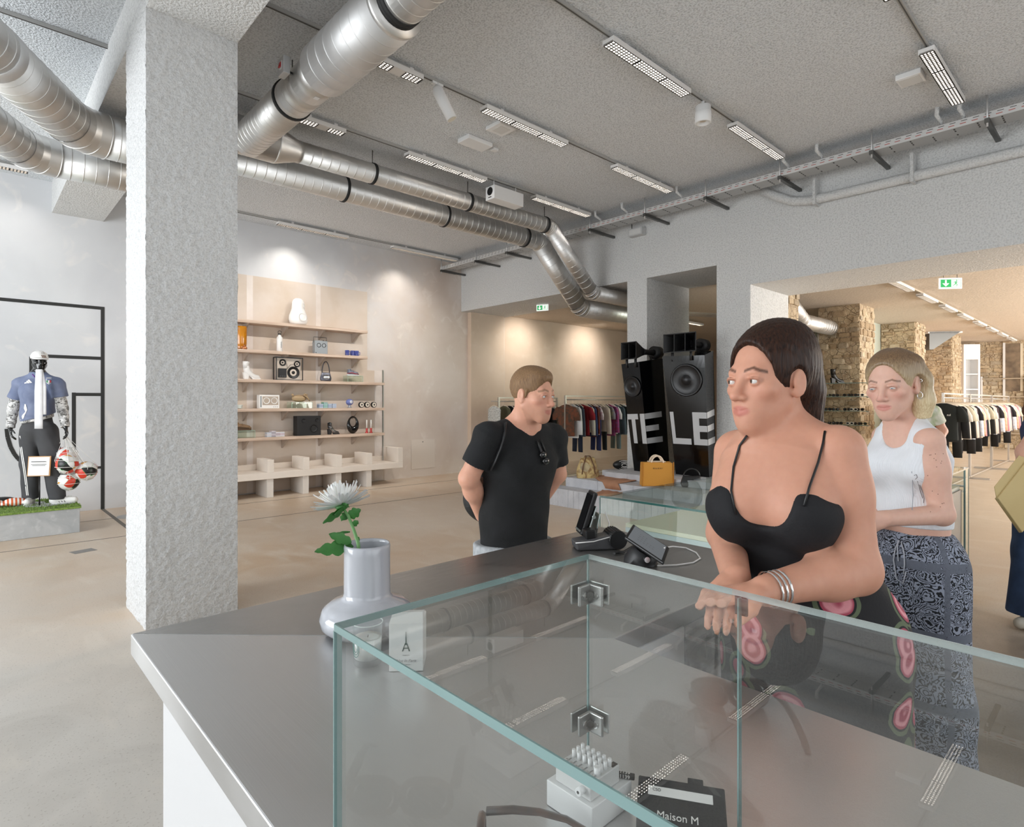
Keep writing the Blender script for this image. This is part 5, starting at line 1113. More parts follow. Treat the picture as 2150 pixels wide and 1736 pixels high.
# ---------------------------------------------------------------- things in the case
WB = M('matt_white', '#e4e4e4', .55)
bx_ = tag(MB().bx(-.038, .038, -.036, .036, 0, .031).build('white_box', WB, bevel=.001), 'plain white box under the tiny mixer in the glass case', 'box'); bx_.location = (.5638, .4648, z0)
TX = thing('tiny_mixer', 'palm sized pale mixer with rows of white knobs standing on the white box', 'mixer', (.5595, .464, z0+.0315)); MG = M('mixer_grey', '#cfcfce', .4); HW = .0275
MB().bx(-HW, HW, -HW, HW, 0, .021).build('body', MG, TX, bevel=.0012)
KN = M('knob_white', '#ececec', .35)
for r_ in range(3):
    for c_ in range(6): MB().cyl((-.001+r_*.0085, -HW+.006+c_*.0085, .021), (-.001+r_*.0085, -HW+.006+c_*.0085, .0305), .0023, 10).build('knob', KN, TX)
for c_ in range(6):
    yy = -HW+.006+c_*.0085
    MB().bx(-.0205, -.0055, yy-.0009, yy+.0009, .0209, .0213).build('fader_slot', M('slot_grey', '#8f8f8e', .5), TX); MB().bx(-.017+.001*(c_ % 3), -.0145+.001*(c_ % 3), yy-.0016, yy+.0016, .021, .0236).build('fader_cap', CHROME, TX)
    MB().cyl((-.0245, yy, .021), (-.0245, yy, .0221), .0017, 8).build('button', M('button_orange', '#e0703a', .4) if c_ == 0 else M('button_grey2', '#aaaaa8', .4), TX)
MB().bx(.0165, .0265, -HW+.0015, -HW+.0005+.008, .021, .0214).build('screen', M('mini_screen', '#3c322d', .2), TX)
MB().cyl((-.0085, -HW+.0055, .021), (-.0085, -HW+.0055, .031), .004, 12).build('main_knob', KN, TX)
MB().cyl((-HW, -.016, .010), (-HW-.009, -.016, .010), .0045, 16).build('jack_plug', KN, TX); MB().cyl((-HW-.009, -.016, .010), (-HW-.0093, -.016, .010), .0018, 10).build('jack_hole', BLACK, TX)
tg = thing('price_tag', 'black number tag lying by the tiny mixer', 'tag', (.598, .4365, z0+.0315), -1.05); MB().bx(-.012, .012, -.003, .003, 0, .006).build('block', BLACK, tg, bevel=.001)
letter('lettering', '1139', .0065, SW, tg, (0, -.0002, .0064), (1, 0, 0), (0, 1, 0), extrude=.0001); letter('lettering', '1139', .0065, SW, tg, (0, -.0033, .003), (1, 0, 0), (0, 0, 1), extrude=.0001)
# tortoise glasses
a = Vector((.432, .505, z0)); b = Vector((.515, .425, z0)); dirv = (b-a).normalized()
tgz = thing('tortoise_glasses', 'chunky tortoiseshell sunglasses lying in the glass case at the photo edge', 'sunglasses', a); nrm = Vector((-dirv.y, dirv.x, 0))*-1
zz = Vector((0, 0, 1)); T_ = lambda s, n_, h: dirv*s+nrm*n_+zz*h
def temple(n_): 
    return MB().tube([T_(0, n_, .034), T_(.03, n_, .036), T_(.06, n_+.002, .035), T_(.09, n_+.003, .028), T_(.115, n_+.004, .014), T_(.13, n_+.004, .003)], [.0068, .0066, .0058, .0055, .0055, .0045], 8, flat=.45)
temple(0).build('temple', TORT, tgz); temple(.13).build('temple', TORT, tgz)
m = MB()
for cn in (.034, .098):
    m.tube([T_(-.004, cn+.029*math.copysign(abs(math.cos(q_))**.75, math.cos(q_)), .022+.021*math.copysign(abs(math.sin(q_))**.75, math.sin(q_))) for q_ in np.linspace(0, 2*PI, 21)], .0045, 7, caps=False)
m.tube([T_(-.004, .06, .03), T_(-.007, .066, .033), T_(-.004, .072, .03)], .0045, 7); m.build('front_frame', TORT, tgz)
for cn in (.034, .098): m = MB(); m.lathe([(.027, 0), (0, .0015)], T_(-.004, cn, .022), 18, -dirv, sy=.8); m.build('lens', LENS, tgz)
MB().bx(0, 0, 0, 0, 0, 0)
GOLD = M('gold', '#c79b4d', .3, 1); m = MB()
for k in range(5): c = T_(.008+.002*k, -.0035, .034); m.ball(c, .0016, 8, 5)
m.build('gold_rivets', GOLD, tgz)['kind'] = 'stuff'
# card wallet and neighbours
WL = M('black_grain', '#1d1d1e', .6, bump=(400, .4, .0008)); cw = thing('card_wallet', 'black grained card wallet propped on a white stand in the glass case', 'wallet', (.625, .375, z0), -1.02)
sl = .42; up_ = Vector((0, math.cos(sl), math.sin(sl)))
Rw = Matrix(((1, 0, 0), (0, math.cos(sl), -math.sin(sl)), (0, math.sin(sl), math.cos(sl))))
def wp(x, y, t_=0): return Rw@Vector((x, y, t_))+Vector((0, -.02, .012))
def slab(name, x0, x1, y0, y1, t0, t1, mat, bev=.0008): m = MB(); m.hexa([wp(x0, y0, t0), wp(x1, y0, t0), wp(x1, y1, t0), wp(x0, y1, t0)], [wp(x0, y0, t1), wp(x1, y0, t1), wp(x1, y1, t1), wp(x0, y1, t1)]); return m.build(name, mat, cw, bevel=bev)
slab('body', -.05, .05, -.035, .04, 0, .008, WL, .0015); slab('flap_tab', .008, .026, .04, .048, .001, .006, WL); slab('card', -.038, .036, .018, .029, .0081, .0086, SW)
letter('lettering', 'CSO', .005, M('ink'), cw, wp(-.028, .0245, .0089), (1, 0, 0), up_, extrude=.0001); letter('lettering', 'Maison M', .012, SW, cw, wp(-.004, -.004, .0084), (1, 0, 0), up_, extrude=.0002)
MB().bx(-.045, .045, -.045, -.0, 0, .006).build('stand', WB, cw)
sv2 = tag(MB().lathe([(0, 0), (.012, 0), (.012, .02), (.009, .024), (0, .024)], n=18).build('lens_cap', BLACK), 'small black ridged knob standing beyond the card wallet', 'knob'); sv2.location = (.6, .23, z0)
sw2 = tag(MB().bx(-.03, .03, -.02, .02, 0, .03).build('white_block', WB, bevel=.001), 'small white block standing alone at the far end of the glass case', 'block'); sw2.location = (.585, .145, z0)
# ---------------------------------------------------------------- things on the counter
VG = NT('milk_glass', .12); VG.color('#d4d5da'); VG.set('Coat Weight', .5); n = VG.noise(20, 3, VG.map(1, 1, .05)); VG.color(VG.mix(VG.rng(n, .4, .65, 0, .5), '#c3c5cb', '#b4b6bf')); VGM = VG.m
q = pd(771, 1325, 1.285); va = thing('glass_vase', 'pale grey milk-glass vase with a straight neck on a wide flat dome', 'vase', (q.x, q.y, ZC+.0006))
MB().lathe([(0, 0), (.06, 0), (.085, .004), (.097, .016), (.1, .032), (.094, .05), (.078, .062), (.056, .070), (.0505, .076), (.0495, .085), (.0492, .165), (.0495, .182), (.0478, .188), (.0455, .186), (.045, .18), (.045, .09), (0, .085)], n=40).build('body', VGM, va)
fl = thing('white_flower', 'white spider chrysanthemum with green leaves in the glass vase', 'flower', (q.x, q.y, ZC+.1)); LF = NT('leaf_green', .5); n = LF.noise(30, 3); LF.color(LF.mix(n, '#2f6a2f', '#4f8f45')); LFM = LF.m; STM = M('stem_green', '#6f9f62', .5)
def fp(px, py, dd=0): return pd(px, py, 1.285+dd)-Vector((q.x, q.y, ZC+.1))
base = fp(757, 1195, -.02); neck = fp(752, 1140, -.02); topf = fp(719, 1066, .0)
MB().tube([base, neck, fp(742, 1110), fp(731, 1082), topf], [.004, .004, .0035, .0033, .003], 8).build('stem', STM, fl)
upv = (fp(712, 1030, .01)-fp(721, 1068, .0)).normalized(); rf = random.Random(9)
ux = upv.cross(Vector((0, 0, 1))).normalized(); uy = upv.cross(ux)
PET = M('petal_white', '#f4f3f0', .6, sub=.15)
pm = []
def petal(L, w_, curl):
    m = MB(); n = 6; vs = []
    for i in range(n+1):
        s_ = i/n; ww = w_*math.sin(PI*min(.12+s_*.83, .99))**.6*.5; z_ = curl*s_*s_*L; x_ = L*s_
        vs += [(x_, -ww, z_+.0009), (x_, 0, z_-.0009), (x_, ww, z_+.0009)]
    m.add(vs, [(i*3+j, i*3+j+1, (i+1)*3+j+1, (i+1)*3+j) for i in range(n) for j in range(2)], True); return m
for L, w_, cu in ((.062, .0095, .12), (.056, .010, .3), (.045, .010, .55), (.034, .009, .8)):
    o = petal(L, w_, cu).build('petal', PET, None); pm.append(o.data); bpy.data.objects.remove(o)
for ri, (n_, tilt) in enumerate(((40, .10), (36, .42), (30, .78), (22, 1.12))):
    for k in range(n_):
        az = 2*PI*(k+rf.uniform(-.3, .3))/n_+ri*.1; el = tilt+rf.uniform(-.1, .12)
        d_ = (ux*math.cos(az)+uy*math.sin(az))*math.cos(el)+upv*math.sin(el); s_ = d_.cross(upv).normalized() if abs(d_.dot(upv)) < .99 else ux; n3 = s_.cross(d_)
        o = bpy.data.objects.new('petal', pm[ri]); COL.objects.link(o); o.parent = fl; sc_ = rf.uniform(.85, 1.12)
        o.matrix_local = Matrix.Translation(topf+upv*.006) @ Matrix((d_*sc_, -s_, n3 if n3.dot(upv) > 0 else -n3)).transposed().to_4x4()
MB().lathe([(.004, -.006), (.012, -.002), (.015, .004), (0, .008)], topf, 14, upv).build('calyx', LFM, fl)
def leaf(a, b, w_, nlob, droop=0, up=(0, 0, 1)):
    a = Vector(a); b = Vector(b); t_ = (b-a); L = t_.length; t_.normalize(); s_ = t_.cross(Vector(up)).normalized(); n3 = s_.cross(t_); m = MB(); n = 14; vs = []
    for i in range(n+1):
        q_ = i/n; ww = w_*math.sin(PI*q_**.8)**.7*(.72+.38*abs(math.sin(q_*PI*nlob))); c = a+t_*(L*q_)-n3*0+Vector((0, 0, -droop*q_*q_)); vs += [c-s_*ww+n3*.003, c, c+s_*ww+n3*.003]
    m.add(vs, [(i*3+j, i*3+j+1, (i+1)*3+j+1, (i+1)*3+j) for i in range(n) for j in range(2)], True); m.build('leaf', LFM, fl)
leaf(fp(722, 1072), fp(679, 1100, -.03), .016, 2.5, .0, (0.5, .6, .8)); leaf(fp(724, 1070), fp(704, 1082, -.03), .012, 2, 0, (.6, .6, .4)); leaf(fp(733, 1086), fp(758, 1070, .01), .014, 2.5, 0, (.6, .6, .5)); leaf(fp(730, 1078), fp(716, 1095, .02), .010, 2, 0, (.5, .6, .5)); leaf(fp(740, 1105), fp(752, 1094, 0), .008, 2, 0, (.5, .6, .5))
leaf(fp(742, 1148), fp(660, 1155, -.04), .018, 3.5, .004, (-.6, -.65, .7)); leaf(fp(738, 1140), fp(690, 1121, -.01), .012, 3, .0, (-.6, -.65, .6)); leaf(fp(735, 1118), fp(700, 1124, .02), .008, 2, 0, (.4, .4, 1)); leaf(fp(746, 1130), fp(754, 1136, 0), .006, 1, 0, (.5, .6, .5)); leaf(fp(721, 1064), fp(727, 1060, -.03), .010, 1.5, 0, (.6, .6, .4))
# candle and its box
q = pd(772, 1390, 1.12); cd = thing('glass_candle', 'white candle in a clear tumbler with a pale green oval mark', 'candle', (q.x, q.y, ZC+.0006))
CG = pane_mat('tumbler_glass', (.97, .98, .98, 1))
MB().lathe([(.0, .0), (.025, 0), (.0268, .004), (.0285, .078), (.0268, .078), (.0250, .012), (0, .010)], n=32).build('tumbler', CG, cd)
WAX = M('candle_wax', '#efeeeb', .4, sub=.2); MB().lathe([(0, .0105), (.0246, .0125), (.0262, .05), (.018, .0488), (0, .0485)], n=28).build('wax', WAX, cd); MB().cyl((0, 0, .048), (.001, 0, .053), .0006, 5).build('wick', BLACK, cd); MB().lathe([(.0285, .077), (.0292, .0785), (.0278, .0788), (.027, .0775)], n=32).build('rim', M('rim_glass', '#dfe7e6', .1, coat=.5), cd)
GRN = M('mark_green', '#3f7f78', .5)
for r_ in (.016, .012, .008):
    pts = []
    for a_ in np.linspace(0, 2*PI, 25):
        yy = r_*.55*math.cos(a_); zz_ = .038+(r_*1.15)*math.copysign(abs(math.sin(a_))**.7, math.sin(a_)); th = PI*1.05+yy/.028; rr_ = .0275+.0285*0+(zz_-.004)*.022; pts.append((rr_*math.cos(th), rr_*math.sin(th), zz_))
    MB().tube(pts, .0006, 5, caps=False).build('oval_mark', GRN, cd)
q = pd(857, 1345, 1.115); cb = thing('candle_box', 'white cardboard candle box printed with a small tower', 'box', (q.x, q.y, ZC+.0006), -.70)
w_, h_ = .031, .088; MB().bx(-w_, w_, -w_, w_, 0, h_).build('carton', M('card_white', '#ebebe9', .6), cb, bevel=.0006); m = MB(); m.hexa([(-w_, -w_, h_), (w_, -w_, h_), (w_, w_, h_), (-w_, w_, h_)], [(-w_*.9, -w_*.2, h_+.012), (w_*.9, -w_*.2, h_+.012), (w_*.9, w_, h_+.003), (-w_*.9, w_, h_+.003)]); m.build('lid_flap', M('card_flap', '#e2e2e0', .6), cb)
yf = -w_-.0004; tw2 = MB()
def tp_(pts): tw2.prism(pts, (0, yf, 0), (1, 0, 0), (0, 0, 1), (0, -1, 0), .0003)
z9 = .037; tp_([(-.0009, z9+.014), (.0009, z9+.014), (.0004, z9+.036), (-.0004, z9+.036)]); tp_([(-.0075, z9), (-.0052, z9), (-.0009, z9+.0145), (-.0022, z9+.0145)]); tp_([(.0052, z9), (.0075, z9), (.0022, z9+.0145), (.0009, z9+.0145)]); tp_([(-.0045, z9+.005), (.0045, z9+.005), (.0042, z9+.0066), (-.0042, z9+.0066)]); tp_([(-.0022, z9+.012), (.0022, z9+.012), (.002, z9+.0145), (-.002, z9+.0145)])
tw2.build('tower_print', M('print_green', '#2f4f47', .6), cb)
letter('lettering', 'Not In Paris', .0075, M('print_grey', '#9c9c9c', .6), cb, (0, yf, .0195), (1, 0, 0), (0, 0, 1), font_shear=.3, extrude=.0001); letter('lettering', 'FRAGRANCE', .0022, M('print_grey'), cb, (0, yf, .0295), (1, 0, 0), (0, 0, 1), extrude=.0001); letter('lettering', 'PARFUMEE 75G', .0022, M('print_grey'), cb, (0, yf, .0125), (1, 0, 0), (0, 0, 1), extrude=.0001)
# card terminal dock with phone on an aluminium stand
q = pz(1258, 1150, ZC); GD = M('dock_grey', '#4b4b4d', .4); dk = thing('card_terminal', 'dark grey card terminal base with a ridged roll cover on the till arm', 'card terminal', (q.x, q.y, ZC+.0006), -.62)
m = MB(); m.hexa([(-.085, -.035, 0), (.06, -.035, 0), (.06, .04, 0), (-.085, .04, 0)], [(-.09, -.03, .028), (.055, -.035, .05), (.055, .04, .05), (-.09, .038, .028)]); m.build('body', GD, dk, bevel=.006)
MB().cyl((.055, -.042, .032), (.055, .047, .032), .03, 20).build('roll_cover', BLACK, dk)
m = MB()
for k in range(14): a_ = PI*k/13*1.1-.2; m.bar((.055+.03*math.cos(a_), -.04, .032+.03*math.sin(a_)), (.055+.03*math.cos(a_), .045, .032+.03*math.sin(a_)), .003)
m.build('ridges', M('ridge_black', '#222223', .5), dk); MB().box((-.035, .0, .05), (.035, .05, .03), (0, -.1, 0)).build('card_slot', BLACK, dk, bevel=.004); MB().tube([(-.09, -.032, .026), (-.03, -.037, .03), (.03, -.038, .045)], .002, 5).build('trim_line', SW, dk)
for s in (-.07, .05): MB().cyl((s, -.03, -.0002), (s, -.03, .004), .004, 8).build('rubber_foot', BLACK, dk)
ps = thing('phone_stand', 'bent aluminium phone stand behind the card terminal', 'stand', (q.x+.025, q.y+.055, ZC+.0006), -.62); AL = M('aluminium', '#c2cac6', .3, .8)
MB().bx(-.05, .04, -.045, .045, 0, .005).build('foot_plate', AL, ps); MB().box((.012, 0, .055), (.005, .07, .11), (0, .18, 0)).build('upright', AL, ps, bevel=.002); MB().box((-.004, 0, .095), (.005, .075, .085), (0, .32, 0)).build('cradle', AL, ps, bevel=.002); MB().box((-.035, 0, .0545), (.03, .06, .004), (0, -.2, 0)).build('lip', AL, ps)
MB().cyl((.0, -.04, .10), (.0, .04, .10), .006, 12).build('hinge', AL, ps); MB().tube([(.05, 0, .11), (.065, .0, .07), (.055, 0, .02), (.05, 0, .004)], .002, 6).build('cable', SW, ps)
ph = thing('black_handset', 'black handset leaning upright on the aluminium stand', 'phone', (q.x+.025, q.y+.055, ZC+.06), -.62); Rp = Euler((0, .32, 0))
MB().box((-.016, 0, .05), (.016, .075, .155), Rp).build('body', BLACK, ph, bevel=.005); MB().box((-.0255, 0, .053), (.002, .066, .13), Rp).build('screen', BLACK_G, ph); MB().box((.006, -.04, -.005), (.008, .003, .016), Rp).build('port', STEEL_D, ph)
# tablet on a conical base
P1, P2, P3, P4 = pd(1311.5, 1127, 1.80), pd(1394, 1182, 1.70), pd(1406, 1149, 1.765), pd(1329.5, 1099, 1.865)
q = pz(1345, 1182, ZC); ts = thing('tablet_stand', 'matt black conical stand holding the till tablet', 'stand', (q.x, q.y, ZC+.0006)); tc_ = (P1+P2+P3+P4)/4; nT = (P2-P1).cross(P4-P1).normalized(); nT = nT if nT.dot(Vector((0, 0, H))-tc_) > 0 else -nT
ap = tc_-nT*.016-Vector(ts.location)
MB().tube([(0, 0, 0), (0, 0, .004), ap*.55, ap*.92], [.052, .052, .043, .034], 28).build('cone', M('stand_black', '#1c1c1e', .45), ts); bt_ = (ap*.45+(Vector((-.682, -.731, 0))*.045)); MB().tube([bt_-Vector((-.682, -.731, 0.1))*.01, bt_+Vector((-.682, -.731, .1))*.008], .0105, 16).build('knob', BLACK, ts); MB().tube([bt_+Vector((-.682, -.731, .1))*.0081, bt_+Vector((-.682, -.731, .1))*.0095], .0085, 16).build('power_mark', CHROME, ts)
tb = thing('till_tablet', 'till tablet showing a grey screen, tilted on the conical black stand', 'tablet', tc_)
def tslab(name, s, t0, t1, mat, bev): m = MB(); c4 = [tc_+(p-tc_)*s for p in (P1, P2, P3, P4)]; m.hexa([p+nT*t0 for p in c4], [p+nT*t1 for p in c4]); return m.build(name, mat, tb, world=True, bevel=bev)
tslab('body', 1.0, -.011, 0, BLACK, .004); SCR = NT('tablet_screen', .15); SCR.color('#4a4d50'); SCR.set('Emission Color', C('#6f7377')); SCR.set('Emission Strength', .45); tslab('screen', .86, 0, .0006, SCR.m, 0)
u_ = (P2-P1).normalized(); v_ = (P4-P1).normalized(); tl = MB()
for k in range(4):
    for j in range(6): c = tc_+u_*(-.03+.011*j)+v_*(.012-.009*k)+nT*.0009; tl.add([c-u_*.003-v_*.0006, c+u_*.003*(.4+.6*((j*7+k*3) % 5)/4)-v_*.0006, c+u_*.003*(.4+.6*((j*7+k*3) % 5)/4)+v_*.0006, c-u_*.003+v_*.0006], [(0, 1, 2, 3)])
tl.build('screen_text', M('screen_ink', '#24272a', .4), tb, world=True)['kind'] = 'stuff'
cbl = [pd(1395, 1150, 1.755), pz(1412, 1147, ZC+.012), pz(1440, 1150, ZC+.004), pz(1462, 1160, ZC+.004), pz(1470, 1172, ZC+.004), pz(1455, 1181, ZC+.004), pz(1420, 1186, ZC+.004), pz(1380, 1187, ZC+.004)]
tag(MB().tube(cbl, .0022, 8).build('white_cable', SW), 'white charging cable looping over the steel counter from the till tablet', 'cable')
kc = [pz(1290, 1162, ZC+.006), pz(1310, 1158, ZC+.006), pz(1330, 1146, ZC+.012), pz(1340, 1140, ZC+.02)]
tag(MB().tube(kc, .004, 8).build('black_cable', BLACK), 'black cable between the card terminal and the tablet stand', 'cable')

# ================================================================ LONG GLASS VITRINE BEHIND THE TILL
VX0, VX1, VY0, VY1, VZ = 2.46, 5.56, .90, 1.955, 1.04; G2 = .010
vt = thing('glass_vitrine', 'long glass vitrine over a cream and taupe plinth behind the till', 'vitrine', ((VX0+VX1)/2, (VY0+VY1)/2, 0)); TAUPE = M('taupe_metal', '#75695c', .4, .3, var=(5, '#85796a', .7)); CRM = M('cream_top', '#e3e0c8', .5); PALE = M('pale_blue_side', '#c5d0d2', .45)
bx0, bx1, by0, by1, bz = 2.5, 5.42, .93, 1.82, .91
MB().bx(bx0, bx1, by0, by1, .03, bz-.022).build('plinth', [PALE], vt, world=True); MB().bx(bx0+.3, bx1-.003, by0-.012, by0-.0005, .03, bz-.025).build('till_side_panel', TAUPE, vt, world=True); MB().bx(bx0, bx1, by0, by1, bz-.0215, bz).build('plinth_top', CRM, vt, world=True, bevel=.002)
for k in range(1, 5): MB().bx(bx0+.3+k*.56, bx0+.305+k*.56, by0-.014, by0-.0118, .05, bz-.03).build('panel_joint', STEEL_D, vt, world=True)
GLV = pane_mat('vitrine_glass', (.955, .985, .97, 1), dirt=.02)
def vg(n_, a, m_=None): return MB().bx(*a).build(n_, m_ or GLV, vt, world=True)
vg('top_pane', (VX0, VX1, VY0, VY1, VZ-G2, VZ)); vg('end_pane', (VX0, VX0+G2, VY0, VY1, bz-.12, VZ-G2-.0004)); vg('end_pane', (VX1-G2, VX1, VY0+.002, VY1, .06, VZ-G2-.0004)); vg('back_pane', (VX0+G2, VX1-G2, VY1-G2, VY1, .06, VZ-G2-.0004)); vg('till_pane', (bx1+.02, VX1-G2-.001, VY0, VY0+G2, .06, VZ-G2-.0004))
e2 = .002
for a in ((VX0-e2, VX0, VY0, VY1, VZ-G2, VZ), (VX0, VX1, VY0-e2, VY0, VZ-G2, VZ), (VX0-e2, VX0+e2, VY1-e2, VY1+e2, bz-.12, VZ-G2)): vg('edge_strip', a, GLASS_EDGE_D)
for a in ((VX1, VX1+e2, VY0, VY1, VZ-G2, VZ), (VX1-e2, VX1+e2, VY0-e2, VY0+e2, .06, VZ), (bx1+.018, bx1+.022, VY0-e2, VY0+G2, .06, VZ-G2)): vg('edge_strip', a, GLASS_EDGE)
for x_ in (bx1+.05, VX1-.05): 
    for z_ in (.0, .05): MB().bx(x_-.05, x_+.05, VY0-.018, VY0+.028, z_, z_+.03).build('floor_clamp', STEEL, vt, world=True, bevel=.004)
MB().bx(bx1+.03, bx1+.04, VY0+.012, VY1-.02, .9, .915).build('shelf_rod', STEEL, vt, world=True)
# ================================================================ BACK ROOM: RUBBLE PILLARS, GLAZING, SHELVES
STN = [M(f'stone_{i}', c, .9, var=(9, c2, .9, 5), bump=(25, .6, .01)) for i, (c, c2) in enumerate((('#c6b294', '#a8947a'), ('#cdbb9f', '#b39d7f'), ('#b9a384', '#8d775c'), ('#d0c3ac', '#b5a58a'), ('#bfa98b', '#8a7357'), ('#b5a894', '#97866f')))]
t = NT('lime_mortar', .95); n = t.noise(5, 7, dist=.8); n2 = t.noise(14, 7, dist=1.5); v = t.vor(9, 'Distance', feature='DISTANCE_TO_EDGE', vec=None); c = t.mix(t.rng(n, .35, .65), '#c9b799', '#a8937a'); c = t.mix(t.rng(n2, .5, .72, 0, .7), c, '#dccfb8'); c = t.mix(t.math('MULTIPLY', t.math('LESS_THAN', v, .018), t.rng(n2, .4, .5)), c, '#6e5c48'); t.color(c); t.bump(t.math('ADD', n2, t.rng(v, 0, .05)), .7, .02); MORT = t.m
SM = []
for i in range(6):
    bm = bmesh.new(); bmesh.ops.create_cube(bm, size=1); bmesh.ops.bevel(bm, geom=bm.edges[:], offset=.16, segments=1, affect='EDGES'); r_ = random.Random(i)
    for v in bm.verts: v.co += Vector((r_.uniform(-.06, .06), r_.uniform(-.06, .06), r_.uniform(-.06, .06)))
    me = bpy.data.meshes.new('stone'); bm.to_mesh(me); bm.free(); me.materials.append(STN[i]); SM.append(me)
def rubble(name, label, x0, x1, y0, y1, z1, faces, singles=True, seed=1, sh=.10, sw=.18, cover=.62):
    rr = random.Random(seed); o = struct(MB().bx(x0, x1, y0, y1, 0, z1).build(name, MORT, loc=((x0+x1)/2, (y0+y1)/2, 0)))
    joined = MB(); L = Vector(o.location)
    for fc in faces:
        z = .02
        while z < z1-.04:
            h = sh*rr.uniform(.6, 1.35); h = min(h, z1-z); a0, a1 = (y0, y1) if fc in '-x+x' and fc[1] == 'x' else (x0, x1); a = a0
            while a < a1-.03:
                w_ = min(sw*rr.uniform(.5, 1.5), a1-a); pr = rr.uniform(.002, .02)
                if rr.random() < cover*.86:
                    if fc[1] == 'x': c = Vector((x0 if fc[0] == '-' else x1, a+w_/2, z+h/2)); d = (pr*2+.03, w_-.02, h-.02)
                    else: c = Vector((a+w_/2, y0 if fc[0] == '-' else y1, z+h/2)); d = (w_-.02, pr*2+.03, h-.02)
                    if singles:
                        s = bpy.data.objects.new('stone', SM[rr.randrange(6)]); COL.objects.link(s); s.parent = o; s.location = c-L; s.scale = d; s.rotation_euler = (rr.uniform(-.05, .05), rr.uniform(-.05, .05), rr.uniform(-.05, .05))
                    else: joined.cur = rr.randrange(6); joined.box(c-L, d, (rr.uniform(-.06, .06), rr.uniform(-.06, .06), rr.uniform(-.06, .06)))
                a += w_
            z += h
    if not singles: s = joined.build('stones', STN, o, bevel=.012, seg=1); s['kind'] = 'stuff'
    return o
rubble('brick_pillar', '', 13.44, 14.38, 3.96, 4.76, CEIL2, ['-x', '-y'], True, 1, .115, .2, .62)
rubble('brick_pillar', '', 17.47, 18.42, 3.895, 4.65, CEIL2, ['-x', '-y'], False, 2)
rubble('brick_pillar', '', 21.26, 22.45, 3.82, 4.55, CEIL2, ['-x', '-y'], False, 3)
rubble('brick_pillar', '', XB2+.005, 9.72, 3.74, 4.7, CEIL2, ['-y'], False, 4)
# end wall of the back room: rubble part and white part
XE = 25.3
struct(MB().bx(XE, XE+.2, -4.5, YW, 0, CEIL2).build('wall_end', M('white_wall', '#e2ddd8', .8)))
rubble('brick_wall', '', XE-.12, XE-.001, 2.62, 4.6, CEIL2, ['-x'], False, 6, .11, .2, .7)
wn = thing('niche', 'boarded niche with pale frame in the rubble end wall', 'niche', (XE, 2.9, 0)); WBO = M('aged_board', '#8f7d68', .8, var=(4, '#5d5146', .9))
MB().bx(XE-.165, XE-.15, 2.72, 3.1, 1.9, 3.45).build('board', WBO, wn, world=True); MB().bx(XE-.18, XE-.145, 3.1, 3.16, 1.6, 3.5).build('frame', WHITE, wn, world=True); MB().bx(XE-.17, XE-.15, 2.66, 2.72, 1.9, 3.45).build('board_edge', M('plaster_light', '#d9ceb9', .8), wn, world=True)
# glazed partition between the first pillars with ducts above
FRM = M('partition_frame', '#8d867c', .5); gp = pane_mat('partition_glass', (.84, .9, .86, 1))
pt = thing('glazed_partition', 'dark framed glazed partition between the first rubble pillars', 'partition', (11.5, 4.75, 0)); MB().bx(9.72, 13.44, 4.74, 4.8, 2.05, 2.12).build('transom', FRM, pt, world=True)
for k in range(5):
    xx = 9.76+k*.91; MB().bx(xx-.03, xx+.03, 4.74, 4.8, 0, 3.1).build('mullion', FRM, pt, world=True)
    if k < 4: MB().bx(xx+.03, xx+.88, 4.765, 4.775, .0, 2.05).build('pane', gp, pt, world=True); MB().bx(xx+.03, xx+.88, 4.765, 4.775, 2.12, 3.1).build('pane', gp, pt, world=True)
MB().bx(9.72, 13.44, 4.74, 4.8, 3.1, 3.16).build('head_rail', FRM, pt, world=True)
struct(MB().bx(14.38, 17.47, 4.66, 4.7, 0, CEIL2).build('wall_partition', M('partition_pale', '#b9bfb2', .5))); struct(MB().bx(18.42, 21.26, 4.6, 4.64, 0, CEIL2).build('wall_partition', BEIGE_W)); struct(MB().bx(22.45, XE, 4.6, 4.64, 0, CEIL2).build('wall_partition', BEIGE_W))
bd_ = thing('ventilation_duct', 'galvanised duct bend above the glazed partition in the back room', 'duct', (12.6, 4.5, 3.2), 0, G_D)
p = pd(1676, 640, 11.2); 
spiral('duct_section', bd_, (11.2, 4.5, 3.42), (11.9, 4.5, 3.1), .15); spiral('duct_section', bd_, (11.9, 4.5, 3.1), (13.4, 4.5, 3.1), .15); MB().ball((11.9, 4.5, 3.1), .156, 18, 12).build('bend_segment', GALV, bd_, world=True)
d4 = thing('ventilation_duct', 'galvanised duct seen through the middle opening beyond the loudspeakers', 'duct', (12, 6.5, 3.3), 0, G_D)
c = pd(1490, 650, 13.5); spiral('duct_section', d4, (c.x-2.6, c.y+1.2, c.z), (c.x+2.2, c.y-1.0, c.z), .17); MB().cyl((c.x, c.y, c.z), (c.x, c.y, CEIL2), .01, 6).build('hanger_rod', STEEL_D, d4, world=True)
d5 = thing('air_scoop', 'triangular galvanised air scoop on the back ceiling beside the third pillar', 'vent', (19.3, 3.6, CEIL2)); c = pd(1955, 690, 17)
MB().prism([(0, 0), (.8, 0), (.1, -.5), (0, -.5)], (c.x-.2, c.y, CEIL2-.01), (.6, -.8, 0), (0, 0, 1), (.8, .6, 0), .4).build('hood', STEEL_D, d5, world=True); MB().prism([(-.03, .005), (.85, .005), (.85, -.04), (-.03, -.04)], (c.x-.2, c.y, CEIL2-.01), (.6, -.8, 0), (0, 0, 1), (.8, .6, 0), .42).build('flange', WHITE, d5, world=True)
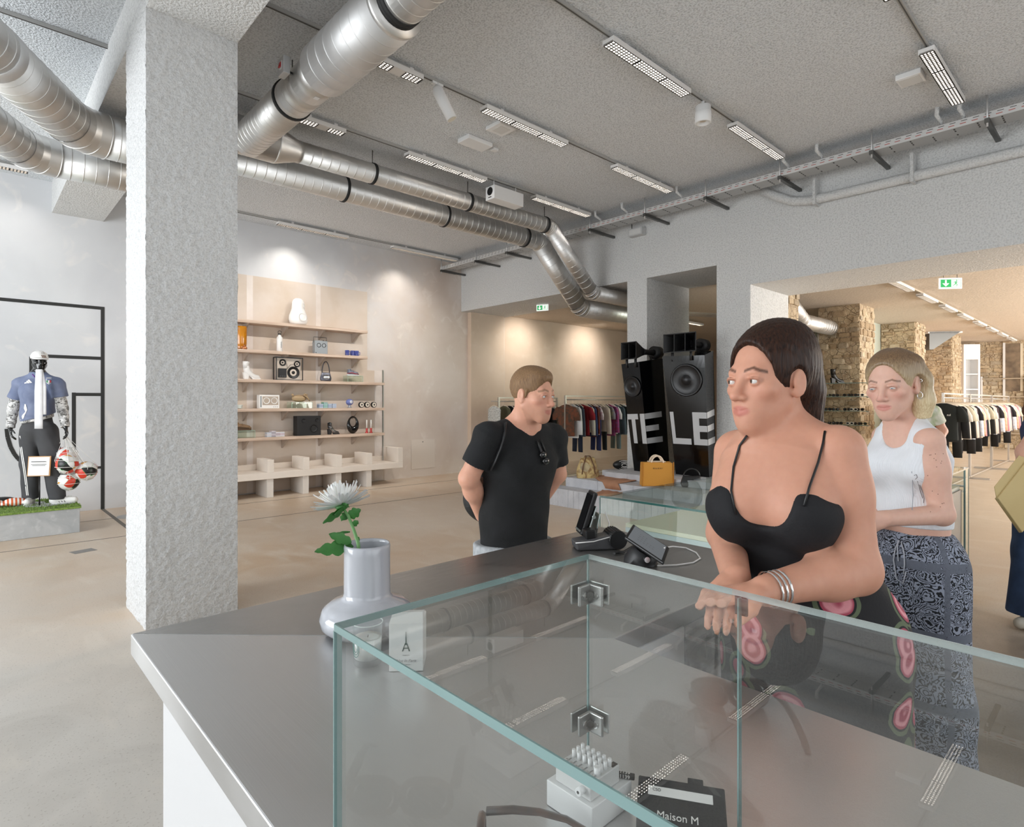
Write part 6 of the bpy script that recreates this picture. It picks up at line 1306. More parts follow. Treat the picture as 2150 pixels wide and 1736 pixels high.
# glass shelves with sunglasses on the first pillar
gs = [1.93, 1.655, 1.365, 1.08]; SHG = pane_mat('shelf_glass', (.93, .96, .94, 1)); rs = random.Random(8)
def shades(label, loc, rz, fm, lm, grp, s=1.0):
    o = thing('sunglasses', label, 'sunglasses', loc, rz, grp); o.scale = (s, s, s)
    m = MB()
    for sx_ in (-.034, .034): m.tube([(sx_+.028*math.cos(a), -.0, .024+.021*math.sin(a)) for a in np.linspace(0, 2*PI, 13)], .0045, 5, caps=False)
    m.tube([(-.008, 0, .03), (0, -.003, .034), (.008, 0, .03)], .004, 5)
    m.build('frame', fm, o)
    for sx_ in (-.034, .034): MB().lathe([(.026, 0), (0, .002)], (sx_, -.001, .024), 14, (0, -1, 0), sy=.78).build('lens', lm, o)
    for s_ in (-1, 1): MB().tube([(s_*.064, 0, .032), (s_*.067, .05, .03), (s_*.066, .11, .022), (s_*.064, .135, .004)], .0035, 5).build('temple', fm, o)
    return o
for i, z in enumerate(gs):
    o = thing('glass_shelf', f'{["top","second","third","lowest"][i]} glass shelf on the nearest rubble pillar', 'shelf', (13.2, 4.3, z), 0, 'glass shelves on the rubble pillar')
    MB().bx(13.1, 13.40, 3.72, 4.8, z-.012, z).build('pane', SHG, o, world=True); MB().bx(13.094, 13.10, 3.72, 4.8, z-.012, z).build('edge', GLASS_EDGE, o, world=True)
    for yy in (3.8, 4.72): MB().bx(13.38, 13.45, yy-.02, yy+.02, z-.03, z-.013).build('bracket', STEEL, o, world=True)
    if i: 
        for k in range(6):
            px = (1722, 1738, 1754, 1778, 1792, 1806)[k] if i < 3 else (1726, 1746, 1762, 1784, 1800, 1812)[k]; yy = pX(px, 850, 13.2).y
            fm = [SW, TORT, M('olive_frame', '#5d6345', .3), BLACK_G, BLACK_G, TORT][(k+i) % 6]
            fn = ['white', 'tortoiseshell', 'olive', 'black', 'black', 'tortoiseshell'][(k+i) % 6]
            shades(f'{fn} sunglasses, {["first","second","third","fourth","fifth","sixth"][k]} on the {["","second","third","lowest"][i]} pillar shelf', (13.2, yy, z+.0005), -PI/2+rs.uniform(-.2, .2), fm, LENS, 'sunglasses on the pillar shelves', 1.15)
yy = pX(1757, 800, 13.2).y; o = thing('black_boot', 'black heeled boot on the top glass shelf of the rubble pillar', 'boot', (13.2, yy, gs[0]+.001), -PI*.25); boot(o, M('black_leather', '#1a1817', .4), 1.0)
# second shelf group by the further pillar, partly behind the blonde woman
for i, (z, lab) in enumerate(((1.98, 'upper'), (1.62, 'lower'))):
    zz = z-.2; o = thing('glass_shelf', f'{lab} glass shelf on the further rubble pillar', 'shelf', (17.2, 4.1, zz), 0, 'glass shelves on the further pillar'); MB().bx(17.1, 17.43, 3.5, 4.5, zz-.012, zz).build('pane', SHG, o, world=True)
    for yy in (3.6, 4.4): MB().bx(17.4, 17.48, yy-.02, yy+.02, zz-.03, zz-.013).build('bracket', STEEL, o, world=True)
yy = pX(1940, 800, 17.25).y; o = thing('red_radio', 'upright red box with a round knob on the further pillar shelf', 'radio', (17.25, yy, 1.781)); MB().bx(-.05, .05, -.06, .06, 0, .3).build('case', M('signal_red', '#c8281f', .4), o, bevel=.01); MB().cyl((-.05, -.03, .06), (-.09, -.03, .06), .04, 16).build('knob', M('signal_red'), o)
for k in range(3): shades(['sunglasses beside the red box, nearest one', 'sunglasses beside the red box, middle one', 'sunglasses beside the red box, farthest one'][k], (17.22, yy-.12+.14*k-.1, 1.421), -PI/2, [TORT, BLACK_G, BLACK_G][k], LENS, 'sunglasses on the further pillar')
o = thing('yellow_bag', 'small yellow bag low on the further pillar behind the blonde woman', 'bag', (17.2, yy-.1, 1.0)); o.location.z = 1.0; bag(o, .3, .22, .12, M('yellow_leather', '#d3a21e', .5), .1)
sh2 = thing('low_shelf', 'low glass shelf carrying the yellow bag on the further pillar', 'shelf', (17.2, 4, .99)); MB().bx(17.05, 17.43, 3.4, 4.4, .988, .9995).build('pane', SHG, sh2, world=True); MB().bx(17.4, 17.48, 3.9, 3.94, .95, .987).build('bracket', STEEL, sh2, world=True)
# white shelving cabinet
q0, q1 = pd(2018, 850, 19.6), pd(2046, 850, 19.6); cab = thing('shoe_cabinet', 'tall white shelving cabinet with shoes between rubble walls', 'cabinet', ((q0.x+q1.x)/2, (q0.y+q1.y)/2, 0)); cab.rotation_euler = (0, 0, -.85)
hw = (q1-q0).length/2; CT = 3.45
for s in (-1, 1): MB().bx(s*hw-.03, s*hw+.03, -.2, .2, 0, CT).build('side', WHITE_G, cab)
MB().bx(-hw+.03, hw-.03, .17, .2, .03, CT).build('back', WHITE_G, cab); MB().bx(-hw+.03, hw-.03, -.2, .17, 2.95, CT).build('top_panel', WHITE_G, cab)
for z in (.4, .9, 1.42, 1.95, 2.45): MB().bx(-hw+.03, hw-.03, -.19, .17, z, z+.03).build('shelf', WHITE_G, cab)
cl = Vector(cab.location); Rz = Matrix.Rotation(-.85, 3, 'Z')
for k, (sx_, c_, nm_) in enumerate(((-.09, '#e9e4de', 'white sneaker in the tall white cabinet'), (.1, '#2b2723', 'dark sneaker in the tall white cabinet'))):
    o = thing('sneaker', nm_, 'shoe', cl+Rz@Vector((sx_, -.05, 1.4505)), -.5); sneaker(o, M('shoe_'+c_[1:], c_, .6), SW, M('shoe_'+c_[1:]), .9)
# far shelving at the photo's edge
q = pd(2140, 850, 24); sv = thing('wall_cabinet', 'recessed white wall shelving at the far end of the back room', 'shelving', (XE-.15, q.y, 0))
for z in (.5, 1.1, 1.7, 2.3): MB().bx(XE-.3, XE-.002, q.y-.9, q.y+.25, z, z+.03).build('shelf', M('shelf_tan', '#b7a894', .6), sv, world=True)
for yy in (q.y-.92, q.y+.25): MB().bx(XE-.3, XE-.002, yy, yy+.03, 0, 2.4).build('side', WHITE, sv, world=True)
# ================================================================ PEOPLE (one continuous sculpted surface each)
class Sculpt:
    def __init__(s, lo, hi, base=.007, fine=()):
        s.ax = []
        for i in range(3):
            pts = [lo[i]]; x = lo[i]
            while x < hi[i]:
                st = base
                for f in fine:
                    if f[0][i]-.01 <= x <= f[1][i]+.01: st = min(st, f[2])
                x += st; pts.append(x)
            s.ax.append(np.array(pts, np.float32))
        s.F = np.full([len(a) for a in s.ax], .5, np.float32)
    def win(s, lo, hi):
        sl = []
        for i in range(3):
            a = max(int(np.searchsorted(s.ax[i], lo[i]))-1, 0); b = min(int(np.searchsorted(s.ax[i], hi[i]))+1, len(s.ax[i])); 
            if b <= a: return None
            sl.append(slice(a, b))
        return tuple(sl)
    def grid(s, sl): return s.ax[0][sl[0]][:, None, None], s.ax[1][sl[1]][None, :, None], s.ax[2][sl[2]][None, None, :]
    def comb(s, sl, D, k, op):
        A = s.F[sl]
        if op == 'add': h = np.maximum(k-np.abs(A-D), 0)/k; s.F[sl] = np.minimum(A, D)-h*h*k*.25
        elif op == 'sub': h = np.maximum(k-np.abs(A+D), 0)/k; s.F[sl] = np.maximum(A, -D)+h*h*k*.25
        else: s.F[sl] = np.maximum(A, D)
    def cone(s, a, b, ra, rb, k=.02, op='add', sq=None, flat=False):
        a = np.array(a, float); b = np.array(b, float); m = max(ra, rb)+k+.012
        sl = s.win(np.minimum(a, b)-m, np.maximum(a, b)+m)
        if sl is None: return s
        X, Y, Z = s.grid(sl); d = b-a; L2 = max(float(d@d), 1e-9); px, py, pz_ = X-a[0], Y-a[1], Z-a[2]
        tt = (px*d[0]+py*d[1]+pz_*d[2])/L2; t = np.clip(tt, 0, 1)
        qx, qy, qz = px-t*d[0], py-t*d[1], pz_-t*d[2]
        if sq is not None:
            w_, f = np.array(sq[0], float), sq[1]; w_ /= np.linalg.norm(w_); dt = (qx*w_[0]+qy*w_[1]+qz*w_[2])*(1/f-1)
            qx = qx+dt*w_[0]; qy = qy+dt*w_[1]; qz = qz+dt*w_[2]
        D = np.sqrt(qx*qx+qy*qy+qz*qz)-(ra+(rb-ra)*t)
        if flat: D = np.maximum(D, np.maximum(tt-1, -tt)*math.sqrt(L2))
        s.comb(sl, D.astype(np.float32), k, op); return s
    def chain(s, pts, rs, k=.02, **kw):
        for i in range(len(pts)-1): s.cone(pts[i], pts[i+1], rs[i], rs[i+1], k, **kw)
        return s
    def ell(s, c, r, R=None, k=.02, op='add'):
        c = np.array(c, float); r = np.array(r, float); m = r.max()+k+.012; sl = s.win(c-m, c+m)
        if sl is None: return s
        X, Y, Z = s.grid(sl); P = [X-c[0], Y-c[1], Z-c[2]]; R = np.eye(3) if R is None else np.array(R)
        q = [sum(R[j, i]*P[j] for j in range(3)) for i in range(3)]
        k0 = np.sqrt(sum((q[i]/r[i])**2 for i in range(3))); k1 = np.sqrt(sum((q[i]/r[i]**2)**2 for i in range(3)))
        D = k0*(k0-1)/np.maximum(k1, 1e-6); s.comb(sl, D.astype(np.float32), k, op); return s
    def half(s, p, n):        # keep what lies behind the plane (p, n)
        n = np.array(n, float); n /= np.linalg.norm(n); X, Y, Z = [s.ax[0][:, None, None], s.ax[1][None, :, None], s.ax[2][None, None, :]]
        s.F = np.maximum(s.F, ((X-p[0])*n[0]+(Y-p[1])*n[1]+(Z-p[2])*n[2]).astype(np.float32)); return s
    def wave(s, fn, amp):
        X, Y, Z = [s.ax[0][:, None, None], s.ax[1][None, :, None], s.ax[2][None, None, :]]; s.F = s.F+(amp*fn(X, Y, Z)).astype(np.float32); return s
    def mesh(s):
        F = s.F; F = np.pad(F, 1, constant_values=.5); ax = [np.concatenate([[a[0]*2-a[1]], a, [a[-1]*2-a[-2]]]) for a in s.ax]
        I = F < 0; n = [d-1 for d in F.shape]
        cnt = np.zeros(n, np.int8)
        for i in (0, 1):
            for j in (0, 1):
                for k in (0, 1): cnt += I[i:n[0]+i, j:n[1]+j, k:n[2]+k]
        act = np.argwhere((cnt > 0) & (cnt < 8)); idx = np.full(n, -1, np.int32); idx[act[:, 0], act[:, 1], act[:, 2]] = np.arange(len(act))
        V = np.zeros((len(act), 3)); C_ = np.zeros(len(act)); cs = [(i, j, k) for i in (0, 1) for j in (0, 1) for k in (0, 1)]
        for a in cs:
            for b in cs:
                if sum(b)-sum(a) != 1 or any(b[q] < a[q] for q in range(3)): continue
                fa = F[act[:, 0]+a[0], act[:, 1]+a[1], act[:, 2]+a[2]]; fb = F[act[:, 0]+b[0], act[:, 1]+b[1], act[:, 2]+b[2]]; m = (fa < 0) != (fb < 0)
                t = np.where(m, fa/np.where(np.abs(fa-fb) < 1e-9, 1, fa-fb), 0)
                for q in range(3):
                    pa = ax[q][act[:, q]+a[q]]; pb = ax[q][act[:, q]+b[q]]; V[:, q] += np.where(m, pa+(pb-pa)*t, 0)
                C_ += m
        V /= C_[:, None]; faces = []
        for q in range(3):
            u, v = (q+1) % 3, (q+2) % 3; lo = [slice(1, -1)]*3; A = [slice(1, F.shape[0]-1), slice(1, F.shape[1]-1), slice(1, F.shape[2]-1)]; B = list(A); A[q] = slice(0, F.shape[q]-1); B[q] = slice(1, F.shape[q])
            ch = np.argwhere(I[tuple(A)] != I[tuple(B)]); 
            if not len(ch): continue
            off = np.ones(3, int); off[q] = 0; P = ch+off; ins = I[P[:, 0], P[:, 1], P[:, 2]]
            def cell(du, dv): R_ = P.copy(); R_[:, u] -= du; R_[:, v] -= dv; return idx[R_[:, 0], R_[:, 1], R_[:, 2]]
            f = np.stack([cell(1, 1), cell(0, 1), cell(0, 0), cell(1, 0)], 1); f[~ins] = f[~ins][:, ::-1]; faces.append(f)
        return V, np.concatenate(faces)
    def build(s, name, mat, parent, color=None):
        V, Fc = s.mesh(); o0 = np.array(parent.location) if parent else np.zeros(3); me = bpy.data.meshes.new(name)
        Fc = Fc[(Fc >= 0).all(1)]
        me.vertices.add(len(V)); me.vertices.foreach_set('co', (V-o0).astype(np.float32).ravel()); me.loops.add(len(Fc)*4); me.polygons.add(len(Fc))
        me.loops.foreach_set('vertex_index', Fc.astype(np.int32).ravel()); me.polygons.foreach_set('loop_start', np.arange(0, len(Fc)*4, 4, dtype=np.int32)); me.polygons.foreach_set('loop_total', np.full(len(Fc), 4, np.int32))
        me.polygons.foreach_set('use_smooth', np.ones(len(Fc), bool)); me.update(calc_edges=True); me.validate()
        if color is not None:
            at = me.color_attributes.new('tone', 'FLOAT_COLOR', 'POINT'); at.data.foreach_set('color', np.concatenate([color(V), np.ones((len(V), 1))], 1).astype(np.float32).ravel())
        me.materials.append(mat); o = bpy.data.objects.new(name, me); COL.objects.link(o)
        if parent: o.parent = parent
        return o
def A3(v): return np.array(v, float)
def skin_mat(name, rough=.5, sub=.25):
    t = NT(name, rough); a = t.n('VertexColor'); a.layer_name = 'tone'; n = t.noise(60, 4); t.color(t.mix(t.rng(n, .3, .7, 0, .1), a.outputs['Color'], '#a5604a')); t.set('Subsurface Weight', sub); t.set('Subsurface Radius', (.010, .004, .002)); t.set('Subsurface Scale', 1.0); t.set('Specular IOR Level', .35); return t.m
class Head:
    def __init__(s, C, f, pitch=0, roll=0, sc_=1.0):
        f = A3(f); f = f/np.linalg.norm(f); up = A3((0, 0, 1)); r = np.cross(f, up); r /= np.linalg.norm(r)
        f2 = f*math.cos(pitch)-up*math.sin(pitch); u2 = np.cross(r, f2); r2 = r*math.cos(roll)+u2*math.sin(roll); u3 = np.cross(r2, f2)
        s.C, s.r, s.f, s.u, s.s = A3(C), r2, f2, u3, sc_; s.R = np.stack([s.r, s.f, s.u], 1)
    def __call__(s, x, y, z): return s.C+s.s*(s.r*x+s.f*y+s.u*z)
    def loc(s, V): return ((V-s.C)@s.R)/s.s
    def carve(s, S, fem=False, smile=0, open_=0, plain=False, slit=.0037):
        k = s.s; P = s; R = s.R
        E = lambda x, y, z, rx, ry, rz, kk=.02, op='add': S.ell(P(x, y, z), A3((rx, ry, rz))*k, R, kk*k, op)
        Cn = lambda a, b, ra, rb, kk=.02, op='add': S.cone(P(*a), P(*b), ra*k, rb*k, kk*k, op)
        E(0, -.014, .030, .074, .094, .088); E(0, .026, -.03, .0555 if fem else .061, .062, .082, .03)
        jw = .042 if fem else .055
        for q in (-1, 1):
            Cn((q*jw, .004, -.05), (q*(.012 if fem else .016), .064, -.098), .014 if fem else .017, .011 if fem else .014, .03); E(q*.041, .058, -.02, .022, .02, .018, .02)
        E(0, .066, -.098 if fem else -.1, .02 if fem else .025, .02, .018, .025); E(0, .068, -.062, .034, .024, .03, .03)
        if plain:
            Cn((0, .088, .01), (0, .106, -.03), .008, .012, .025); return
        Cn((-.03, .074, .019), (.03, .074, .019), .013, .013, .02)
        for q in (-1, 1): E(q*.032, .097, .001, .018, .015, .0115, .012, 'sub')
        Cn((0, .083, .012), (0, .107, -.030), .0072, .0098, .012); E(0, .1085, -.034, .0105, .0095, .0088, .008)
        for q in (-1, 1): E(q*.0125, .098, -.037, .0072, .0095, .0068, .006)
        for q in (-1, 1):
            E(q*.032, .0765, .0, .0142, .0138, .0138, .002)                                        # eyeball bulge under the lids
            E(q*.032, .0885, -.0008, .0128, .0078, slit, .0015, 'sub')     # the slit between the lids
            Cn((q*.018, .0865, .0062), (q*.032, .0918, .0085), .0022, .0024, .003); Cn((q*.032, .0918, .0085), (q*.046, .083, .005), .0024, .002, .003)
        sm = .004*smile; z0 = -.066
        Cn((-.021, .0845, z0+.002+sm), (-.005, .0925, z0+.0048), .0032, .0050, .006); Cn((.021, .0845, z0+.002+sm), (.005, .0925, z0+.0048), .0032, .0050, .006)
        Cn((-.019, .0845, z0-.002+sm), (0, .0905, z0-.0062-open_*.004), .0032, .0060, .006); Cn((.019, .0845, z0-.002+sm), (0, .0905, z0-.0062-open_*.004), .0032, .0060, .006)
        for q in (-1, 1): Cn((q*.023, .090, z0+.0005+sm), (0, .101, z0-.0008-open_*.002), .0012, .0020+open_*.0018, .002, 'sub')
        for q in (-1, 1):
            X = np.stack([s.r, s.f, s.u], 1)
            E(q*.0755, -.010, -.006, .0075, .0185, .031, .006); Cn((q*.070, .002, -.028), (q*.073, -.002, -.034), .007, .007, .006)
            E(q*.0845, -.006, -.003, .0058, .0105, .0175, .004, 'sub')
    def tone(s, base, lip, brow, blush=.35, browz=.0235, brow_t=.0042, stub=None):
        base, lip, brow = [np.array(C(c)[:3]) for c in (base, lip, brow)]
        def f(V):
            L = s.loc(V); x, y, z = np.abs(L[:, 0]), L[:, 1], L[:, 2]; col = np.tile(base, (len(V), 1)); sg = lambda v, w_: np.clip(v/w_+.5, 0, 1)
            near = (np.linalg.norm(L, axis=1) < .16)
            bl = np.exp(-(((x-.042)/.02)**2+((z+.03)/.02)**2))*(y > .03)*near*blush+np.exp(-((x/.014)**2+((z+.034)/.014)**2))*(y > .09)*near*blush*.9
            col = col*(1-bl[:, None])+np.array(C('#c9625a')[:3])*bl[:, None]
            if stub: st = np.clip((-.035-z)/.03, 0, 1)*(y > .0)*(z > -.135)*near*.22; col = col*(1-st[:, None])+np.array(C(stub)[:3])*st[:, None]
            lm = sg(1-np.sqrt((x/.0235)**2+((z+.0665)/.0118)**2), .3)*(y > .075)*near; col = col*(1-lm[:, None]*.6)+lip*lm[:, None]*.6
            zb = browz+.006*np.clip((x-.014)/.02, 0, 1)-.010*np.clip((x-.034)/.016, 0, 1); bm_ = sg(1-np.abs(z-zb)/brow_t, .8)*(x > .012)*(x < .051)*(y > .045)*near; col = col*(1-bm_[:, None]*.85)+brow*bm_[:, None]*.85
            ey = sg(1-np.sqrt(((x-.032)/.017)**2+((z-.001)/.0075)**2), .6)*(y > .07)*near*.35; col = col*(1-ey[:, None])+np.array(C('#7a4636')[:3])*ey[:, None]
            return col
        return f
    def eyes(s, root, gaze, iris='#5b6b74'):
        key = 'eye_'+iris[1:]
        if key not in _m:
            t = NT(key, .08); X, Y, Z = t.sep(); r2 = t.math('SQRT', t.math('ADD', t.math('MULTIPLY', X, X), t.math('MULTIPLY', Z, Z)))
            c = t.mix(t.math('GREATER_THAN', r2, .0055), iris, '#d9d3cd'); c = t.mix(t.math('GREATER_THAN', r2, .0026), '#0c0b0b', c); t.color(c)
        for q in (-1, 1):
            p = s(q*.032, .0765, 0); g = A3(gaze); g /= np.linalg.norm(g); up = A3((0, 0, 1)); r = np.cross(g, up); r /= np.linalg.norm(r); u = np.cross(r, g)
            o = MB().ball((0, 0, 0), .0125*s.s, 20, 14).build('eye', _m[key], root); o.matrix_local = Matrix.Translation(Vector(p)-root.location) @ Matrix(np.stack([r, g, u], 1).tolist()).to_4x4()
def hand(S, w_, u, n, side, curl=.5, k=1.0, spread=1.0):
    w_, u, n = A3(w_), A3(u), A3(n); u /= np.linalg.norm(u); n = n-u*(n@u); n /= np.linalg.norm(n); sd = np.cross(u, n)*side
    S.cone(w_, w_+u*.04*k, .021*k, .023*k, .015, sq=(n, .7))
    for o_, L, kn in ((.027, .074, .083), (.009, .082, .088), (-.009, .076, .084), (-.026, .06, .076)):
        K = w_+u*kn*k+sd*o_*k*spread; S.cone(w_+u*.02*k+sd*o_*.6*k, K, .013*k, .0102*k, .010); d = u.copy(); p = K
        for j, fr in enumerate((.45, .31, .24)):
            a = curl*(.7, 1.0, .7)[j]; d = d*math.cos(a)+n*math.sin(a)*1.0; d /= np.linalg.norm(d); n2 = n; q = p+d*L*fr*k; S.cone(p, q, (.0095, .0086, .0078)[j]*k, (.0086, .0078, .0068)[j]*k, .003); p = q
    p = w_+u*.026*k+sd*.022*k; q = p+(u*.62+sd*.62+n*.35)*.046*k; r = q+(u*.85+sd*.2+n*.42)*.034*k; S.cone(p, q, .0135*k, .0108*k, .012); S.cone(q, r, .0105*k, .0085*k, .003)
def project(obs, poly, off=.0025):       # drop a small flat shape, given as directions from the eye, on a real surface
    from mathutils.bvhtree import BVHTree
    out = []
    for px, py in poly:
        best = None; d = (pd(px, py, 1)-Vector((0, 0, H))).normalized()
        for ob, tree in obs:
            h_ = tree.ray_cast(Vector((0, 0, H)), d)
            if h_[0] is not None and (best is None or h_[3] < best[3]): best = h_
        if best is None: continue
        out.append(best[0]-d*off)
    return out if len(out) >= min(2, len(poly)) else None
def bvh(ob):
    from mathutils.bvhtree import BVHTree
    o = ob.parent.location if ob.parent else Vector((0, 0, 0)); me = ob.data; n = len(me.vertices); co = np.empty(n*3, np.float32); me.vertices.foreach_get('co', co); co = co.reshape(-1, 3)+np.array(o)
    return BVHTree.FromPolygons([tuple(c) for c in co.tolist()], [tuple(p.vertices) for p in me.polygons])
def decal(name, surf, poly, mat, root, off=.0025):
    P = project(surf, poly, off)
    if not P or len(P) < 3: return
    m = MB(); m.add(P, [tuple(range(len(P)))]); return m.build(name, mat, root, world=True)
CAMD = A3((-.682, -.731, 0)); LEFT = A3((-.731, .6825, 0)); RIGHT = -LEFT
def q3(*a): return A3(pd(*a))

# ------------------------------------------------ man in the black T-shirt
foot = pd(1085, 845, 2.74); man = thing('person', 'man in a black V-neck T-shirt leaning over the till arm, hands behind his back', 'person', (foot.x, foot.y, 0))
fM = CAMD*.86+RIGHT*.5; fM /= np.linalg.norm(fM); lM = np.cross((0, 0, 1), fM)       # his left
hM = Head(q3(1119, 828, 2.62), CAMD*.62+RIGHT*.785, .12, 0, 1.0)
lo = A3(foot)-A3((.5, .5, 0)); hi = A3(foot)+A3((.5, .5, 0)); lo[2] = -.0; hi[2] = 1.76
fz = ((hM.C-.15, hM.C+.15, .0033),)
S = Sculpt(lo, hi, .0085, fz); hM.carve(S, smile=1)
nb = q3(1096, 905, 2.70); S.cone(hM(0, -.022, -.05), nb, .056, .066, .03)
sR, sL = q3(1027, 915, 2.60), q3(1160, 918, 2.80); ch = q3(1093, 960, 2.71); wa = q3(1080, 1085, 2.74); pe = q3(1078, 1165, 2.75)
S.cone(ch, wa, .16, .145, .05, sq=(fM, .68)); S.cone(nb+A3((0, 0, -.03)), ch, .1, .155, .06, sq=(fM, .7)); S.cone(nb, sR, .05, .05, .045); S.cone(nb, sL, .05, .05, .045); S.cone(wa, pe, .145, .15, .05, sq=(fM, .72))
eR, wR = q3(984, 1004, 2.60), q3(1012, 1082, 2.76); eL, wL = q3(1170, 995, 2.86), q3(1128, 1062, 2.92)
S.chain([sR, eR, wR], [.052, .043, .031], .02); S.chain([sL, eL, wL], [.052, .043, .031], .02)
S.ell((eR*.7+wR*.3), (.041, .041, .05), k=.03)
hand(S, wR, wL-wR+A3((0, 0, -.05)), fM, 1, .5); hand(S, wL, wR-wL+A3((0, 0, -.07)), fM, -1, .5)
for sd in (-1, 1):
    hp = pe+lM*sd*.095; kn = A3((hp[0], hp[1], .5))+lM*sd*.02; an = A3((hp[0], hp[1], .09))+lM*sd*.03; S.chain([hp, kn, an], [.092, .062, .045], .04); S.cone(an-A3((0, 0, .05)), an-A3((0, 0, .05))+fM*.15, .04, .032, .03)
SKM = skin_mat('skin')
body = S.build('body', SKM, man, hM.tone('#dba58c', '#b9645c', '#8d6b50', .2, stub='#9a6f58')); hM.eyes(man, CAMD*.35+RIGHT*.93, '#5f7480')
# hair
S = Sculpt(hM.C-.16, hM.C+.17, .0036); P = hM; k = hM.s
S.ell(P(0, -.018, .036), (.0805, .1, .0925), P.R, .01); S.ell(P(0, .03, .085), (.058, .05, .032), P.R, .03)
S.ell(P(0, .092, .0), (.066, .054, .062), P.R, .010, 'sub'); S.ell(P(0, .110, .015), (.055, .056, .066), P.R, .008, 'sub'); S.ell(P(0, -.01, -.095), (.12, .13, .062), P.R, .012, 'sub')
for q in (-1, 1): S.ell(P(q*.083, -.006, -.012), (.02, .024, .036), P.R, .006, 'sub'); S.cone(P(q*.075, .018, .02), P(q*.075, .014, -.012), .006, .004, .008)
def hair_mat(name, a, b, grain=(420, 420, 20)):
    t = NT(name, .42); n = t.noise(1, 4, t.map(*grain)); g = t.noise(30, 3); t.color(t.mix(t.rng(n, .3, .7), a, b)); t.bump(n, .6, .004); t.set('Specular IOR Level', .22); return t.m
S.wave(lambda X, Y, Z: np.sin(X*420+Z*90)*np.sin(Y*380-Z*70), .0008); S.build('hair', hair_mat('hair_sandy', '#6d523c', '#9a7a58'), man)
# T-shirt
BK = NT('black_cotton', .9); n = BK.noise(8, 5, dist=.6); n2 = BK.noise(220, 2); BK.color(BK.mix(BK.rng(n, .35, .7), '#101112', '#1b1c1e')); BK.bump(BK.math('ADD', n, BK.math('MULTIPLY', n2, .15)), .35, .02); BKM = BK.m
S = Sculpt(lo+A3((0, 0, .8)), A3((hi[0], hi[1], 1.56)), .006)
hem = q3(1078, 1142, 2.74)
S.cone(ch, wa, .176, .158, .05, sq=(fM, .70)); S.cone(nb+A3((0, 0, -.04)), ch, .1, .17, .06, sq=(fM, .73)); S.cone(nb, sR, .055, .060, .045); S.cone(nb, sL, .055, .060, .045); S.cone(wa, hem-A3((0, 0, .03)), .158, .164, .06, sq=(fM, .74))
S.cone(sR, sR+(eR-sR)*.70, .061, .066, .03, flat=True); S.ell(sR, (.061,)*3, k=.03); S.cone(sL, sL+(eL-sL)*.70, .061, .066, .03, flat=True); S.ell(sL, (.061,)*3, k=.03)
S.wave(lambda X, Y, Z: np.sin(Z*34+X*22-Y*10)*np.sin(X*31+Y*27+Z*8), .0032)
S.half(hem, (0.05, 0, -1)); ap = q3(1134, 921, 2.585); S.cone(q3(1102, 872, 2.655), ap, .068, .012, .008, 'sub'); S.cone(hM(0, -.02, -.06), nb+A3((0, 0, .01)), .062, .066, .01, 'sub')
tee = S.build('tee_shirt', BKM, man)
S = Sculpt(lo, A3((hi[0], hi[1], 1.12)), .009)
for sd in (-1, 1):
    hp = pe+lM*sd*.09; S.chain([hp+A3((0, 0, .06)), A3((hp[0], hp[1], .5))+lM*sd*.02, A3((hp[0], hp[1], .1))+lM*sd*.03], [.108, .09, .075], .04)
S.cone(pe, pe+A3((0, 0, .07)), .136, .136, .04, sq=(fM, .76)); S.half(pe+A3((0, 0, .07)), (0, 0, 1)); S.half((0, 0, .06), (0, 0, -1))
S.build('jeans', M('grey_denim', '#9b9fa2', .9, var=(60, '#b9bcbf', .8)), man)
for sd in (-1, 1):
    c = pe+lM*sd*.125; c[2] = .045; S = Sculpt(c-.2, c+.2, .008); S.cone(c-fM*.03, c+fM*.17, .046, .036, .02); S.half((0, 0, .004), (0, 0, -1)); S.build('shoe', M('shoe_white', '#dedcd8', .5), man)
# sunglasses hooked in the neckline, backpack
sg = thing('sunglasses', 'folded black sunglasses hooked into the man\'s V-neck', 'sunglasses', pd(1137, 944, 2.50)); surf = [(tee, bvh(tee))]
pr = project(surf, [(1129, 925), (1133, 938), (1140, 958), (1146, 968)], .016)
pr2 = project(surf, [(1135, 922), (1141, 938), (1146, 955)], .014)
MB().tube(pr, .006, 6).build('temple', BLACK, sg, world=True); MB().tube(pr2, .005, 6).build('temple', BLACK, sg, world=True)
c1_ = project(surf, [(1140, 955)], .02)[0]; c2_ = project(surf, [(1146, 968)], .02)[0]
for c in (c1_, c2_): MB().ball(c, (.02, .012, .016), 12, 8).build('lens', BLACK_G, sg, world=True)
bp = thing('backpack', 'black backpack on the man\'s back with a strap over his shoulder', 'backpack', tuple(ch-fM*.2)); c = ch-fM*.215+A3((0, 0, -.12)); S = Sculpt(c-.36, c+.36, .008)
R_ = np.stack([lM, fM, A3((0, 0, 1))], 1); S.ell(c, (.175, .085, .22), R_, .02); S.ell(c+A3((0, 0, -.10)), (.18, .09, .12), R_, .05); S.ell(c-fM*.06+A3((0, 0, -.1)), (.13, .05, .1), R_, .03)
S.build('pack', M('pack_nylon', '#131314', .6, bump=(60, .3, .01)), bp)
st = project(surf, [(1062, 872), (1060, 890), (1057, 915), (1050, 940), (1040, 965), (1030, 985)], .004)
MB().tube(st, .02, 8, flat=.3, up=tuple(lM)).build('strap', M('strap_black', '#1d1d1e', .45), bp, world=True)
MB().box(tuple(q3(1012, 1010, 2.66)), (.012, .03, .04)).build('buckle', CHROME, bp, world=True)

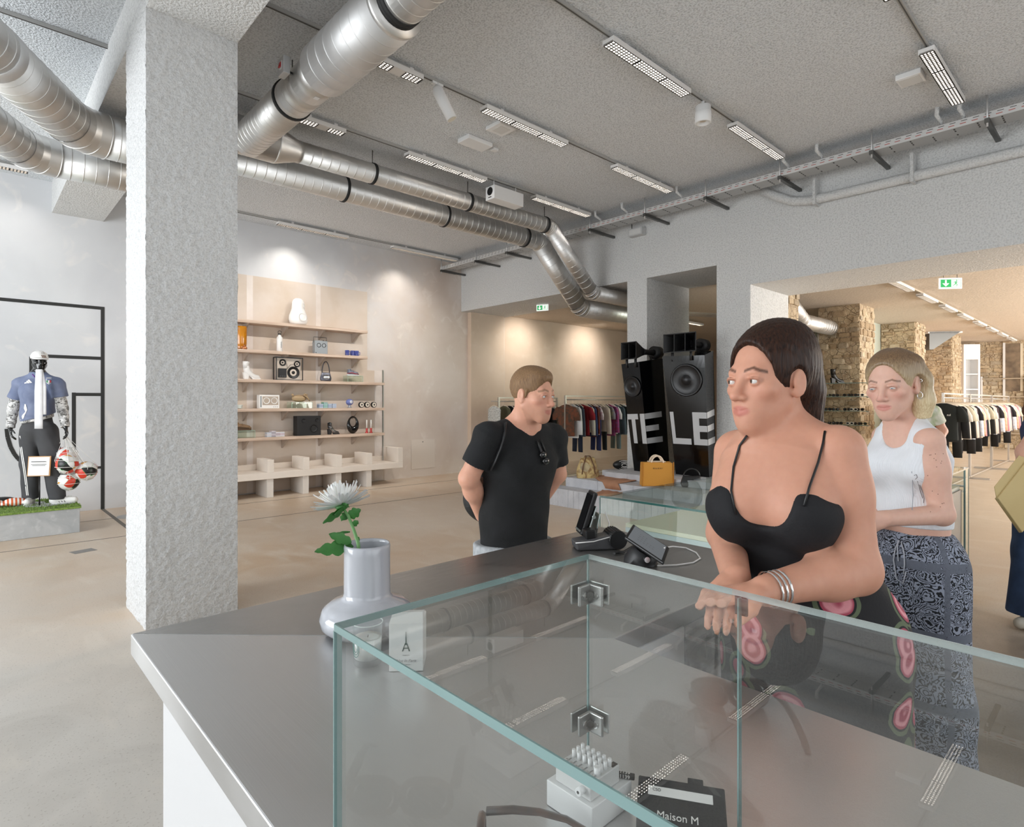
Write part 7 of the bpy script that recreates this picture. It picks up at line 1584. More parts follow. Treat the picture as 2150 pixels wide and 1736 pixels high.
# ------------------------------------------------ blonde woman in the white tank top
foot = pd(1925, 845, 2.12); w2 = thing('person', 'blonde woman in a white ribbed tank top and paisley trousers looking down', 'person', (foot.x, foot.y, 0))
fW = LEFT*.86+CAMD*.51; fW /= np.linalg.norm(fW); lW = np.cross((0, 0, 1), fW)
h2 = Head(q3(1873, 806, 2.11), LEFT*.80+CAMD*.60, .20, -.03, 1.0)
lo = A3(foot)-A3((.42, .42, 0)); hi = A3(foot)+A3((.42, .42, 0)); lo[2] = 0; hi[2] = 1.74
S = Sculpt(lo, hi, .0075, ((h2.C-.15, h2.C+.15, .0029),)); h2.carve(S, True, 0, .8, slit=.0024)
nb = q3(1900, 893, 2.15); S.cone(h2(0, -.022, -.045), nb, .047, .052, .03)
sL, sR = q3(1950, 926, 2.03), q3(1860, 918, 2.27); ch = q3(1905, 965, 2.15); wa = q3(1918, 1080, 2.15); pe = q3(1922, 1180, 2.14)
S.cone(nb, sL, .040, .043, .035); S.cone(nb, sR, .040, .043, .035); S.cone(nb-A3((0, 0, .03)), ch, .07, .122, .05, sq=(fW, .66)); S.cone(ch, wa, .122, .102, .05, sq=(fW, .70)); S.cone(wa, pe, .102, .12, .05, sq=(fW, .74))
for sd in (-1, 1): S.ell(ch+lW*sd*.062+fW*.07-A3((0, 0, .02)), (.055, .055, .055), k=.05)
eL, wL_ = q3(1978, 1080, 2.02), q3(1862, 1088, 1.93); eR, wR_ = q3(1850, 1070, 2.34), q3(1815, 1098, 2.12)
S.chain([sL, eL], [.045, .036], .02); S.chain([eL, wL_], [.035, .026], .02); S.ell(sL*.6+eL*.4, (.043, .043, .06), k=.03); S.chain([sR, eR, wR_], [.044, .035, .026], .02)
hand(S, wL_, LEFT+A3((0, 0, -.1)), CAMD*-1, 1, .35, .92); hand(S, wR_, LEFT+CAMD*.3, A3((0, 0, -1)), -1, .35, .92)
for sd in (-1, 1):
    hp = pe+lW*sd*.07; S.chain([hp, A3((hp[0], hp[1], .5))+fW*.02, A3((hp[0], hp[1], .08))], [.08, .054, .04], .04); S.cone(A3((hp[0], hp[1], .04)), A3((hp[0], hp[1], .035))+fW*.14, .036, .028, .03)
b2 = S.build('body', SKM, w2, h2.tone('#e2b7a4', '#c9706c', '#7a5a46', .26, .0225, .0030)); h2.eyes(w2, LEFT*.85+CAMD*.5+A3((0, 0, -.75)), '#6d7f88')
# bob
S = Sculpt(h2.C-.2, h2.C+.19, .0033); P = h2
S.ell(P(0, -.018, .036), (.083, .103, .093), P.R, .01)
S.chain([P(-.06, -.035, .06), P(-.074, -.046, 0), P(-.072, -.046, -.07), P(-.064, -.044, -.118)], [.032, .031, .034, .033], .03); S.chain([P(.05, -.045, .05), P(.06, -.065, 0), P(.056, -.065, -.07), P(.05, -.06, -.118)], [.026, .022, .022, .02], .03)
S.chain([P(0, -.06, .03), P(0, -.085, -.04), P(0, -.08, -.125)], [.06, .048, .05], .04); S.ell(P(0, -.03, -.155), (.13, .13, .026), P.R, .006, 'sub')
S.ell(P(0, .094, -.012), (.082, .070, .080), P.R, .008, 'sub'); S.ell(P(0, .118, .034), (.070, .068, .072), P.R, .008, 'sub')
S.cone(P(0, .045, .135), P(0, -.06, .14), .012, .01, .012, 'sub')
for q in (-1, 1): S.ell(P(q*.088, .0, -.014), (.024, .026, .042), P.R, .006, 'sub')
S.wave(lambda X, Y, Z: np.sin(X*520+Z*30)*np.sin(Y*480+Z*20), .0009)
t = NT('hair_blonde', .36); n = t.noise(1, 4, t.map(330, 330, 14)); X, Y, Z = t.sep(); hz = h2.C[2]
c = t.mix(t.rng(Z, hz-.07, hz+.09), t.mix(t.rng(n, .3, .7), '#c9ad80', '#ecdcb6'), t.mix(t.rng(n, .3, .7), '#5f4734', '#8d6f50')); t.color(c); t.bump(n, .5, .003); S.build('hair', t.m, w2)
for nm_, p_, r_ in (('ear_cuff', h2(-.0835, -.016, .004), .0052), ('earring', h2(-.081, -.004, -.045), .008)): MB().tube([Vector(p_)+Vector((0, r_*math.cos(a), r_*math.sin(a)*(1 if nm_ == 'ear_cuff' else 1.5))) for a in np.linspace(0, 2*PI, 15)], .0013, 6, caps=False).build(nm_, CHROME, w2, world=True)
MB().ball(h2(-.0165, .102, -.038), .0018, 8, 6).build('nose_stud', CHROME, w2, world=True)
# tank top
RIB = NT('white_rib', .9); X, Y, Z = RIB.sep(); rb_ = RIB.math('SINE', RIB.math('MULTIPLY', RIB.math('ADD', X, RIB.math('MULTIPLY', Y, 1.0)), 900)); RIB.color('#e9ebef'); RIB.bump(rb_, .25, .002); RIBM = RIB.m
S = Sculpt(lo+A3((0, 0, 1.0)), A3((hi[0], hi[1], 1.56)), .0052)
S.cone(nb-A3((0, 0, .03)), ch, .077, .130, .05, sq=(fW, .68)); S.cone(ch, wa, .130, .111, .05, sq=(fW, .72)); S.cone(wa, q3(1920, 1115, 2.15), .111, .113, .05, sq=(fW, .74)); S.cone(nb, sL, .048, .0485, .035); S.cone(nb, sR, .048, .0485, .035)
for sd in (-1, 1): S.ell(ch+lW*sd*.062+fW*.07-A3((0, 0, .02)), (.061, .061, .061), k=.05)
S.wave(lambda X, Y, Z: np.sin(Z*60+X*15)*np.sin(Y*35+X*22), .0015)
S.half(q3(1920, 1100, 2.15), (0, 0, -1))
for sh, s_ in ((sL, 1), (sR, -1)): S.ell(sh+lW*s_*.060+A3((0, 0, -.060)), (.058, .078, .112), np.stack([lW, fW, A3((0, 0, 1))], 1), .012, 'sub')
S.ell(nb+fW*.065+A3((0, 0, .0)), (.052, .062, .080), np.stack([lW, fW, A3((0, 0, 1))], 1), .012, 'sub'); S.ell(nb+A3((0, 0, .045)), (.056, .060, .056), None, .012, 'sub')
tank = S.build('tank_top', RIBM, w2); surf = [(tank, bvh(tank)), (b2, bvh(b2))]
sm_ = project(surf, [(1912, 1098), (1915, 1070), (1917, 1040), (1916, 1010), (1914, 990)], .001)
if sm_: MB().tube(sm_, .0012, 5).build('side_seam', M('seam_grey', '#a9abb2', .8), w2, world=True)
for i_, line in enumerate((((1919, 998), (1924, 996), (1926, 1002), (1922, 1006)), ((1926, 1010), (1930, 1022), (1933, 1034), (1937, 1046)), ((1931, 1018), (1936, 1030), (1940, 1046), (1939, 1056)))):
    tt = project(surf, line, .0006)
    if tt: MB().tube(tt, .0007, 4).build('tattoo_line', M('tattoo', '#5a4a4a', .6), w2, world=True)
rm = random.Random(4)
for _ in range(16):
    tt = project(surf, [(rm.uniform(1945, 1985), rm.uniform(940, 1085))], .0003)
    if tt and (tt[0]-Vector(sL)).length < .35: MB().ball(tt[0], .0013, 6, 4).build('mole', M('mole', '#6b4434', .6), w2, world=True)
# paisley trousers
PAI = NT('paisley_print', .85); uv = PAI.map(1, 1, 1); v1 = PAI.vor(22, 'Distance', feature='F1'); v2 = PAI.vor(60, 'Distance', feature='DISTANCE_TO_EDGE'); wv = PAI.math('SINE', PAI.math('MULTIPLY', v1, 190)); n = PAI.noise(20, 3, dist=1.2)
X, Y, Z = PAI.sep(); zz_ = PAI.math('FRACT', PAI.math('MULTIPLY', Z, 4.2)); xx_ = PAI.math('FRACT', PAI.math('MULTIPLY', PAI.math('SUBTRACT', X, PAI.math('MULTIPLY', Y, .9)), 4.6))
band = PAI.math('MAXIMUM', PAI.math('LESS_THAN', zz_, .13), PAI.math('LESS_THAN', xx_, .11)); fig = PAI.math('GREATER_THAN', PAI.math('SINE', PAI.math('ADD', PAI.math('MULTIPLY', n, 52), PAI.math('MULTIPLY', v1, 26))), .15); bfig = PAI.math('GREATER_THAN', PAI.math('SINE', PAI.math('MULTIPLY', v2, 260)), -.2)
PAI.color(PAI.mix(PAI.math('MAXIMUM', PAI.math('MULTIPLY', fig, PAI.math('SUBTRACT', 1, band)), PAI.math('MULTIPLY', band, bfig)), '#959cad', '#16181f')); PAIM = PAI.m
S = Sculpt(lo, A3((hi[0], hi[1], 1.16)), .0065)
wt = q3(1920, 1112, 2.15); S.cone(wt, pe, .106, .130, .05, sq=(fW, .78)); S.cone(pe, pe-A3((0, 0, .1)), .130, .132, .05, sq=(fW, .8))
for sd in (-1, 1):
    hp = pe+lW*sd*.06; S.chain([hp, A3((hp[0], hp[1], .45))+lW*sd*.01, A3((hp[0], hp[1], .05))+lW*sd*.02], [.098, .105, .12], .06)
S.wave(lambda X, Y, Z: np.sin(X*48+Y*40)*np.sin(Z*9+X*20), .004); S.half(wt, (0, 0, 1)); S.half((0, 0, .03), (0, 0, -1))
ptr = S.build('trousers', PAIM, w2); surf = [(ptr, bvh(ptr))]
for k_, line in enumerate((((1885, 1135), (1884, 1155), (1886, 1178)), ((1892, 1138), (1898, 1160), (1899, 1185), (1897, 1205)), ((1888, 1134), (1880, 1150), (1876, 1175), (1882, 1215), (1896, 1225), (1902, 1200)))):
    tt = project(surf, line, .006)
    if tt: MB().tube(tt, .0022, 6).build('drawstring', M('cord_grey', '#b5b9c2', .7), w2, world=True)
for sd in (-1, 1):
    c = pe+lW*sd*.075; c[2] = .035; S = Sculpt(c-.2, c+.2, .008); S.cone(c-fW*.03, c+fW*.16, .04, .032, .02); S.half((0, 0, .003), (0, 0, -1)); S.build('shoe', M('shoe_white', '#dedcd8', .5), w2)

# ------------------------------------------------ woman in the black floral dress
foot = pd(1690, 845, 1.34); w1 = thing('person', 'dark haired woman in a black floral strap dress turning away behind the glass case', 'person', (foot.x, foot.y, 0))
fD = CAMD*.78+LEFT*.62; fD /= np.linalg.norm(fD); lD = np.cross((0, 0, 1), fD); RD = np.stack([lD, fD, A3((0, 0, 1))], 1)
h1 = Head(q3(1614, 799, 1.30), LEFT*.90+CAMD*.43, .04, 0, .95)
lo = A3(foot)-A3((.38, .38, 0)); hi = A3(foot)+A3((.38, .38, 0)); lo[2] = 0; hi[2] = 1.72
wL_, wR_ = q3(1606, 1240, 1.12), q3(1545, 1212, 1.20)
S = Sculpt(lo, hi, .0068, ((h1.C-.14, h1.C+.14, .0030), (wL_-A3((.13, .13, .06)), wL_+A3((.10, .12, .06)), .0034))); h1.carve(S, True, 1, 0)
nb = q3(1650, 912, 1.33); S.cone(h1(0, -.028, -.045), nb, .043, .048, .022)
sL, sR = q3(1758, 946, 1.225), q3(1548, 950, 1.42); ch = q3(1640, 985, 1.31); wa = q3(1660, 1180, 1.33); pe = q3(1702, 1330, 1.33)
S.cone(nb, sL, .036, .046, .03); S.cone(nb, sR, .036, .046, .03); S.cone(nb-A3((0, 0, .04)), ch, .066, .116, .04, sq=(fD, .66)); S.cone(ch, wa, .116, .112, .05, sq=(fD, .76)); S.cone(wa, pe, .112, .16, .06, sq=(fD, .8))
bL, bR = ch+lD*.062+fD*.075+A3((0, 0, -.085)), ch-lD*.066+fD*.075+A3((0, 0, -.085))
for c in (bL, bR): S.ell(c, (.066, .064, .070), RD, .04)
S.ell(ch+fD*.06+A3((0, 0, -.03)), (.11, .05, .06), RD, .06)
nt = nb+fD*.050-A3((0, 0, .028))
for s_ in (sL, sR): S.cone(nt+(s_-nt)*.08, nt+(s_-nt)*.55+fD*.030, .009, .008, .016); S.cone(nt+(s_-nt)*.55+fD*.030, s_+A3((0, 0, .03)), .008, .010, .016)
S.ell(nt+fD*.012, (.012, .012, .012), k=.014, op='sub')
eL, eR = q3(1794, 1196, 1.20), q3(1524, 1120, 1.42)
S.chain([sL, eL], [.054, .046], .006); S.ell(sL*.62+eL*.38, (.056, .056, .085), k=.012); S.chain([eL, wL_], [.049, .029], .02); S.ell(eL*.72+wL_*.28, (.047, .047, .045), k=.03); S.chain([sR, eR, wR_], [.052, .043, .029], .016)
hand(S, wL_, LEFT*1.0+CAMD*.1+A3((0, 0, -.08)), A3((0, 0, -1)), 1, .32, .95); hand(S, wR_, LEFT*.5+CAMD*.8+A3((0, 0, -.25)), A3((0, 0, -1)), -1, .35, .95)
for sd in (-1, 1):
    hp = pe+lD*sd*.09; S.chain([hp, A3((hp[0], hp[1], .5)), A3((hp[0], hp[1], .08))], [.1, .062, .042], .04); S.cone(A3((hp[0], hp[1], .04)), A3((hp[0], hp[1], .035))+fD*.14, .036, .03, .03)
b1 = S.build('body', SKM, w1, h1.tone('#d79f86', '#c0645f', '#4a3226', .1, .0235, .0034)); h1.eyes(w1, LEFT, '#4a382c')
S = Sculpt(h1.C-.24, h1.C+.19, .0034); P = h1
S.ell(P(0, -.02, .038), (.081, .103, .094), P.R, .01); S.ell(P(0, -.045, .082), (.062, .072, .056), P.R, .03)
S.ell(P(0, .098, .0), (.078, .068, .082), P.R, .008, 'sub'); S.ell(P(0, .115, .030), (.068, .066, .074), P.R, .008, 'sub'); S.ell(P(0, .0, -.1), (.12, .09, .062), P.R, .012, 'sub')
for q in (-1, 1): S.ell(P(q*.086, .0, -.012), (.02, .026, .038), P.R, .006, 'sub')
S.chain([P(0, -.085, .03), P(0, -.098, -.03), P(0, -.105, -.085), P(0, -.13, -.125), P(-.01, -.175, -.150)], [.052, .05, .038, .026, .008], .03)
S.wave(lambda X, Y, Z: np.sin(X*420+Z*60)*np.sin(Y*390+Z*40), .0010); S.build('hair', hair_mat('hair_dark', '#1a100d', '#40271b', (260, 260, 18)), w1)
t = NT('floral_dress', .8); n = t.noise(11, 2, dist=.4); V = t.n('TexVoronoi'); V.inputs['Scale'].default_value = 12.5; t.l(t.obj, V.inputs['Vector']); sc4 = t.n('SeparateColor'); t.l(V.outputs['Color'], sc4.inputs[0]); X, Y, Z = t.sep()
dist = t.math('ADD', V.outputs['Distance'], t.math('MULTIPLY', t.math('SUBTRACT', n, .5), .35)); low = t.rng(Z, 1.13, 1.19, 1, 0); low = t.math('MAXIMUM', low, 0)
rose = t.math('MULTIPLY', t.math('MULTIPLY', t.math('LESS_THAN', dist, .42), t.math('GREATER_THAN', sc4.outputs[0], .42)), t.math('GREATER_THAN', low, .5)); swirl = t.math('SINE', t.math('ADD', t.math('MULTIPLY', V.outputs['Distance'], 26), t.math('MULTIPLY', n, 14)))
leafm = t.math('MULTIPLY', t.math('MULTIPLY', t.math('LESS_THAN', t.math('ABSOLUTE', t.math('SUBTRACT', dist, .52)), .05), t.math('GREATER_THAN', sc4.outputs[0], .42)), t.math('GREATER_THAN', low, .5))
c = t.mix(leafm, '#131216', '#5d6950'); c = t.mix(rose, c, t.mix(t.rng(swirl, -.6, .6), '#a8465a', '#df97a0')); t.color(c); t.bump(t.noise(160, 2), .2, .003)
S = Sculpt(lo, A3((hi[0], hi[1], 1.42)), .0062)
S.cone(ch-A3((0, 0, .03)), wa, .128, .130, .04, sq=(fD, .80)); S.cone(wa, pe, .120, .17, .06, sq=(fD, .84)); pk = A3((pe[0], pe[1], .3)); S.cone(pe, pk, .182, .235, .08, sq=(fD, .9))
for c_ in (bL, bR): S.ell(c_, (.073, .071, .075), RD, .04)
S.wave(lambda X, Y, Z: np.sin(Z*55+X*16)*np.sin(X*30+Y*34), .0022)
S.half(bL+A3((0, 0, .062)), (0, 0, 1)); S.half((0, 0, .28), (0, 0, -1))
for c_ in (bL, bR): pass
S.ell((bL+bR)/2+fD*.09+A3((0, 0, .055)), (.060, .11, .085), RD, .012, 'sub'); S.cone(ch-fD*.2+A3((0, 0, -.03)), ch-fD*.05+A3((0, 0, -.0)), .16, .14, .01, 'sub')
for s_, b_ in ((1, bL), (-1, bR)): S.cone(b_+lD*s_*.085+A3((0, 0, .09))+fD*.04, b_+lD*s_*.16+A3((0, 0, .055))-fD*.05, .058, .062, .01, 'sub')
dress = S.build('dress', t.m, w1); surf = [(dress, bvh(dress)), (b1, bvh(b1))]
for line in (((1688, 1062), (1700, 1020), (1718, 970), (1728, 930), (1732, 905)), ((1545, 1080), (1535, 1030), (1540, 980), (1553, 935), (1568, 915))):
    tt = project(surf, line, .003)
    if tt: MB().tube(tt, .0026, 6).build('strap', BLACK, w1, world=True)
u_ = (wL_-eL)/np.linalg.norm(wL_-eL)
for k_ in range(3): c = wL_-u_*(.012+.011*k_); MB().lathe([(.0335+.0006*k_, -.002), (.036, 0), (.0335, .002)], c, 24, u_).build('bracelet', CHROME, w1, world=True)
for sd in (-1, 1):
    c = pe+lD*sd*.09; c[2] = .035; S = Sculpt(c-.2, c+.2, .008); S.cone(c-fD*.03, c+fD*.16, .04, .032, .02); S.half((0, 0, .003), (0, 0, -1)); S.build('shoe', BLACK, w1)

# ------------------------------------------------ shopper at the photo's edge with a tan paper bag
foot = pd(2186, 845, 3.95); p4 = thing('person', 'shopper in wide blue jeans and white sneakers cut off by the photo edge', 'person', (foot.x, foot.y, 0))
f4 = LEFT*.9+CAMD*.43; f4 /= np.linalg.norm(f4); l4 = np.cross((0, 0, 1), f4); lo = A3(foot)-A3((.42, .42, 0)); hi = A3(foot)+A3((.42, .42, 0)); lo[2] = 0; hi[2] = 1.78
h4 = Head(q3(2192, 800, 3.95), f4, .1); S = Sculpt(lo, hi, .0095, ((h4.C-.14, h4.C+.14, .005),)); h4.carve(S, True)
nb = q3(2205, 853, 3.97); S.cone(h4(0, -.022, -.045), nb, .048, .055, .03); sL, sR = q3(2200, 872, 3.83), q3(2185, 872, 4.12); ch = A3(nb)-A3((0, 0, .16)); wa = ch-A3((0, 0, .22)); pe = A3((nb[0], nb[1], .93))
S.cone(nb, sL, .045, .05, .05); S.cone(nb, sR, .045, .05, .05); S.cone(nb, ch, .07, .135, .05, sq=(f4, .7)); S.cone(ch, wa, .135, .12, .05, sq=(f4, .75)); S.cone(wa, pe, .12, .155, .05, sq=(f4, .8))
eL, wL_ = q3(2150, 948, 3.80), q3(2143, 1005, 3.72); eR, wR_ = q3(2172, 965, 4.12), q3(2150, 1010, 3.9)
S.chain([sL, eL, wL_], [.05, .042, .028], .025); S.chain([sR, eR, wR_], [.05, .04, .028], .025); hand(S, wL_, LEFT+A3((0, 0, -.7)), CAMD*-1, 1, .6); hand(S, wR_, LEFT+A3((0, 0, -.5)), CAMD, -1, .5)
for sd in (-1, 1): hp = pe+l4*sd*.085; S.chain([hp, A3((hp[0], hp[1], .5)), A3((hp[0], hp[1], .08))], [.09, .06, .042], .04); S.cone(A3((hp[0], hp[1], .04)), A3((hp[0], hp[1], .035))+f4*.14, .036, .03, .03)
S.build('body', SKM, p4, h4.tone('#d9aa94', '#b9645c', '#4a3226')); h4.eyes(p4, f4)
S = Sculpt(h4.C-.3, h4.C+.19, .006); P = h4; S.ell(P(0, -.02, .038), (.085, .106, .095), P.R, .01)
for q in (-1, 1): S.chain([P(q*.07, -.03, .03), P(q*.085, -.02, -.08), P(q*.08, .03, -.2), P(q*.075, .06, -.27)], [.035, .03, .03, .012], .03)
S.ell(P(0, .092, -.012), (.061, .06, .080), P.R, .01, 'sub'); S.build('hair', hair_mat('hair_brown', '#3a2219', '#6d4430'), p4)
S = Sculpt(lo+A3((0, 0, .85)), hi, .009); S.cone(nb, ch, .075, .15, .05, sq=(f4, .74)); S.cone(ch, wa, .15, .14, .05, sq=(f4, .8)); S.cone(wa, pe+A3((0, 0, .05)), .14, .16, .05, sq=(f4, .82)); S.cone(nb, sL, .05, .058, .05); S.cone(nb, sR, .05, .058, .05); S.cone(sL, sL*.75+eL*.25, .06, .058, .02, flat=True); S.ell(nb+A3((0, 0, .05)), (.06,)*3, None, .01, 'sub'); S.half(pe+A3((0, 0, .0)), (0, 0, -1)); S.build('navy_top', fabric('#2a3350'), p4)
DEN = M('blue_denim', '#34486a', .9, var=(8, '#46608a', .8), bump=(300, .2, .002)); S = Sculpt(lo, A3((hi[0], hi[1], 1.05)), .009)
S.cone(pe+A3((0, 0, .05)), pe-A3((0, 0, .05)), .152, .165, .05, sq=(f4, .84))
for sd in (-1, 1): hp = pe+l4*sd*.085; S.chain([hp, A3((hp[0], hp[1], .5))+f4*.01, A3((hp[0], hp[1], .10))+f4*.02], [.115, .115, .15], .04)
S.wave(lambda X, Y, Z: np.sin(X*40+Y*30)*np.sin(Z*7), .004); S.half(pe+A3((0, 0, .09)), (0, 0, 1)); S.half((0, 0, .085), (0, 0, -1)); S.build('jeans', DEN, p4)
for sd in (-1, 1):
    c = pe+l4*sd*.085; c[2] = .045; S = Sculpt(c-.26, c+.26, .008); S.cone(c, c+f4*.19, .045, .037, .02); S.cone(c, c+A3((0, 0, .05)), .045, .04, .02); S.half((0, 0, .003), (0, 0, -1)); o = S.build('shoe', M('shoe_cream', '#d5cfc3', .6), p4)
pbg = thing('paper_bag', 'flat tan paper bag held tilted by the shopper at the photo edge', 'bag', pd(2140, 1040, 3.6)); TAN = M('kraft_tan', '#cfb986', .8, var=(3, '#c4ac78', .6)); u1, u2, u3, u4 = pd(2095, 1045, 3.62), pd(2147, 1118, 3.55), pd(2215, 1030, 3.62), pd(2160, 962, 3.68)
m = MB(); nn = (u2-u1).cross(u4-u1).normalized()*.03; m.hexa([u1-nn, u2-nn, u3-nn, u4-nn], [u1, u2, u3, u4]); m.build('pouch', TAN, pbg, world=True, bevel=.004)
m = MB(); m.prism([(0, 0), (1, 0), (.9, .1), (.1, .1)], u1-nn*.5, (u4-u1), (u1-u2).normalized()*.5, nn.normalized(), .004); m.build('flap', TAN, pbg, world=True)
ed = (u2-u1).normalized(); nz = nn.normalized(); nz = nz if nz.dot(Vector((0, 0, H))-u1) > 0 else -nz
vv = (u4-u1).normalized(); lc = u1*.30+u2*.55+u4*.15+nz*.002-Vector(pbg.location)
tx_u = (u3-u2).normalized(); tx_v = nz.cross(tx_u)
letter('lettering', 'INSIGHTS', .026, INK, pbg, u2+(u3-u2)*.30+(u1-u2)*.22+nz*.0325*0+nz*.003-Vector(pbg.location), tx_u, tx_v)
# ------------------------------------------------ shopper in a tie-dye shirt farther back
foot = pd(1918, 845, 6.6); p5 = thing('person', 'shopper in a pale tie-dye T-shirt behind the blonde woman', 'person', (foot.x, foot.y, 0))
f5 = CAMD*-.5+RIGHT*.86; f5 /= np.linalg.norm(f5); l5 = np.cross((0, 0, 1), f5); lo = A3(foot)-A3((.42, .42, 0)); hi = A3(foot)+A3((.42, .42, 0)); lo[2] = 0; hi[2] = 1.75
h5 = Head(q3(1908, 832, 6.6), f5, .2); S = Sculpt(lo, hi, .011, ((h5.C-.14, h5.C+.14, .007),)); h5.carve(S)
nb = q3(1922, 856, 6.6); S.cone(h5(0, -.02, -.05), nb, .052, .06, .03); sA, sB = nb+l5*.18-A3((0, 0, .04)), nb-l5*.18-A3((0, 0, .04)); ch = nb-A3((0, 0, .18)); pe = A3((nb[0], nb[1], .92))
for s_ in (sA, sB): S.cone(nb, s_, .05, .055, .05)
S.cone(nb, ch, .07, .15, .05, sq=(f5, .7)); S.cone(ch, pe, .15, .15, .05, sq=(f5, .75)); eA = sA+f5*.12-A3((0, 0, .22)); eB = q3(1980, 905, 6.45); wA, wB = eA+f5*.2-A3((0, 0, .05)), q3(1968, 945, 6.3)
S.chain([sA, eA, wA], [.052, .042, .03], .025); S.chain([sB, eB, wB], [.052, .042, .03], .025); hand(S, wA, f5, A3((0, 0, -1)), 1); hand(S, wB, f5+A3((0, 0, -.6)), l5, -1)
for sd in (-1, 1): hp = pe+l5*sd*.09; S.chain([hp, A3((hp[0], hp[1], .5)), A3((hp[0], hp[1], .08))], [.095, .062, .045], .04); S.cone(A3((hp[0], hp[1], .04)), A3((hp[0], hp[1], .035))+f5*.15, .04, .032, .03)
S.build('body', SKM, p5, h5.tone('#cf9c84', '#b9645c', '#4a3226')); h5.eyes(p5, f5)
S = Sculpt(h5.C-.16, h5.C+.17, .007); S.ell(h5(0, -.02, .04), (.082, .1, .092), h5.R, .01); S.ell(h5(0, .09, -.0), (.066, .055, .07), h5.R, .01, 'sub'); S.ell(h5(0, -.01, -.095), (.12, .13, .062), h5.R, .012, 'sub'); S.build('hair', hair_mat('hair_brown2', '#2f211a', '#503a2c'), p5)
TD = NT('tie_dye', .9); n = TD.noise(5, 3, dist=2); TD.color(TD.mix(TD.rng(n, .4, .65), '#e3dcd6', '#aab88f')); S = Sculpt(lo+A3((0, 0, .85)), hi, .010)
S.cone(nb, ch, .075, .17, .05, sq=(f5, .75)); S.cone(ch, pe, .17, .175, .05, sq=(f5, .8))
for s_, e_ in ((sA, eA), (sB, eB)): S.cone(nb, s_, .055, .066, .05); S.cone(s_, s_*.4+e_*.6, .068, .07, .02, flat=True); S.ell(s_, (.068,)*3, k=.02)
S.ell(nb+A3((0, 0, .05)), (.065,)*3, None, .01, 'sub'); S.half(pe, (0, 0, -1)); S.build('tee_shirt', TD.m, p5)
S = Sculpt(lo, A3((hi[0], hi[1], 1.0)), .011); S.cone(pe+A3((0, 0, .03)), pe-A3((0, 0, .05)), .155, .16, .05, sq=(f5, .8))
for sd in (-1, 1): hp = pe+l5*sd*.088; S.chain([hp, A3((hp[0], hp[1], .5)), A3((hp[0], hp[1], .08))], [.11, .09, .08], .04)
S.half((0, 0, .06), (0, 0, -1)); S.build('trousers', fabric('#3a3c42'), p5)
for sd in (-1, 1):
    c = pe+l5*sd*.09; c[2] = .045; S = Sculpt(c-.22, c+.22, .01); S.cone(c, c+f5*.16, .044, .036, .02); S.half((0, 0, .004), (0, 0, -1)); S.build('shoe', SW, p5)
# ================================================================ MANNEQUIN ON THE GRASS PLINTH
dm = 7.10; foot = pd(88, 845, dm); mq = thing('mannequin', 'glossy black mannequin in a blue football shirt, white cap, grey trousers', 'mannequin', (foot.x, foot.y, ZP))
fQ = -A3((foot.x, foot.y, 0)); fQ /= np.linalg.norm(fQ); fQ = fQ*.97+RIGHT*.24; fQ /= np.linalg.norm(fQ); lQ = np.cross((0, 0, 1), fQ)
def m3(px, py, dd=0): return q3(px, py, dm+dd)
lo = A3(foot)-A3((.5, .5, 0)); hi = A3(foot)+A3((.5, .5, 0)); lo[2] = ZP; hi[2] = 2.2
hQ = Head(m3(83, 758, -.03), fQ, .05, 0, 1.0); S = Sculpt(lo, hi, .0085, ((hQ.C-.13, hQ.C+.13, .005),)); hQ.carve(S, plain=True)
nb = m3(81, 789); S.cone(hQ(0, -.02, -.05), nb, .052, .058, .03); sA, sB = m3(44, 806), m3(119, 806); ch = m3(80, 820); wa = m3(79, 868); pe = m3(80, 900)
S.cone(nb, sA, .05, .06, .05); S.cone(nb, sB, .05, .06, .05); S.cone(nb, ch, .08, .155, .05, sq=(fQ, .7)); S.cone(ch, wa, .155, .125, .05, sq=(fQ, .72)); S.cone(wa, pe, .125, .14, .05, sq=(fQ, .75))
eA, wA = m3(28, 856, .03), m3(22, 898, -.02); eB, wB = m3(131, 854, .03), m3(137, 896, -.04)
S.chain([sA, eA, wA], [.056, .044, .028], .025); S.chain([sB, eB, wB], [.056, .044, .028], .025); hand(S, wA, A3((0, 0, -1))+fQ*.3, lQ, 1, .5); hand(S, wB, A3((0, 0, -1))+fQ*.2-lQ*-.2, -lQ, -1, .7)
kA, aA = m3(63, 975), m3(63, 1046); kB, aB = m3(110, 975), m3(121, 1048); hA, hB_ = m3(66, 905), m3(98, 905)
S.chain([hA, kA, aA], [.09, .058, .042], .04); S.chain([hB_, kB, aB], [.09, .058, .042], .04)
S.build('body', BLACK_G, mq)
# shoes
for an, dr, nm_ in ((aA, fQ*.9-lQ*.3, 0), (aB, fQ*.45+lQ*.9, 1)):
    c = A3(an); c[2] = ZP+.045; dr = dr/np.linalg.norm(dr); S = Sculpt(c-.24, c+.24, .007); S.cone(c-dr*.04, c+dr*.17, .045, .036, .02); S.cone(c-dr*.02, c-dr*.02+A3((0, 0, .06)), .045, .042, .02); S.half((0, 0, ZP+.012), (0, 0, -1)); o = S.build('shoe', SW, mq); MB().tube([Vector(c-dr*.05-A3((0, 0, .036))), Vector(c+dr*.18-A3((0, 0, .036)))], [.047, .04], 16, flat=.2).build('sole', M('sole_white', '#d5d5d8', .5), mq, world=True)
    for k in range(3): p = c+dr*(.03+.028*k); sd = np.cross(dr, (0, 0, 1)); MB().bar(p+sd*.042+A3((0, 0, -.02)), p+sd*.030-dr*.02+A3((0, 0, .025)), .008, .004).build('shoe_stripe', BLACK, mq, world=True)
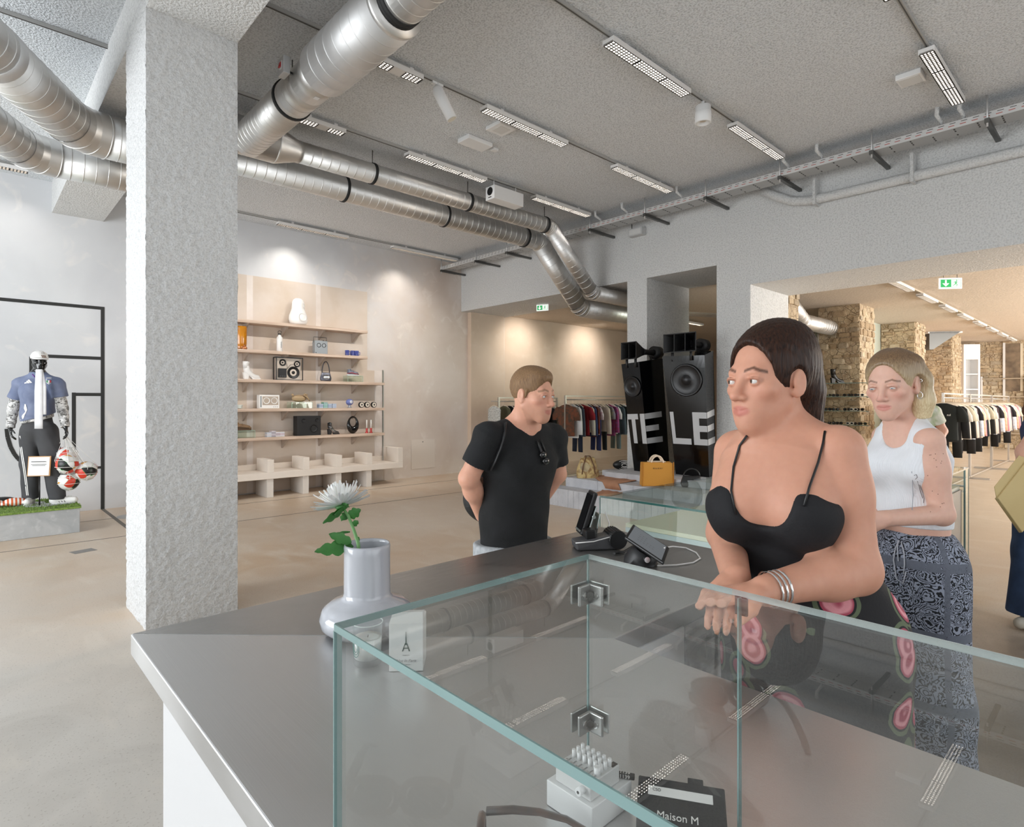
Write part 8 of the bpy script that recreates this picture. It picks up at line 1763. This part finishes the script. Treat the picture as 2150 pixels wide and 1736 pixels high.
for c, dr in ((aA, 0), (aB, 0)): MB().bx(c[0]-.14, c[0]+.14, c[1]-.12, c[1]+.10, ZP, ZP+.008).build('foot_plate', M('plate_grey', '#a3a6a8', .3, .6), mq, world=True)
# trousers
S = Sculpt(lo, A3((hi[0], hi[1], 1.4)), .0085); S.cone(wa, pe, .135, .158, .05, sq=(fQ, .78)); S.chain([hA, kA, aA], [.118, .098, .078], .03); S.chain([hB_, kB, aB], [.118, .100, .085], .03); S.wave(lambda X, Y, Z: np.sin(Z*24+X*20)*np.sin(X*33+Y*30), .004); S.half(m3(80, 873), (0, 0, 1)); S.half(m3(60, 1047), (0, 0, -1))
tro = S.build('trousers', M('charcoal_wool', '#4a4a4c', .9, var=(6, '#3f3f42', .6), bump=(200, .2, .002)), mq); surf = [(tro, bvh(tro))]
for k in range(2):
    for ya, yb in ((915, 945), (945, 975), (975, 1005), (1005, 1030), (1030, 1040)):
        xl = lambda y: 37.5+(y-915)*.155 if y < 1000 else 50.7+(y-1000)*.11
        decal('side_stripe', surf, [(xl(ya)+k*3.2, ya), (xl(ya)+1.8+k*3.2, ya), (xl(yb)+1.8+k*3.2, yb), (xl(yb)+k*3.2, yb)], SW, mq, .004)
# undershirt sleeves and hem in grey camouflage
CAM = NT('grey_camouflage', .8); v = CAM.vor(28, 'Color'); s5 = CAM.n('SeparateColor'); CAM.l(v, s5.inputs[0]); n = CAM.noise(26, 4, dist=2); CAM.color(CAM.mix(CAM.rng(n, .48, .52), CAM.mix(CAM.math('GREATER_THAN', s5.outputs[0], .5), '#e6e4e2', '#b5b3b1'), CAM.mix(CAM.math('GREATER_THAN', s5.outputs[1], .6), '#6b6967', '#c9c7c5'))); CAMM = CAM.m
for s_, e_, w_ in ((sA, eA, wA), (sB, eB, wB)):
    S = Sculpt(np.minimum(np.minimum(s_, e_), w_)-.1, np.maximum(np.maximum(s_, e_), w_)+.1, .007); S.chain([s_, e_, w_+(w_-e_)*.05], [.064, .058, .044], .02); S.wave(lambda X, Y, Z: np.sin(Z*70+X*30), .003); S.half(w_, (w_-e_)); S.build('sleeve', CAMM, mq)
S = Sculpt(pe-.3, pe+.3, .008); S.cone(wa, pe, .155, .168, .05, sq=(fQ, .80)); S.half(m3(80, 866), (0, 0, 1)); nh = (lQ*.25+A3((0, 0, -1))); S.half(m3(66, 884), nh); S.build('undershirt_hem', CAMM, mq)
# shirt
JER = NT('blue_jersey', .7); n = JER.noise(7, 4, dist=.5); JER.color(JER.mix(JER.rng(n, .35, .65), '#68728f', '#7b849e')); JER.bump(n, .3, .02)
S = Sculpt(lo+A3((0, 0, .8)), hi, .007); S.cone(nb-A3((0, 0, .03)), ch, .1, .175, .05, sq=(fQ, .74)); S.cone(ch, wa, .175, .16, .05, sq=(fQ, .78)); S.cone(wa, m3(80, 885), .16, .168, .05, sq=(fQ, .8)); S.cone(nb, sA, .06, .074, .05); S.cone(nb, sB, .06, .074, .05)
for s_, e_ in ((sA, eA), (sB, eB)): S.cone(s_, s_*.42+e_*.58+lQ*0, .078, .088, .03, flat=True); S.ell(s_, (.078,)*3, k=.03)
S.wave(lambda X, Y, Z: np.sin(Z*26+X*18)*np.sin(X*30+Y*26), .004); S.half(m3(72, 877), lQ*.3+A3((0, 0, -1))); S.ell(nb+A3((0, 0, .03)), (.066, .066, .06), None, .01, 'sub')
jer = S.build('football_shirt', JER.m, mq); surf = [(jer, bvh(jer))]
z3 = lambda x, y: (x/8.265, 690+y/8.265)
for poly in ([(420, 940), (455, 925), (470, 945), (425, 952)], [(452, 912), (480, 900), (515, 943), (478, 947)], [(478, 892), (505, 880), (558, 936), (522, 943)]): decal('logo_stripe', surf, [z3(*p) for p in poly], SW, mq, .006)
decal('crest_edge', surf, [z3(*p) for p in ((798, 870), (893, 868), (893, 935), (848, 970), (798, 935))], SW, mq, .006)
for (a, b), c in (((803, 830), '#2c8a55'), ((830, 860), '#f0f0ee'), ((860, 888), '#c4323c')): decal('crest_band', surf, [z3(a, 895), z3(b, 895), z3(b, 935+(12 if 830 <= a < 860 else 0)), z3(a, 935+(12 if a > 820 and a < 860 else 0))], M('crest_'+c[1:], c, .6), mq, .008)
decal('crest_top', surf, [z3(805, 874), z3(888, 872), z3(888, 890), z3(803, 892)], M('crest_navy', '#5a6690', .6), mq, .008)
for k in range(4): decal('crest_star', surf, [z3(805+k*23, 850), z3(816+k*23, 843), z3(824+k*23, 852), z3(814+k*23, 862)], SW, mq, .006)
decal('side_flash', surf, [z3(425, 1310), z3(448, 1310), z3(470, 1410), z3(430, 1500), z3(405, 1560), z3(350, 1590), z3(385, 1500), z3(440, 1440), z3(415, 1385)], SW, mq, .006)
ly = project(surf, [z3(520, 735), z3(560, 790), z3(605, 840)], .006)
if ly: MB().tube(ly, .005, 6).build('lanyard', M('lanyard_purple', '#7a3f9a', .6), mq, world=True)
S = Sculpt(nb-.12, nb+.12, .006); S.cone(nb-A3((0, 0, .005)), nb+A3((0, 0, .035)), .068, .062, .01, flat=True); S.build('collar', M('collar_white', '#dcdcdf', .8), mq)
# scarf
WSC = M('sheer_white', '#e4e3e4', .8, var=(10, '#d5d4d8', .8)); tb_ = project(surf, [z3(615, 870), z3(800, 860)], .02)
def strip(name, xs, y0, y1, off):
    pts = []
    for i in range(9):
        y = y0+(y1-y0)*i/8; a = pd(*z3(xs[0]+(650-xs[0])*max(0, 1-i/3)*.5, y), dm-.205+off); b = pd(*z3(xs[1]+(735-xs[1])*max(0, 1-i/3)*.8, y), dm-.205+off); mdl = (a+b)/2-Vector(fQ)*-.008; pts.append([a, mdl, b])
    m = MB(); vs = [p for r in pts for p in r]; m.add(vs, [(i*3+j, i*3+j+1, (i+1)*3+j+1, (i+1)*3+j) for i in range(8) for j in range(2)], True); o = m.build(name, WSC, scf, world=True); so = o.modifiers.new('thick', 'SOLIDIFY'); so.thickness = .006
scf = thing('white_scarf', 'long sheer white scarf hanging down the front of the mannequin', 'scarf', pd(85, 800, dm-.2)); strip('scarf_end', (605, 745), 705, 1735, 0); strip('scarf_end', (690, 805), 715, 1490, .012)
# cap
S = Sculpt(hQ.C-.2, hQ.C+.2, .005); S.ell(hQ(0, -.012, .045), (.086, .106, .082), hQ.R, .01); S.half(hQ(0, .06, .03), -hQ.u*1.0+hQ.f*.05); S.build('cap_crown', SW, mq)
m = MB(); n = 12; vs = []
for i in range(n+1):
    a = PI*(.1+.8*i/n); q_ = max(math.sin(a), 0)**.8
    for r_ in (0, .5, 1): vs.append(hQ(.083*math.cos(a)*(1-.08*r_), .096*math.sin(a)+.072*r_*q_, .036-.014*r_*q_-.010*abs(math.cos(a))*r_))
m.add(vs, [(i*3+j, (i+1)*3+j, (i+1)*3+j+1, i*3+j+1) for i in range(n) for j in range(2)], True); br = m.build('cap_brim', SW, mq, world=True); so = br.modifiers.new('thick', 'SOLIDIFY'); so.thickness = .006
capb = [(o_, bvh(o_)) for o_ in mq.children if o_.name.startswith('cap_')]
for poly in ([(715, 455), (730, 455), (755, 505), (738, 505)], [(742, 458), (757, 458), (782, 508), (766, 508)], [(770, 460), (783, 460), (806, 508), (792, 508)]): decal('brim_stripe', capb, [z3(*p) for p in poly], M('cap_brown', '#7b5a44', .7), mq, .006)
decal('cap_logo', capb, [z3(*p) for p in ((712, 425), (745, 398), (778, 430))], M('cap_grey2', '#6d675f', .7), mq, .005)
# ================================================================ SUB-PARTS: a piece that sits on a part goes under it
def base_name(o): return o.name.split('.')[0]
SUB = {'sunglasses': [('lens', 'frame')], 'tortoise_glasses': [('lens', 'front_frame'), ('gold_rivets', 'temple')], 'loudspeaker_tower': [('letter', 'cabinet'), ('horn_vane', 'horn_flare'), ('throat', 'horn_flare')],
       'switch_box': [('rocker', 'backplate')], 'till_tablet': [('screen', 'body'), ('screen_text', 'body')], 'black_handset': [('screen', 'body'), ('port', 'body')], 'small_speaker': [('speaker_driver', 'cabinet'), ('knob', 'cabinet')],
       'white_speaker': [('speaker_driver', 'front_plate'), ('knob', 'cabinet')], 'black_box_speaker': [('speaker_driver', 'cabinet'), ('knob', 'cabinet')], 'open_frame_speaker': [('speaker_driver', 'glass_plate'), ('button', 'control_box')],
       'tiny_mixer': [('fader_cap', 'fader_slot'), ('jack_hole', 'jack_plug')], 'glass_candle': [('wick', 'wax'), ('oval_mark', 'tumbler')], 'candlestick': [('wick', 'candle')], 'tote_bag': [('lettering', 'body'), ('seam', 'body')],
       'candle_box': [('tower_print', 'carton'), ('lettering', 'carton')], 'price_tag': [('lettering', 'block')], 'card_wallet': [('lettering', 'body'), ('flap_tab', 'body')], 'white_flower': [('leaf', 'stem'), ('petal', 'calyx')],
       'exit_sign': [('arrow', 'green_field'), ('running_figure', 'door_field')], 'placard_stand': [('text_line', 'card'), ('card', 'frame')], 'water_bottle': [('lettering', 'body'), ('loop', 'cap')], 'tee_shirt': [('print', 'cloth')],
       'paper_bag': [('lettering', 'pouch')], 'person': [('eye', 'body'), ('drawstring', 'trousers'), ('strap', 'dress'), ('side_seam', 'tank_top'), ('mole', 'body'), ('tattoo_line', 'body'), ('nose_stud', 'body')],
       'mannequin': [('logo_stripe', 'football_shirt'), ('crest_edge', 'football_shirt'), ('crest_band', 'football_shirt'), ('crest_top', 'football_shirt'), ('crest_star', 'football_shirt'), ('side_flash', 'football_shirt'), ('side_stripe', 'trousers'), ('brim_stripe', 'cap_brim'), ('cap_logo', 'cap_crown')],
       'shoulder_bag': [('buckle_bar', 'buckle')], 'box_speaker': [('port', 'cabinet'), ('badge', 'cabinet')], 'blue_lamp': [('badge', 'dome')], 'sculptural_speaker': [('lower_cone', 'shell'), ('upper_hole', 'shell')], 'small_alarm_clock': [('hub', 'face')], 'card_terminal': [('ridges', 'roll_cover'), ('trim_line', 'body'), ('rubber_foot', 'body')]}
for o in list(COL.objects):
    if o.parent is None and base_name(o) in SUB:
        kids = list(o.children)
        for ch, par in SUB[base_name(o)]:
            ps_ = [k for k in kids if base_name(k) == par]
            if not ps_: continue
            for i, k in enumerate([k for k in kids if base_name(k) == ch]):
                if k.children: continue
                tgt = ps_[min(i, len(ps_)-1)]
                if tgt.parent is not o: continue
                ml = k.matrix_local.copy(); inv = tgt.matrix_local.inverted() if tgt.matrix_local != Matrix.Identity(4) else None
                k.parent = tgt; k.matrix_local = inv @ ml if inv else ml
